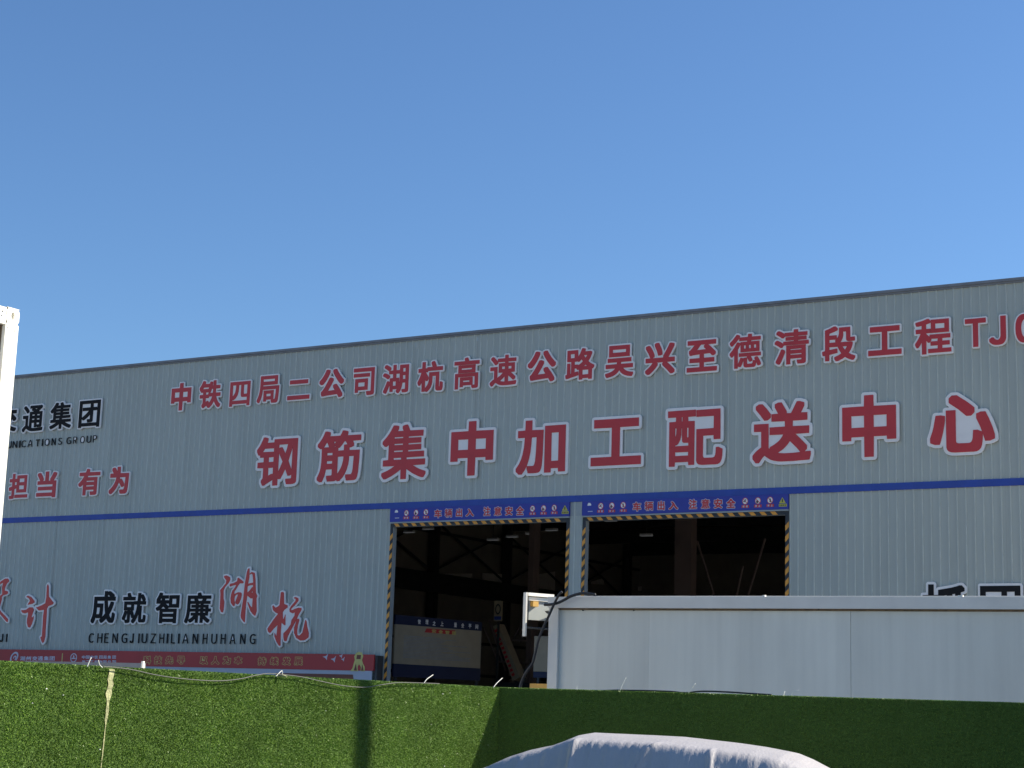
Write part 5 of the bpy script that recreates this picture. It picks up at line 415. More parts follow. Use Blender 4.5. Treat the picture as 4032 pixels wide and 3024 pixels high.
# inside: columns, girts, purlins, crane rails, braces
for k in range(8):
    y = 3.2 + k * 6.1
    for ux in (UL + .35, 10.6):
        mb = MB(); mb.box(ux - .17, ux + .17, y - .2, y + .2, .06, 10.15, 'steel'); mb.build('column', H)
    mb = MB(); mb.box(UL + .5, UR - .5, y - .1, y + .1, 9.55, 10.18, 'steel'); mb.build('roof_girder', H)
for z in (1.4, 2.9, 4.3, 8.9):
    mb = MB(); mb.box(UL + .07, UL + .2, .3, 47.7, z, z + .12, 'steel'); mb.build('wall_girt', H)
SWP = O3 + E3 * (UL + .25)
for q in ([(1641, 2260), (1860, 2258), (1860, 2306), (1641, 2288)], [(1901, 2256), (2012, 2262), (2012, 2330), (1901, 2320)], [(2116, 2262), (2186, 2250), (2186, 2330), (2116, 2330)], [(2330, 2290), (2376, 2276), (2380, 2302), (2330, 2300)], [(2515, 2310), (2552, 2304), (2552, 2328), (2515, 2326)]):
    pts = [on_plane(x, y, SWP, E3) for x, y in q]; loc = [((p - O3).dot(N3), p.z) for p in pts]
    mb = MB(); mb.poly([(UL + .25, a, b) for a, b in loc], 'white'); mb.poly([(UL + .22, a, b) for a, b in reversed(loc)], 'white')
    for i in range(4): a, b = loc[i], loc[(i + 1) % 4]; mb.poly([(UL + .25, *a), (UL + .22, *a), (UL + .22, *b), (UL + .25, *b)], 'white')
    mb.build('wall_light_patch', H)  # light patches high on the side wall, put in as white sheets
mb = MB(); mb.box(UL + .55, UL + .95, .4, 47.6, 6.3, 7.1, 'steel'); mb.build('crane_beam', H)
mb = MB(); mb.box(10.0, 10.4, .4, 47.6, 6.3, 7.1, 'steel'); mb.build('crane_beam', H)
for k in range(7):
    y = 3.2 + k * 6.1
    for za, zb in ((7.3, 9.4), (9.4, 7.3)):
        mb = MB(); mb.tube([(UL + .3, y + .2, za), (UL + .3, y + 5.9, zb)], .05, 'steel'); mb.build('wall_brace', H)

# ------------------------------------------------------------------ characters on the hall front
def place(key, bx, label, face, d0=.026, d1=.066, d2=.078, group=None, name='sign_character', zfix=None):
    x0, x1, y0, y1 = bx
    xm = (x0 + x1) / 2; ym = (y0 + y1) / 2; q = (x1 - x0) * .22
    ua = fac(x0, ym, d2)[0]; ub = fac(x1, ym, d2)[0]
    zt = fac(xm + q, y0, d2)[1]; zb = fac(xm - q, y1, d2)[1]
    if zfix: zb = zt - zfix
    uc = (ua + ub) / 2; W = ub - ua; Hh = zt - zb
    core, plate, _ = GL[key]
    t = thing(name, label, 'sign letter', hall(uc, zb), HROT, group)
    mb = MB(); glyph(mb, plate, -W / 2, 0, W, Hh, -d1, -d0, 'white', 'white'); mb.build('backing_plate', t)
    mb = MB(); glyph(mb, core, -W / 2, 0, W, Hh, -d2, -d1 - .0005, face, face); mb.build('character_face', t)
    return t
ORD = 'first second third fourth fifth sixth seventh eighth ninth tenth'.split()
BIG = [('钢', 1009.7, 1168.9, 1717, 1913), ('筋', 1249, 1418, 1693.6, 1897), ('集', 1504.8, 1677.9, 1669.6, 1888), ('中', 1774.7, 1941, 1656, 1874),
       ('加', 2033, 2226, 1650, 1867), ('工', 2327, 2524, 1646, 1833.5), ('配', 2628.8, 2845, 1609.7, 1835.8), ('送', 2963, 3192, 1580, 1822),
       ('中', 3316, 3528, 1552, 1801), ('心', 3661, 3916, 1551, 1783)]
for i, (c, *b) in enumerate(BIG):
    nxt = f'right of {BIG[i-1][0]}' if i else 'at the left end'
    place(c, b, f'big red character {c} with thick white edging, {ORD[i]} of the large row, {nxt}', 'red', group='big red characters across the middle of the hall front')
UP = [('中', 674.4, 751, 1507, 1617), ('铁', 784.7, 868, 1497, 1606.7), ('四', 904.6, 983.4, 1501, 1600), ('局', 1012.8, 1098, 1478, 1588.5),
      ('二', 1132, 1218.7, 1494, 1574), ('公', 1257.5, 1353, 1451.8, 1567), ('司', 1391, 1473, 1447, 1558), ('湖', 1508, 1608, 1432.7, 1550),
      ('杭', 1644.8, 1743.7, 1421, 1543), ('高', 1788, 1886, 1406, 1532), ('速', 1929.6, 2032.8, 1396, 1520), ('公', 2078, 2187.7, 1380, 1505.6),
      ('路', 2227, 2339.5, 1369.8, 1496.5), ('吴', 2383.7, 2493, 1357.5, 1486), ('兴', 2541, 2656, 1347, 1474.6), ('至', 2704, 2822.5, 1337, 1464.6),
      ('德', 2872.7, 2995.7, 1313, 1451), ('清', 3050, 3184, 1295, 1436), ('段', 3237, 3366.7, 1281.5, 1423.7), ('工', 3418, 3549, 1281.5, 1400),
      ('程', 3602.7, 3745, 1251, 1395.4), ('T', 3799.7, 3882, 1252, 1367), ('J', 3893.8, 3960.8, 1243, 1359), ('0', 3998, 4078, 1233, 1350)]
PINYIN = {'中': 'zhong', '铁': 'tie', '四': 'si', '局': 'ju', '二': 'er', '公': 'gong', '司': 'si', '湖': 'hu', '杭': 'hang', '高': 'gao', '速': 'su', '路': 'lu', '吴': 'wu', '兴': 'xing', '至': 'zhi', '德': 'de', '清': 'qing', '段': 'duan', '工': 'gong', '程': 'cheng', 'T': 'T', 'J': 'J', '0': 'O'}
for i, (c, *b) in enumerate(UP):
    side = f'between {PINYIN[UP[i-1][0]]} {UP[i-1][0]} and {PINYIN[UP[i+1][0]]} {UP[i+1][0]}' if 0 < i < len(UP) - 1 else ('leftmost' if i == 0 else 'cut by the right picture edge')
    place(c, b, f'red {"letter" if c in "TJ" else "digit" if c == "0" else "character"} {PINYIN[c]} {c} {side} in the upper row', 'red', group='red characters of the upper row')
for i, (c, *b) in enumerate([('交', -14, 64.5, 1600, 1702), ('通', 89.4, 168.8, 1595, 1700), ('集', 197.5, 280.7, 1582.6, 1689.7), ('团', 310.9, 393, 1575, 1683.5)]):
    place(c, b, f'black white-edged character {c} high on the left, ' + ('half hidden by the cream cabin', 'next to the half hidden one', 'second from the right over GROUP', 'a framed box shape at the right end')[i], 'black', group='black company name characters')
for i, (c, *b) in enumerate([('担', 35.5, 109.4, 1863.8, 1964), ('当', 145, 221, 1855.6, 1959.5), ('有', 309, 391.9, 1844.7, 1950.4), ('为', 430.6, 505.8, 1836.5, 1945)]):
    place(c, b, f'small red character {c}, {ORD[i]} of four just above the blue stripe at the left', 'red', group='small red motto characters above the stripe')
for i, (c, *b) in enumerate([('成', 360, 453.4, 2327, 2454), ('就', 482, 575, 2334, 2454), ('智', 613, 704, 2332.7, 2454), ('廉', 728, 830, 2332.7, 2454)]):
    place(c, b, f'black character {c} with white edge above the latin spelling, {ORD[i]} of four', 'black', group='black slogan characters')
def place_script(key, u0, u1, z0, z1, label):
    core, plate, _ = GL[key]
    s = 1.0; uc = (u0 + u1) / 2; W = u1 - u0; Hh = z1 - z0
    t = thing('script_character', label, 'sign letter', hall(uc, z0), HROT, 'red brush script characters')
    mb = MB(); glyph(mb, plate, -W / 2, 0, W, Hh, -.066, -.026, 'white'); mb.build('backing_plate', t)
    mb = MB(); glyph(mb, core, -W / 2, 0, W, Hh, -.078, -.0665, 'redscript'); mb.build('character_face', t)
place_script('湖草', -8.4206, -7.2032, 3.5082, 4.8605, 'red brush-script character 湖 beside the black 廉, higher of the last pair')
place_script('杭草', -6.8292, -5.5362, 2.9291, 4.2605, 'red brush-script character 杭, rightmost and lowest of the slogan')
place_script('计草', -15.425, -14.2247, 2.9341, 4.5175, 'red brush-script character 计 near the left picture edge')
place_script('设草', -16.9082, -15.9074, 3.4987, 4.6903, 'red brush-script character 设 cut off by the left picture edge')
for c, b, zf, l in (('抓', (3631.6, 3806, 2300, 2480), 1.02, 'black character 抓 with white edge, mostly hidden behind the cabin roof'), ('团', (3860, 4019, 2306, 2480), .95, 'black character 团 with white edge peeking over the cabin roof at the far right')):
    place(c, b, l, 'black', group='black characters behind the right cabin', zfix=zf)

def lettering(label, items, d=.03, k='black', fill='AORPD', name='latin_lettering', group=None):
    """items: (char, xcentre, width px, ytop, ybottom)"""
    u0, z0 = fac(items[0][1], items[0][4]); t = thing(name, label, 'sign lettering', hall(u0, z0), HROT, group)
    for c, xc, wpx, yt, yb in items:
        ym = (yt + yb) / 2
        ua = fac(xc - wpx / 2, ym)[0]; ub = fac(xc + wpx / 2, ym)[0]; zt = fac(xc, yt)[1]; zb = fac(xc, yb)[1]
        mb = MB(); core = GL[c][0]
        glyph(mb, core, ua - u0, zb - z0, ub - ua, zt - zb, -d - .012, -.026, k)
        if c in fill:
            outer = [max(core, key=lambda l: abs(parea(l)))]
            glyph(mb, outer, ua - u0, zb - z0, ub - ua, zt - zb, -d - .004, -.03, 'white')
        mb.build('letter', t)
WD = dict(C=20, H=19, E=17, N=21, G=22, J=15, I=5, U=22, Z=20, L=15, A=24, M=22, T=17, O=21, S=18, R=17, P=17)
txt = 'CHENGJIUZHILIANHUHANG'
cx = [796, 870, 928, 1002, 1082, 1146, 1208, 1255, 1331, 1405, 1454, 1502, 1552, 1611, 1695, 1779, 1857, 1935, 2018, 2105, 2190]
it = []
for c, x in zip(txt, cx):
    x = x / 2.1944; a = (x - 362) / (998 - 362); it.append((c, x, WD[c], 2493.5 + 3 * a, 2531.4 + 5 * a))
lettering('row of black latin capitals CHENGJIUZHILIANHUHANG under the black slogan characters', it, group=None)
it = []
for c, x in zip('COMMUNICATIONSGROUP', [-46, -22, 0, 20, 39.5, 62.4, 81, 96.7, 122.7, 151.8, 170.5, 189.2, 215, 240, 274.5, 299.4, 328.5, 353.5, 377.4]):
    a = (x - 39.5) / (377 - 39.5); it.append((c, x, WD[c] * .82, 1739 - 24.5 * a, 1766 - 23.5 * a))
lettering('small dark English capitals COMMUNICATIONS GROUP under the black company characters', it)
lettering('short black latin letters JI under the brush-script character at the far left', [('I', -8, 4, 2496, 2528), ('J', 9, 14, 2496, 2528), ('I', 30, 5, 2496, 2528)])

# ------------------------------------------------------------------ door banners
BAN = [('车', 1710.5, 1738.4, 2006, 2039), ('辆', 1751.8, 1780, 2003, 2036.5), ('出', 1795.9, 1820, 2002, 2035), ('入', 1834.5, 1865.5, 2003, 2033),
       ('注', 1903.6, 1930.3, 1996, 2031), ('意', 1946, 1974.6, 1995.4, 2030), ('安', 1989.5, 2018, 1994.5, 2029), ('全', 2033, 2062, 1993.6, 2028)]
def banner(u0, u1, label, first):
    t = thing('safety_banner', label, 'banner', hall(u0, ZB), HROT, 'blue safety banners over the doors')
    W = u1 - u0; mb = MB(); mb.box(0, W, -.055, -.0055, 0, ZS0 - ZB - .004, 'bannerblue'); mb.build('banner_sheet', t)
    def loc(x, y): a = fac(x, y, .06); return a[0] - D1[0], a[1] - ZB
    for c, x0, x1, y0, y1 in BAN:
        ym = (y0 + y1) / 2; ua = loc(x0, ym)[0]; ub = loc(x1, ym)[0]; zb = loc((x0 + x1) / 2, y1)[1]; zt = loc((x0 + x1) / 2, y0)[1]
        mb = MB(); glyph(mb, GL[c][1], ua, zb, ub - ua, zt - zb, -.059, -.0555, 'lilac'); glyph(mb, GL[c][0], ua, zb, ub - ua, zt - zb, -.0625, -.0595, 'red'); mb.build('character', t)
    def disc(cx, cz, r, y, k, mb, n=16):
        mb.prism([(cx + r * math.cos(2 * math.pi * i / n), cz + r * 1.12 * math.sin(2 * math.pi * i / n)) for i in range(n)], y, -.0555, k)
    for i, (x, y, cx_, cy_) in enumerate([(1600, 2020, 1599, 2039), (1638, 2018.5, 1637.5, 2038), (1677, 2016.5, 1677, 2036.5), (2096.5, 2003, 2096.5, 2022.5), (2140, 2001.5, 2139.5, 2021), (2182, 1999.5, 2182, 2019)]):
        mb = MB(); u, z = loc(x, y); disc(u, z, .068, -.0575, 'red', mb); disc(u, z, .056, -.059, 'white', mb)
        kk = i % 3
        if kk == 0:      # no smoking: a cigarette and curl
            mb.prism([(u - .045, z - .012), (u + .02, z - .02), (u + .02, z - .002), (u - .045, z + .006)], -.0605, -.0592, 'steel'); mb.prism([(u - .01, z + .01), (u + .01, z + .01), (u + .03, z + .03), (u + .0, z + .038)], -.0605, -.0592, 'steel')
        elif kk == 1:    # match flame
            mb.prism([(u - .03, z - .05), (u + .005, z - .05), (u + .012, z - .01), (u - .015, z + .02), (u - .04, z - .01)], -.0605, -.0592, 'steel')
        else:            # figure
            mb.prism([(u - .012, z - .045), (u + .018, z - .045), (u + .02, z + .01), (u + .0, z + .05), (u - .014, z + .03)], -.0605, -.0592, 'steel')
        mb.prism([(u - .05, z + .045), (u - .04, z + .052), (u + .05, z - .045), (u + .04, z - .052)][::-1], -.062, -.0607, 'red')
        mb.build('prohibition_sign', t)
        mb = MB(); u, z = loc(cx_, cy_); mb.box(u - .085, u + .085, -.058, -.0555, z - .03, z + .03, 'red')
        for j, c in enumerate('禁止' if kk else '禁烟'): glyph(mb, GL[c][0], u - .062 + j * .075, z - .022, .045, .044, -.06, -.0582, 'lilac')
        mb.build('sign_caption', t)
    mb = MB(); u, z = loc(1561, 2015)
    mb.prism([(u - .05, z - .02), (u + .045, z - .02), (u + .045, z + .01), (u + .02, z + .04), (u - .02, z + .045), (u - .045, z + .015)], -.059, -.0555, 'white'); mb.build('helmet_emblem', t)
    mb = MB(); u, z = loc(1563, 2039); mb.box(u - .06, u + .06, -.058, -.0555, z - .012, z + .006, 'lilac'); mb.build('emblem_caption', t)
    mb = MB(); u, z = loc(2224, 2001); mb.prism([(u - .075, z - .055), (u + .075, z - .055), (u, z + .07)], -.059, -.0555, 'signyellow')
    mb.prism([(u - .012, z - .035), (u + .012, z - .035), (u + .014, z + .03), (u - .014, z + .03)], -.0605, -.0592, 'steel'); mb.build('warning_triangle', t)
    mb = MB(); u, z = loc(2225, 2018); mb.box(u - .09, u + .09, -.058, -.0555, z - .03, z + .03, 'signyellow')
    for j, c in enumerate('注意安全'): glyph(mb, GL[c][0], u - .078 + j * .041, z - .018, .032, .036, -.0595, -.0582, 'steel')
    mb.build('sign_caption', t)
banner(D1[0], D1[1], 'blue safety banner with red characters over the left truck door', True)
banner(D2[0], D2[1], 'blue safety banner with red characters over the right truck door', False)

# ------------------------------------------------------------------ red billboard left of the doors
BD = .30
uR, _ = fac(1474, 2600, BD); zt = 2.70; _, zb = fac(1474, 2641.7, BD); _, zt2 = fac(1474, 2572.4, BD); zt = zt2 - .03
uL = UL + 1.0
T = thing('billboard', 'long low billboard with red printed header beside the left truck door', 'billboard', hall(uR, 0), HROT)
def bl(x, y): a = fac(x, y, BD + .03); return a[0] - uR, a[1]
mb = MB(); mb.box(uL - uR, 0, -BD - .02, -BD + .03, zb, zt, 'redpanel'); mb.build('red_header', T)
mb = MB(); mb.box(uL - uR, -.05, -BD - .012, -BD + .02, .4, zb - .003, 'boardgrey'); mb.build('board_panel', T)
for x in (0.035, -4.2, -8.4, -12.6):
    mb = MB(); mb.box(x - .03, x + .03, -BD + .031, -.03, .0, zt - .02, 'steel'); mb.build('post', T)
mb = MB(); a = bl(1085, 2660); b = bl(1388, 2655); zz = bl(1388, 2656)[1]
mb.prism([(a[0], zz - .3), (b[0] + .06, zz - .3), (b[0], zz), (a[0], zz)], -BD - .02, -BD - .0125, 'brown'); mb.build('brown_heading', T)
def btext(chars, xs, wpx, ytop, ybot, k, plate=False, name='character'):
    for c, x in zip(chars, xs):
        ua = bl(x - wpx / 2, ytop)[0]; ub = bl(x + wpx / 2, ytop)[0]; za = bl(x, ybot)[1]; zz_ = bl(x, ytop)[1]
        mb = MB()
        if plate:
            glyph(mb, GL[c][1], ua, za, ub - ua, zz_ - za, -BD - .023, -BD - .0205, k); glyph(mb, GL[c][0], ua, za, ub - ua, zz_ - za, -BD - .026, -BD - .0232, 'redpanel')
        else: glyph(mb, GL[c][0], ua, za, ub - ua, zz_ - za, -BD - .023, -BD - .0205, k)
        mb.build(name, T)
btext('科技先导', [580, 623, 667, 713], 29, 2584, 2614, 'gold', True)
btext('以人为本', [803, 848, 893, 938], 30, 2585, 2615, 'gold', True)
btext('持续发展', [1032, 1080, 1128, 1175], 31, 2588, 2618, 'gold', True)
btext('湖州交通集团', [89, 112, 137, 159, 182, 205], 20, 2584, 2601, 'lilac')
btext('中国中铁四局集团', [329, 345, 361, 378, 397, 413, 430, 449], 14, 2581, 2594, 'lilac')
btext('第二工程有限公司', [329, 345, 361, 378, 397, 413, 430, 449], 14, 2600, 2613, 'lilac')
mb = MB(); u, z = bl(244, 2590); mb.box(u - .015, u + .015, -BD - .023, -BD - .0205, z - .14, z + .12, 'gold'); mb.build('divider', T)
def ringmb(cx, cz, r0, r1, sx, sh, k, a0=0, a1=360, n=20):
    mb = MB(); P = []
    for i in range(n + 1):
        a = math.radians(a0 + (a1 - a0) * i / n); P.append((math.cos(a), math.sin(a)))
    for (c0, s0), (c1, s1) in zip(P, P[1:]):
        f = lambda c, s, r: (cx + c * r * sx + s * r * sh, cz + s * r)
        mb.prism([f(c0, s0, r0), f(c0, s0, r1), f(c1, s1, r1), f(c1, s1, r0)], -BD - .023, -BD - .0205, k)
    return mb
u, z = bl(55, 2588); ringmb(u, z, .10, .15, .95, .35, 'lilac', -40, 230).build('emblem', T)
mb = ringmb(u + .02, z - .02, .03, .065, .9, .4, 'lilac', -60, 200); mb.build('emblem', T)
u, z = bl(289, 2590); mb = ringmb(u, z, .095, .12, 1, 0, 'lilac', 0, 360); mb.build('crest', T)
mb = MB(); mb.box(u - .075, u + .075, -BD - .023, -BD - .0205, z - .03, z + .0, 'lilac'); mb.box(u - .02, u + .02, -BD - .023, -BD - .0205, z + .003, z + .06, 'lilac'); mb.build('crest', T)
for x, y, s in ((1282, 2587, 1), (1313, 2596, 1), (1342, 2583, .7), (1350, 2596, .7)):
    u, z = bl(x, y); s *= .075
    mb = MB(); mb.prism([(u - 1.2 * s, z + .1 * s), (u - .2 * s, z - .3 * s), (u + 0.5 * s, z - 1.0 * s), (u + .5 * s, z - .2 * s), (u + .9 * s, z + 1.2 * s), (u + .1 * s, z + .35 * s)], -BD - .023, -BD - .0205, 'lilac'); mb.build('dove', T)
u, z = bl(1410, 2612)
mb = MB()
lion = [(-.28, -.23), (-.2, -.14), (-.16, .02), (-.13, .1), (-.16, .2), (-.1, .31), (0, .34), (.12, .32), (.17, .22), (.13, .1), (.17, .0), (.24, -.1), (.24, -.23), (.1, -.23), (.1, -.1), (.03, -.02), (-.02, -.1), (.0, -.23)]
mb.prism([(u + x * .8, z + y * .8) for x, y in lion], -BD - .023, -BD - .0205, 'gold'); 
mb.prism([(u - .06, z + .1), (u + .06, z + .1), (u + .07, z + .2), (u - .05, z + .2)], -BD - .0255, -BD - .0232, 'brown')
mb.prism([(u + .09, z - .17), (u + .17, z - .17), (u + .12, z - .02)], -BD - .0255, -BD - .0232, 'brown')
mb.prism([(u - .12, z - .17), (u - .03, z - .17), (u - .07, z - .0)], -BD - .0255, -BD - .0232, 'brown')
mb.build('stone_lion_print', T)

# ================================================================== THINGS INSIDE THE HALL, seen through the doors
P0 = on_plane(1552, 2500, O3 + N3 * 1.3, N3)
bdir = Vector((math.sin(math.radians(41)), math.cos(math.radians(41)), 0)); bn = Vector((bdir.y, -bdir.x, 0))
def bp(x, y): P = on_plane(x, y, P0, bn); return (P - P0).dot(bdir), P.z
T = thing('notice_board', 'large beige notice board with blue header standing inside the left truck door', 'notice board', (P0.x, P0.y, 0), math.atan2(bdir.y, bdir.x))
L = bp(1891, 2550)[0]; zh0 = bp(1700, 2417 + .0838 * 0 + 52)[1]; zh1 = bp(1700, 2433)[1]; zb0 = bp(1700, 2621)[1]
mb = MB(); mb.box(0, L, -.03, .03, zh0, zh1, 'navy'); mb.build('blue_header', T)
mb = MB(); mb.box(0, L, -.025, .025, zb0, zh0 - .002, 'beige'); mb.build('board_face', T)
mb = MB(); mb.box(0, L, -.03, .03, zb0 - .32, zb0 - .002, 'navy'); mb.build('base_band', T)
for x in (.1, L - .1):
    mb = MB(); mb.box(x - .04, x + .04, -.02, .02, .06, zb0 - .325, 'steel'); mb.build('leg', T)
for c, x, y in zip('管理之上量全平间', (660, 845, 1020, 1210, 1535, 1710, 1885, 2050), (235, 240, 275, 285, 310, 325, 340, 355)):
    px, py = 1540 + x / 6.144, 2410 + y / 6.144; a, z = bp(px, py); s = bp(px + 11, py)[0] - a; h_ = bp(px, py - 9)[1] - z
    mb = MB(); glyph(mb, GL[c][0], a - s / 2, z - h_, s, 2 * h_, -.034, -.0305, 'white'); mb.build('character', T)
mb = MB(); q = [bp(1540 + x / 6.144, 2410 + y / 6.144) for x, y in ((790, 490), (1480, 545), (1530, 445), (840, 395))]; mb.prism(q, -.034, -.0255, 'red')
a0, z0 = bp(1540 + 960 / 6.144, 2410 + 465 / 6.144)
for j, c in enumerate('安全管理'): glyph(mb, GL[c][0], a0 + j * .25, z0 - .035 - j * .004, .16, .09, -.037, -.0345, 'gold')
mb.build('red_title', T)
mb = MB()
for j in range(16):
    z = zh0 - .28 - j * (zh0 - zb0 - .4) / 16
    mb.box(L * .1, L * random.uniform(.5, .93), -.027, -.0255, z, z + .018, 'block')
mb.build('text_lines', T)
def inplane(x, y, depth): return on_plane(x, y, O3 + N3 * depth, N3)
# numbered plate on a post
T0 = inplane(1962, 2405, 9.0); T = thing('number_sign', 'white plate with a dark ring hanging above the slanted striped chute inside the left door', 'sign', (T0.x, T0.y, 0), HROT)
hgt = lambda y: inplane(1962, y, 9.0).z
ww = .135
mb = MB(); mb.box(-ww, ww, -.02, .02, hgt(2446), hgt(2366), 'beige'); mb.build('plate', T)
mb = MB(); zc = hgt(2399)
for i in range(20):
    a, b = 2 * math.pi * i / 20, 2 * math.pi * (i + 1) / 20
    mb.prism([(math.cos(a) * .06, zc + math.sin(a) * .11), (math.cos(a) * .095, zc + math.sin(a) * .155), (math.cos(b) * .095, zc + math.sin(b) * .155), (math.cos(b) * .06, zc + math.sin(b) * .11)], -.024, -.0205, 'tape')
mb.build('ring_mark', T)
mb = MB(); mb.box(-ww + .02, ww - .02, -.024, -.0205, hgt(2441), hgt(2427), 'blue'); mb.build('blue_label', T)
mb = MB(); mb.box(-.03, .03, .021, .06, .06, hgt(2362), 'steel'); mb.build('post', T)
# slanted chute with red marks
A = inplane(1956, 2462, 9.4); B = inplane(2038, 2674, 9.4)
T = thing('slanted_chute', 'slanted white machine arm printed with red marks inside the left door', 'machine', (B.x, B.y, 0), HROT)
ux = (A - B).dot(E3); uz = (A.z, B.z); dv = Vector((ux, 0, A.z - B.z)); Ln = dv.length; dn = dv.normalized(); pn = Vector((dn.z, 0, -dn.x))
def sl(s, t): v = Vector((0, 0, B.z)) + dn * s + pn * t; return (v.x, v.z)
mb = MB(); mb.prism([sl(0, -.13), sl(0, .13), sl(Ln, .09), sl(Ln, -.09)][::-1], -.08, .3, 'beige'); mb.build('arm', T)
for j in range(11):
    s = .12 + (Ln - .25) * j / 10.5
    mb = MB(); mb.prism([sl(s, -.09), sl(s + .09, -.09), sl(s + .07, -.015), sl(s + .11, .0), sl(s + .0, .01)][::-1], -.088, -.0805, 'red'); mb.build('red_mark', T)
mb = MB(); mb.tube([(.3, .25, .06), (ux * .45, .25, B.z + (A.z - B.z) * .5)], .07, 'steel'); mb.tube([(-.4, .3, .06), (.1, .3, B.z + .3)], .06, 'steel'); mb.box(-.6, .6, -.1, .5, .06, B.z - .1, 'steel'); mb.build('machine_base', T)
# frames of a gantry seen dimly through the right door and racks in the left one
def bar_frame(name, label, cat, segs, depth, r, k, boxes=()):
    Q = inplane(segs[0][0], segs[0][1], depth); T = thing(name, label, cat, (Q.x, Q.y, 0), HROT)
    for xa, ya, xb, yb in segs:
        A_, B_ = inplane(xa, ya, depth), inplane(xb, yb, depth)
        mb = MB(); mb.tube([((A_ - Q).dot(E3), 0, A_.z), ((B_ - Q).dot(E3), 0, B_.z)], r, k, 6); mb.build('brace', T)
    for x, w_ in boxes:
        A_ = inplane(x, 2400, depth); u_ = (A_ - Q).dot(E3); mb = MB(); mb.box(u_ - w_, u_ + w_, .1, .5, .06, 8.6, k); mb.build('upright', T)
bar_frame('gantry', 'steel gantry with slanting braces inside the right truck door', 'gantry', [(2745, 2130, 2812, 2345), (3013, 2120, 2945, 2345), (2925, 2230, 2900, 2345)], 14.0, .035, 'roofdark', [(2680, .28)])
bar_frame('rack', 'steel rack with slanting bars right of the striped chute inside the left door', 'rack', [(2092, 2400, 2048, 2500), (2066, 2432, 2020, 2520), (2120, 2340, 2050, 2530), (2010, 2520, 2075, 2523), (1960, 2605, 2100, 2612), (1905, 2470, 1960, 2600), (1925, 2440, 1990, 2640)], 12.0, .03, 'roofdark', [(2078, .09)])
# second board at the right of door one
T0 = inplane(2135, 2560, 3.0); T = thing('beige_screen', 'plain beige screen with dark blue foot, half hidden by the cabin post', 'screen', (T0.x, T0.y, 0), HROT)
xa = (inplane(2104, 2560, 3.0) - T0).dot(E3)
mb = MB(); mb.box(xa, xa + 1.6, -.02, .02, inplane(2110, 2644, 3).z, inplane(2110, 2505, 3).z, 'beige'); mb.build('panel_face', T)
mb = MB(); mb.box(xa, xa + 1.6, -.022, .02, inplane(2110, 2668, 3).z, inplane(2110, 2645, 3).z, 'navy'); mb.build('foot_band', T)
mb = MB(); mb.box(xa + .1, xa + .16, -.015, .015, .06, inplane(2110, 2669, 3).z, 'steel'); mb.box(xa + 1.4, xa + 1.46, -.015, .015, .06, inplane(2110, 2669, 3).z, 'steel'); mb.build('stand', T)
# lamps under the hall roof
for i, (x, y) in enumerate([(1611, 2098), (1686, 2085), (1941, 2128), (2016, 2116), (2093, 2104), (2172, 2090), (2404, 2053), (2545, 2111)]):
    P = on_plane(x, y, O3 + N3 * 20, N3); q = (P - O3); q = Vector((q.dot(E3), q.dot(N3), P.z))
    k = min(1.0, 46.5 / q.y); 
    T = thing('high_bay_lamp', ('pale ceiling lamp %s seen through the %s truck door' % (('farthest left', 'second from the left', 'lowest of the row', 'just right of the lowest', 'second from the right', 'farthest right', 'upper left', 'lower and further in')[i], 'left' if i < 6 else 'right')), 'lamp', P, HROT, 'ceiling lamps inside the hall')
    mb = MB(); mb.box(-.22, .22, -.08, .08, 0.021, .09, 'lamp'); mb.build('lamp_housing', T)
    mb = MB(); mb.box(-.22, .22, -.09, .09, 0, .02, 'glowing'); mb.build('diffuser', T)
    mb = MB(); mb.tube([(0, 0, .091), (0, 0, 10.15 - P.z)], .02, 'steel'); mb.build('hanger', T)

# ================================================================== LEFT CABIN (two storeys, cream, sunlit)
P = on_z(79, 1221, 5.8); bd = N3.copy()
T = thing('site_cabin', 'cream steel-framed site cabin stack in full sun at the left picture edge', 'site cabin', (P.x, P.y, 0), math.atan2(bd.y, bd.x))
# local x points into depth; the long face runs to -x, front of it is -y (towards the sun side)
LN, WD2 = 6.0, 2.45
for x in (0, -LN):
    for y in (0, WD2):
        mb = MB(); x0 = x - .19 if x == 0 else x; y0 = y if y == 0 else y - .19
        mb.box(x0, x0 + .19, y0, y0 + .19, 0, 5.618, 'ivory'); mb.build('corner_post', T)
        c = MB(); n = 14; cx0, cz0 = x0 + .095, 5.71                     # corner casting with an oval hole, near face
        pts = [(cx0 + .026 * math.cos(2 * math.pi * i / n), cz0 + .045 * math.sin(2 * math.pi * i / n)) for i in range(n)]
        sq = []
        for i in range(n):
            a = 2 * math.pi * i / n; ca, sa = math.cos(a), math.sin(a); s = 1 / max(abs(ca) / .095, abs(sa) / .09); sq.append((cx0 + ca * s, cz0 + sa * s))
        for i in range(n):
            j = (i + 1) % n; yy = y0 if y == 0 else y0
            c.poly([(sq[i][0], yy, sq[i][1]), (sq[j][0], yy, sq[j][1]), (pts[j][0], yy, pts[j][1]), (pts[i][0], yy, pts[i][1])], 'ivory')
            c.poly([(pts[i][0], yy, pts[i][1]), (pts[j][0], yy, pts[j][1]), (pts[j][0], yy + .03, pts[j][1]), (pts[i][0], yy + .03, pts[i][1])], 'ivory')
        c.box(x0, x0 + .19, y0 + .03, y0 + .19, 5.62, 5.8, 'ivory'); c.box(x0 + .0, x0 + .19, y0 + .001, y0 + .03, 5.798, 5.801, 'ivory')
        c.build('corner_casting', T)
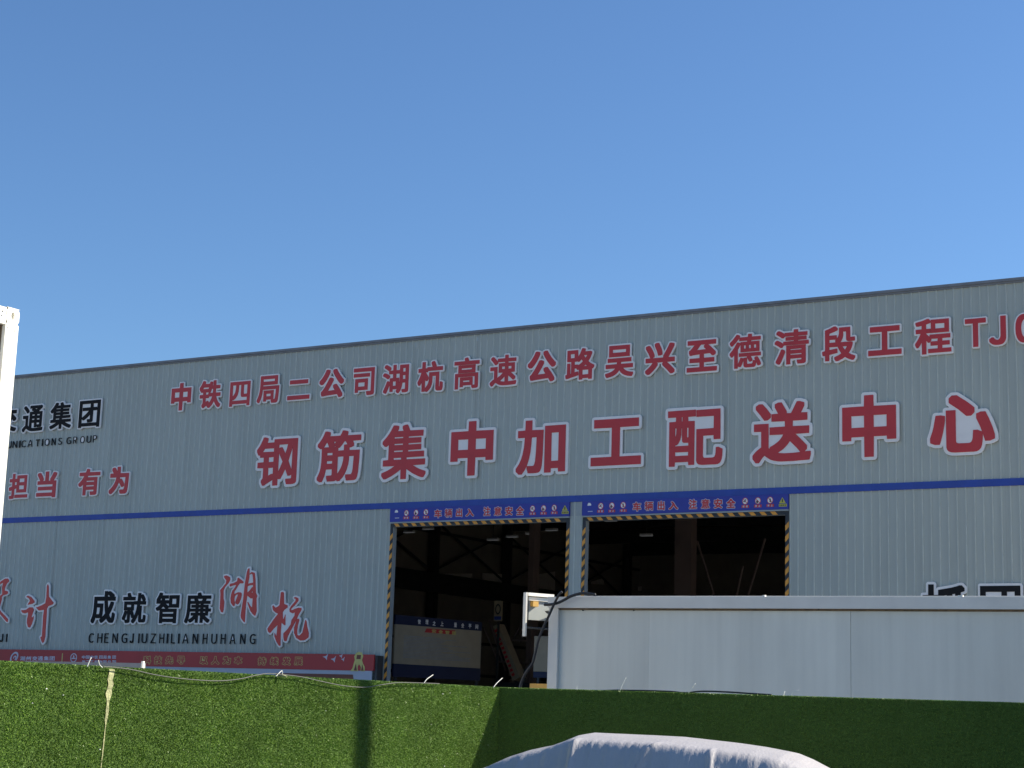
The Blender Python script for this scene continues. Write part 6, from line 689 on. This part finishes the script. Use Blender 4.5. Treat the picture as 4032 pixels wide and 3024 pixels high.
for z0, z1 in ((5.60, 5.79), (2.9, 3.1), (2.7, 2.895), (.0, .18)):
    mb = MB(); mb.box(-LN + .19, -.1905, .004, .17, z0, z1, 'ivory'); mb.build('side_beam', T)
    mb = MB(); mb.box(-LN + .19, -.192, WD2 - .17, WD2 - .004, z0, z1, 'ivory'); mb.build('side_beam', T)
    for x in (-.17, -LN + .02):
        mb = MB(); mb.box(x, x + .15, .192, WD2 - .192, z0, z1, 'ivory'); mb.build('end_beam', T)
for a, b in ((-LN + .19, -.192),):
    n = 5; st = (b - a) / n
    for k in range(n):
        for z0, z1 in ((3.1, 5.598), (.18, 2.698)):
            mb = MB(); mb.box(a + k * st + .004, a + (k + 1) * st - .004, .09, .14, z0, z1, 'ivory'); mb.build('wall_panel', T)
            mb = MB(); mb.box(a + k * st + .004, a + (k + 1) * st - .004, WD2 - .14, WD2 - .09, z0, z1, 'ivory'); mb.build('wall_panel', T)
for x in (-.12, -LN + .06):
    mb = MB(); mb.box(x, x + .05, .2, WD2 - .2, .18, 5.6, 'ivory'); mb.build('end_wall', T)
mb = MB(); mb.box(-LN + .01, -.01, .175, WD2 - .175, 5.70, 5.74, 'ivory'); mb.build('roof', T)
mb = MB(); mb.box(-.1945, -.1925, .05, .085, 3.1, 5.598, 'rust'); mb.build('rust_edge', T)
for x, z in ((-.24, 5.74), (-.245, 5.69), (-.15, 5.57), (-.05, 5.555)):
    mb = MB(); mb.tube([(x, .004, z), (x, -.006, z)], .011, 'ivory', 8); mb.build('bolt', T)

# ================================================================== RIGHT CABIN (grey, in shade)
ZC = 2.85
CA = on_z(2163, 2350, ZC); CB = on_z(4032, 2350, ZC)
cdir = (CB - CA); cdir.z = 0; cdir.normalize(); CROT = math.atan2(cdir.y, cdir.x); cn = Vector((-cdir.y, cdir.x, 0))
T = thing('office_cabin', 'pale grey flat-roofed portable cabin in shade behind the right green wall', 'portable cabin', (CA.x, CA.y, 0), CROT)
def cp(x, y): P = on_plane(x, y, CA, cn); return (P - CA).dot(cdir), P.z
CL = 6.06; CW = 2.4
zbm = cp(2700, 2395)[1]; pw = cp(2195, 2500)[0]
for x in (0, CL - pw):
    for y in (0, CW - .16):
        mb = MB(); mb.box(x, x + pw, y, y + .16, 0, zbm - .001, 'cabinframe'); mb.build('corner_post', T)
for y in (-.012, CW - .15):
    mb = MB(); mb.box(-.012, CL + .012, y, y + .16, zbm, ZC, 'cabinframe'); mb.build('roof_beam', T)
for x in (-.01, CL - .15):
    mb = MB(); mb.box(x, x + .16, .15, CW - .151, zbm, ZC - .002, 'cabinframe'); mb.build('roof_beam', T)
for y in (0, CW - .16):
    mb = MB(); mb.box(pw + .001, CL - pw - .001, y, y + .14, 0, .17, 'cabinframe'); mb.build('floor_beam', T)
mb = MB()
for k in range(20): mb.box(.18 + k * .285, .18 + k * .285 + .27, .2, CW - .2, ZC - .03, ZC + .012 + .003 * (k % 2), 'cabin')
mb.box(.25, CL - .17, .17, .21, ZC - .02, ZC + .022, 'cabinframe')
mb.build('roof_sheet', T)
# seams as in the photo at 2550 and 3345, then every 1.15 m
xs = [pw + .001, cp(2550, 2500)[0], cp(3345, 2500)[0]]; st = xs[2] - xs[1]
xs = [pw + .001] + [xs[1] + k * st for k in range(0, 5) if pw + .2 < xs[1] + k * st < CL - pw - .2] + [CL - pw - .001]
for a, b in zip(xs, xs[1:]):
    for y in (.045, CW - .095):
        mb = MB(); mb.box(a + (.0006 if abs(a - xs[1]) < .01 else .002), b - (.0006 if abs(b - xs[1]) < .01 else .002), y, y + .05, .171, zbm - .002, 'cabin'); mb.build('wall_panel', T)
for x in (.03, CL - .08):
    mb = MB(); mb.box(x, x + .05, .162, CW - .162, .02, zbm - .002, 'cabin'); mb.build('end_wall', T)
mb = MB(); mb.box(pw + .001, CL - pw - .001, .03, .0445, zbm - .022, zbm - .0015, 'rust'); mb.build('rust_line', T)
for x, y in ((2290, 2402), (2490, 2402), (3220, 2398), (3700, 2397)):
    u, z = cp(x, y); mb = MB(); mb.tube([(u, .045, z), (u, .03, z)], .009, 'steel', 8); mb.build('rivet', T)
mb = MB(); u, z = cp(3007, 2346); mb.box(u - .012, u + .012, .0, .05, ZC + .001, ZC + .02, 'wire'); mb.build('roof_clip', T)
mb = MB(); u, z = cp(3783, 2346); mb.box(u - .03, u + .02, .0, .05, ZC + .001, ZC + .016, 'wire'); mb.build('roof_clip', T)

# steel kiosk frame behind the cabin's left end, its top catching the sun
KP = on_plane(2070, 2332, CA + cn * .15, cn); kd = Vector((.8, .6, 0)); kn = Vector((-.6, .8, 0))
T = thing('steel_cabinet', 'narrow white steel cabinet with sunlit top hung at the left end of the grey cabin', 'cabinet', (KP.x, KP.y, 0), math.atan2(.6, .8))
def kp(x, y): P = on_plane(x, y, KP, kn); return (P - KP).dot(kd), P.z
kz = KP.z; wK = .42; kb = kp(2085, 2506)[1]
a = kp(2079, 2400)[0]
mb = MB(); mb.box(.008, a - .012, 0, .05, kb, kz, 'cabinframe'); mb.build('corner_post', T)
mb = MB(); mb.box(a + .001, wK, .0, .08, kp(2100, 2347)[1], kz, 'ivory'); mb.build('top_rail', T)
b0 = kp(2088, 2400)[0]
mb = MB(); mb.box(b0, wK, .03, .07, kp(2100, 2364)[1], kp(2100, 2350)[1], 'ivory'); mb.build('louvre', T)
mb = MB(); mb.box(b0 + .02, wK, .055, .10, kp(2100, 2440)[1], kp(2100, 2366)[1], 'jamb'); mb.build('cabinet_body', T)
mb = MB(); mb.tube([(.2, .1, kz - .2), (.45, .05, kz - .2)], .02, 'steel'); mb.tube([(.02, .03, kb + .1), (.45, .05, kb + .1)], .012, 'steel'); mb.build('wall_bracket', T)
mb = MB(); mb.box(a + .001, b0 - .002, .04, .1, kp(2100, 2440)[1], kp(2100, 2350)[1], 'steel'); mb.build('dark_gap', T)
mb = MB(); z_ = kp(2110, 2378)[1]; mb.box(b0 + .04, b0 + .12, .0, .088, z_ - .03, z_ + .03, 'orange'); mb.build('lamp_box', T)
# yellow block
P = on_plane(2086, 2700, CA + cn * 3.4, cn); T = thing('yellow_block', 'ochre yellow machine box low behind the green wall beside the cabin', 'machine box', (P.x, P.y, 0), CROT)
top = on_plane(2086, 2691, CA + cn * 3.4, cn).z
mb = MB(); mb.box(0, 1.2, 0, .5, top - .4, top, 'orange'); mb.build('box_body', T); mb = MB(); mb.box(.1, 1.1, .05, .45, 0, top - .401, 'steel'); mb.build('box_stand', T)

# cables from the cabin roof
def px_path(pts, P, n, sub=6):
    V = [on_plane(x, y, P, n) for x, y in pts]; out = []
    for i in range(len(V) - 1):
        p0 = V[max(i - 1, 0)]; p1 = V[i]; p2 = V[i + 1]; p3 = V[min(i + 2, len(V) - 1)]
        for k in range(sub):
            t = k / sub; out.append(.5 * ((2 * p1) + (-p0 + p2) * t + (2 * p0 - 5 * p1 + 4 * p2 - p3) * t * t + (-p0 + 3 * p1 - 3 * p2 + p3) * t ** 3))
    out.append(V[-1]); return out
CP = CA - cn * .10
mb = MB(); mb.tube(px_path([(2143, 2381), (2170, 2380), (2196, 2374), (2222, 2362), (2243, 2350), (2268, 2341), (2294, 2336), (2316, 2338), (2345, 2342)], CP, cn), .016, 'cable'); o = mb.build('roof_cable', None, True)
tag(o, 'black cable curving from the cabin roof to the white cabinet', 'cable')
mb = MB(); mb.tube(px_path([(2213, 2330), (2200, 2344), (2182, 2378), (2162, 2422), (2140, 2470), (2122, 2515), (2108, 2570), (2097, 2610), (2070, 2650), (2052, 2690), (2040, 2760)], CP - cn * .02, cn), .016, 'cable'); o = mb.build('hanging_cable', None, True)
tag(o, 'black cable slanting down past the left corner post of the grey cabin', 'cable')

# ================================================================== TURF WALLS
WZ = 1.765
WL = on_z(0, 2605, WZ); WC = on_z(1966, 2708, WZ); WR = on_z(4032, 2769, WZ)
ldir = (WC - WL); ldir.z = 0; LL = ldir.length; ldir.normalize(); ln = Vector((-ldir.y, ldir.x, 0))
rdir = (WR - WC); rdir.z = 0; RL = rdir.length; rdir.normalize(); rn = Vector((-rdir.y, rdir.x, 0))
def blades(L0, L1, zlo, zhi, dens, seed, gap=None, top=True):
    r = np.random.default_rng(seed); n = int((L1 - L0) * (zhi - zlo) * dens)
    x = r.uniform(L0, L1, n); z = zlo + (zhi - zlo) * r.uniform(0, 1, n)
    keep = np.ones(n, bool)
    if gap: keep = gap(x, z, r)
    x = x[keep]; z = z[keep]; n = len(x)
    d = np.stack([r.normal(0, .38, n), -np.abs(r.normal(.9, .25, n)), r.normal(-.1, .38, n)], 1)
    b = np.stack([x, np.zeros(n), z], 1)
    if top:
        nt_ = int((L1 - L0) * .14 * dens * 1.3); xt = r.uniform(L0, L1, nt_)
        bt = np.stack([xt, r.uniform(0, .14, nt_), np.full(nt_, zhi)], 1)
        dt = np.stack([r.normal(0, .5, nt_), r.normal(-.15, .5, nt_), np.abs(r.normal(.8, .3, nt_))], 1)
        b = np.vstack([b, bt]); d = np.vstack([d, dt]); n = len(b)
    d /= np.linalg.norm(d, axis=1, keepdims=True)
    ln_ = r.uniform(.007, .012, n)[:, None]
    s = np.cross(d, r.normal(0, 1, (n, 3))); s /= np.linalg.norm(s, axis=1, keepdims=True); w_ = r.uniform(.0014, .0021, n)[:, None]
    mid = b + d * ln_ * .6; tip = mid + (d + np.array([0, 0, -.6])) * ln_ * .45
    V = np.stack([b - s * w_, b + s * w_, mid + s * w_ * .8, tip, mid - s * w_ * .8], 1).reshape(-1, 3)
    F = np.arange(n * 5).reshape(n, 5)
    me = bpy.data.meshes.new('turf_blades'); me.vertices.add(n * 5); me.vertices.foreach_set('co', V.ravel())
    me.loops.add(n * 5); me.loops.foreach_set('vertex_index', F.ravel()); me.polygons.add(n)
    me.polygons.foreach_set('loop_start', np.arange(0, n * 5, 5)); me.polygons.foreach_set('loop_total', np.full(n, 5))
    me.update(calc_edges=True); me.materials.append(M['blades']); return me
def turf_wall(name_loc, rot, x0, x1, label, dens, seed, seams, gapx=None):
    T = thing('turf_wall', label, 'wall', name_loc, rot)
    mb = MB(); mb.box(x0, x1, .012, .15, 0, WZ - .012, 'block'); mb.build('wall_core', T)
    cuts = [x0] + sorted(seams) + [x1]
    for a, b in zip(cuts, cuts[1:]):
        mb = MB(); mb.box(a + .003, b - .003, 0, .0115, .02, WZ - .001, 'turfbase'); mb.box(a + .003, b - .003, .0116, .16, WZ - .0115, WZ, 'turfbase'); mb.build('turf_sheet', T)
    def gap(x, z, r):
        k = np.ones(len(x), bool)
        for s in seams:
            k &= ~((np.abs(x - s) < .006 + .004 * np.sin(z * 30)) & (r.uniform(0, 1, len(x)) < .8))
        if gapx:
            gx, fz = gapx
            wd = fz(z); cxg = gx + (WZ - z) * -.055
            k &= ~((np.abs(x - cxg) < wd) & (r.uniform(0, 1, len(x)) < .80))
        return k
    o = link('turf_blades', blades(x0, x1, .85, WZ, dens, seed, gap), T); o['kind'] = 'stuff'
    o = link('turf_blades', blades(x0, x1, .03, .85, dens * .35, seed + 1, gap, False), T); o['kind'] = 'stuff'
    return T
def lx(x, y):                       # position along the left wall
    P = on_plane(x, y, WC, ln); return (P - WC).dot(ldir)
seamL = [lx(840, 2720), lx(1105, 2720), lx(1700, 2720)]
bx = lx(437, 2650)
TL = turf_wall((WC.x, WC.y, 0), math.atan2(ldir.y, ldir.x), -LL - 4.5, 0.0, 'sunlit wall covered in bright green artificial turf at the lower left', 34000, 11, seamL,
               (bx, lambda z: np.where(z > WZ - .19, .030, np.where(z > WZ - .34, .014, .006 + .004 * np.sin(z * 25)))))
TR = turf_wall((WC.x, WC.y, 0), math.atan2(rdir.y, rdir.x), -.012, RL + 5.5, 'shaded dark green turf-covered wall at the lower right behind the covered car', 17000, 23, [])
# bare strip where the turf has come away
mb = MB(); zz = WZ - .004; pts = []
r2 = random.Random(3)
steps = [WZ - .01 - i * .03 for i in range(28)]
Lp = []; Rp = []
for z in steps:
    c = bx + (WZ - z) * -.055; h_ = .028 if z > WZ - .18 else .013 if z > WZ - .34 else .005
    Lp.append((c - h_ * r2.uniform(.6, 1.2), z)); Rp.append((c + h_ * r2.uniform(.6, 1.2), z))
for i in range(len(steps) - 1):
    mb.poly([(Lp[i][0], -.004 - .003 * (i % 2), Lp[i][1]), (Lp[i + 1][0], -.004 - .003 * ((i + 1) % 2), Lp[i + 1][1]), (Rp[i + 1][0], -.005, Rp[i + 1][1]), (Rp[i][0], -.005, Rp[i][1])], 'backing')
mb.build('bare_backing', TL)
mb = MB()
for _ in range(11):
    x = r2.uniform(-LL, -.2); z = r2.uniform(1.1, WZ - .05); s = r2.uniform(.002, .005)
    mb.box(x - s, x + s, -.028, -.022, z - s * .6, z + s * .6, 'wire')
o = mb.build('litter_specks', TL); o['kind'] = 'stuff'

# sagging cable along the sunlit wall
LP = WC - ln * .035
mb = MB(); mb.tube(px_path([(405, 2626), (440, 2627), (520, 2637), (600, 2655), (680, 2668), (770, 2677), (860, 2681), (940, 2674), (1005, 2660), (1060, 2652), (1140, 2659), (1200, 2668), (1270, 2684), (1340, 2698), (1400, 2705), (1450, 2705), (1510, 2695), (1570, 2688), (1650, 2689), (1730, 2692)], LP, ln), .0034, 'greycable'); o = mb.build('sagging_cable', None, True)
tag(o, 'thin grey cable sagging along the top of the sunlit turf wall', 'cable')
RP = WC - rn * .02 + rdir * 0
mb = MB(); mb.tube(px_path([(2340, 2722), (2420, 2718), (2500, 2719), (2560, 2720), (2640, 2723), (2700, 2728), (2760, 2722), (2850, 2724), (2960, 2731), (3040, 2736)], WC + rn * .05 + Vector((0, 0, .01)), rn), .007, 'cable'); o = mb.build('ridge_cable', None, True)
tag(o, 'dark cable lying on top of the shaded turf wall', 'cable')
# pale wire ends sticking up from the wall tops
WIRES = [([(343, 2626), (350, 2608), (359, 2589)], 'near the left bare strip', 0), ([(403, 2628), (392, 2618), (387, 2600)], 'just left of the bare strip', 0),
         ([(1086, 2664), (1098, 2651), (1110, 2641), (1112, 2652), (1110, 2663)], 'bent into a peak below the billboard', 0), ([(1668, 2692), (1680, 2675), (1695, 2664), (1705, 2657)], 'in front of the notice board', 0),
         ([(1942, 2708), (1957, 2689), (1978, 2670)], 'just left of the wall corner', 0), ([(2272, 2718), (2271, 2709), (2272, 2701)], 'short stub below the cabin post', 1),
         ([(2440, 2722), (2450, 2697), (2465, 2668)], 'against the cabin, upright and straight', 1), ([(2708, 2732), (2722, 2713), (2738, 2690)], 'at the sag of the dark cable', 1),
         ([(3084, 2740), (3086, 2730), (3089, 2721)], 'short thick stub right of the dark cable', 1), ([(3112, 2741), (3122, 2727), (3140, 2718), (3146, 2719)], 'curved like a hook at the right', 1)]
for pts, l, s in WIRES:
    mb = MB(); PP, nn = ((LP, ln) if s == 0 else (WC + rn * .03, rn)); mb.tube(px_path(pts, PP, nn, 3), .003 if 'thick' not in l else .006, 'wire', 5); o = mb.build('tie_wire', None, True)
    tag(o, 'pale wire end on the turf wall top, ' + l, 'wire', 'pale tie wires sticking up from the turf walls')
mb = MB(); a = on_plane(1112, 2662, LP, ln)
o = mb.tube([a + Vector((-.03, 0, 0)), a + Vector((.0, 0, .004)), a + Vector((.03, 0, -.004))], .008, 'backing', 6).build('wire_knot'); tag(o, 'small yellowish knot at the foot of the bent wire', 'wire')
# low pale rail behind the sunlit wall
Pn = on_plane(568, 2616, Vector((0, 24, 0)), N3)
T = thing('low_rail', 'low pale grey steel rail behind the turf wall ending in a sunlit white cap', 'rail', (Pn.x, Pn.y, 0), HROT)
za = on_plane(568, 2606, Pn, N3).z; zb_ = on_plane(568, 2634, Pn, N3).z
mb = MB(); mb.box(-2.6, -.06, 0, .1, zb_, za - .02, 'trim'); mb.build('rail_beam', T)
mb = MB(); mb.box(-.055, -.02, -.01, .03, zb_ + .01, za + .01, 'ivory'); mb.build('end_cap', T)
for x in (-.4, -2.2): mb = MB(); mb.box(x, x + .06, .02, .08, 0, zb_ - .001, 'cabinframe'); mb.build('rail_post', T)

# ================================================================== COVERED CAR
ca_dir = Vector((math.cos(math.radians(-20)), math.sin(math.radians(-20)), 0)); cnn = Vector((-ca_dir.y, ca_dir.x, 0))
PC = on_z(2600, 2900, 1.43)
sil = [(125, 300), (210, 268), (330, 215), (440, 180), (570, 153), (640, 128), (720, 95), (810, 99), (900, 103), (1100, 112), (1250, 120), (1400, 137), (1560, 155), (1720, 178), (1870, 207), (1950, 240), (2065, 300)]
prof = []
for X, Y in sil:
    P = on_plane(1850 + X / 1.4747, 2820 + Y / 1.4747, PC, cnn); prof.append(((P - PC).dot(ca_dir), P.z))
s0, z0 = prof[0]; s1, z1 = prof[-1]
prof = [(s0 - 1.55, .30), (s0 - 1.5, .62), (s0 - 1.35, .80), (s0 - .55, .96), (s0 - .25, 1.06)] + prof + [(s1 + .22, z1 - .20), (s1 + .42, .86), (s1 + .50, .6), (s1 + .52, .3)]
T = thing('covered_car', 'parked car under a pale silver-white fabric cover in front of the shaded turf wall', 'covered car', (PC.x, PC.y, 0), math.atan2(ca_dir.y, ca_dir.x))
SS = np.array([p[0] for p in prof]); ZZ = np.array([p[1] for p in prof]); smin, smax = SS[0], SS[-1]
NS, NT = 240, 90
r3 = np.random.default_rng(5)
def smooth(x, a, b): t = np.clip((x - a) / (b - a), 0, 1); return t * t * (3 - 2 * t)
folds = []
for X in (760, 1240, 1500): folds.append(((on_plane(1850 + X / 1.4747, 2930, PC, cnn) - PC).dot(ca_dir)))
Vv = []
sg_ = np.linspace(0, 1, NS)
# denser sampling over the visible greenhouse
scoord = np.interp(sg_, [0, .15, .9, 1], [smin, s0 - .2, s1 + .15, smax])
for i, s in enumerate(scoord):
    h = np.interp(s, SS, ZZ)
    e = np.clip((s - smin) / .55, 0, 1); e2 = np.clip((smax - s) / .9, 0, 1)
    wb = .90 * (1 - (1 - e) ** 2.4 * .35) * (1 - (1 - e2) ** 2.2 * .50)        # body half width
    wr = (.60 - .10 * smooth(s, s1 - 1.1, s1) - .04 * smooth(-s, -s0 - .5, -s0 + .6))   # roof half width
    wr = min(wr, wb - .08)
    top = h
    belt = min(.93, top - .02)
    pts2 = [(wb - .03, .25), (wb, .6), (wb - .02, .85 if belt > .87 else belt - .05), (wb - .06, belt), (wr + .10, belt + (top - belt) * .58), (wr + .020, top - .066), (wr - .012, top - .047), (wr * .6, top - .016), (0, top)]
    pa = np.array(pts2); cl = np.concatenate([[0], np.cumsum(np.hypot(*np.diff(pa, axis=0).T))]); q = np.linspace(0, cl[-1], NT // 2 + 1)
    yy = np.interp(q, cl, pa[:, 0]); zz_ = np.interp(q, cl, pa[:, 1])
    # soften the corners
    for _ in range(1):
        yy[1:-1] = .25 * yy[:-2] + .5 * yy[1:-1] + .25 * yy[2:]; zz_[1:-1] = .25 * zz_[:-2] + .5 * zz_[1:-1] + .25 * zz_[2:]
    frac = q / cl[-1]
    edge = smooth(frac, .5, .78)                          # 0 low on the flank .. 1 at the roof
    amp = .0065 * (1 - edge) + .0008
    wr_n = np.sin(s * 31 + 3 * np.sin(frac * 5 + s * 2)) * .5 + np.sin(s * 57 + 9 * frac + 1.3) * .35 + np.sin(s * 97 - 6 * frac) * .22
    hang = np.exp(-((frac - .66) / .05) ** 2) * .007 * (np.abs(np.sin(s * 46 + np.sin(s * 17) * 2)) ** 2) * (s > -.6)
    fd = 0
    for kf, f0 in enumerate(folds):
        slant = (-.05, -.75, .12)[kf]
        xc = f0 + (.74 - frac) * slant * 1.2
        fd = fd + .030 * np.exp(-((s - xc) / (.016 + .02 * (.74 - frac).clip(0, 1))) ** 2) * (1 - smooth(frac, .66, .74))
    off = amp * wr_n + hang + fd
    near = [(s, -(yy[j] + off[j]), zz_[j] + .35 * off[j] * (1 if frac[j] > .6 else 0)) for j in range(len(q))]
    far = [(s, (yy[j] + amp[j] * wr_n[j]), zz_[j]) for j in range(len(q) - 2, -1, -1)]
    Vv += near + far
NTT = 2 * (NT // 2 + 1) - 1
mb = MB(); mb.v = [tuple(v) for v in Vv]; mb.m('cover')
for i in range(NS - 1):
    for j in range(NTT - 1):
        a = i * NTT + j; mb.f.append((a, a + NTT, a + NTT + 1, a + 1)); mb.mi.append(0)
mb.f.append(tuple(range(NTT))); mb.mi.append(0); mb.f.append(tuple((NS - 1) * NTT + j for j in reversed(range(NTT)))); mb.mi.append(0)
mb.build('fabric_cover', T, True)
for x in (s0 - .75, s1 - .25):
    for y in (-.70, .70):
        mb = MB(); mb.tube([(x, y - .1, .31), (x, y + .1, .31)], .31, 'rubber', 20); mb.build('wheel', T)

# lamp post behind the right wall, out of frame: its shadow is the dark band on the sunlit turf
PS = on_plane(1434, 2760, WC, ln); SP = PS + Vector((math.cos(SUN_PHI), math.sin(SUN_PHI), 0)) * 9.5
T = thing('lamp_post', 'tall steel post whose dark vertical shadow falls on the sunlit turf wall', 'lamp post', (SP.x, SP.y, 0))
mb = MB(); mb.tube([(0, 0, 0), (0, 0, 9.5)], [.105, .085], 'lampsteel', 16); mb.build('pole', T, True)
mb = MB(); mb.tube([(0, 0, 9.4), (0, .5, 9.7), (0, 1.2, 9.75)], .035, 'lampsteel', 10); mb.box(-.14, .14, 1.1, 1.75, 9.7, 9.8, 'lampsteel'); mb.build('lamp_arm', T)
mb = MB(); mb.box(-.2, .2, -.2, .2, 0, .03, 'lampsteel'); mb.build('base_plate', T)
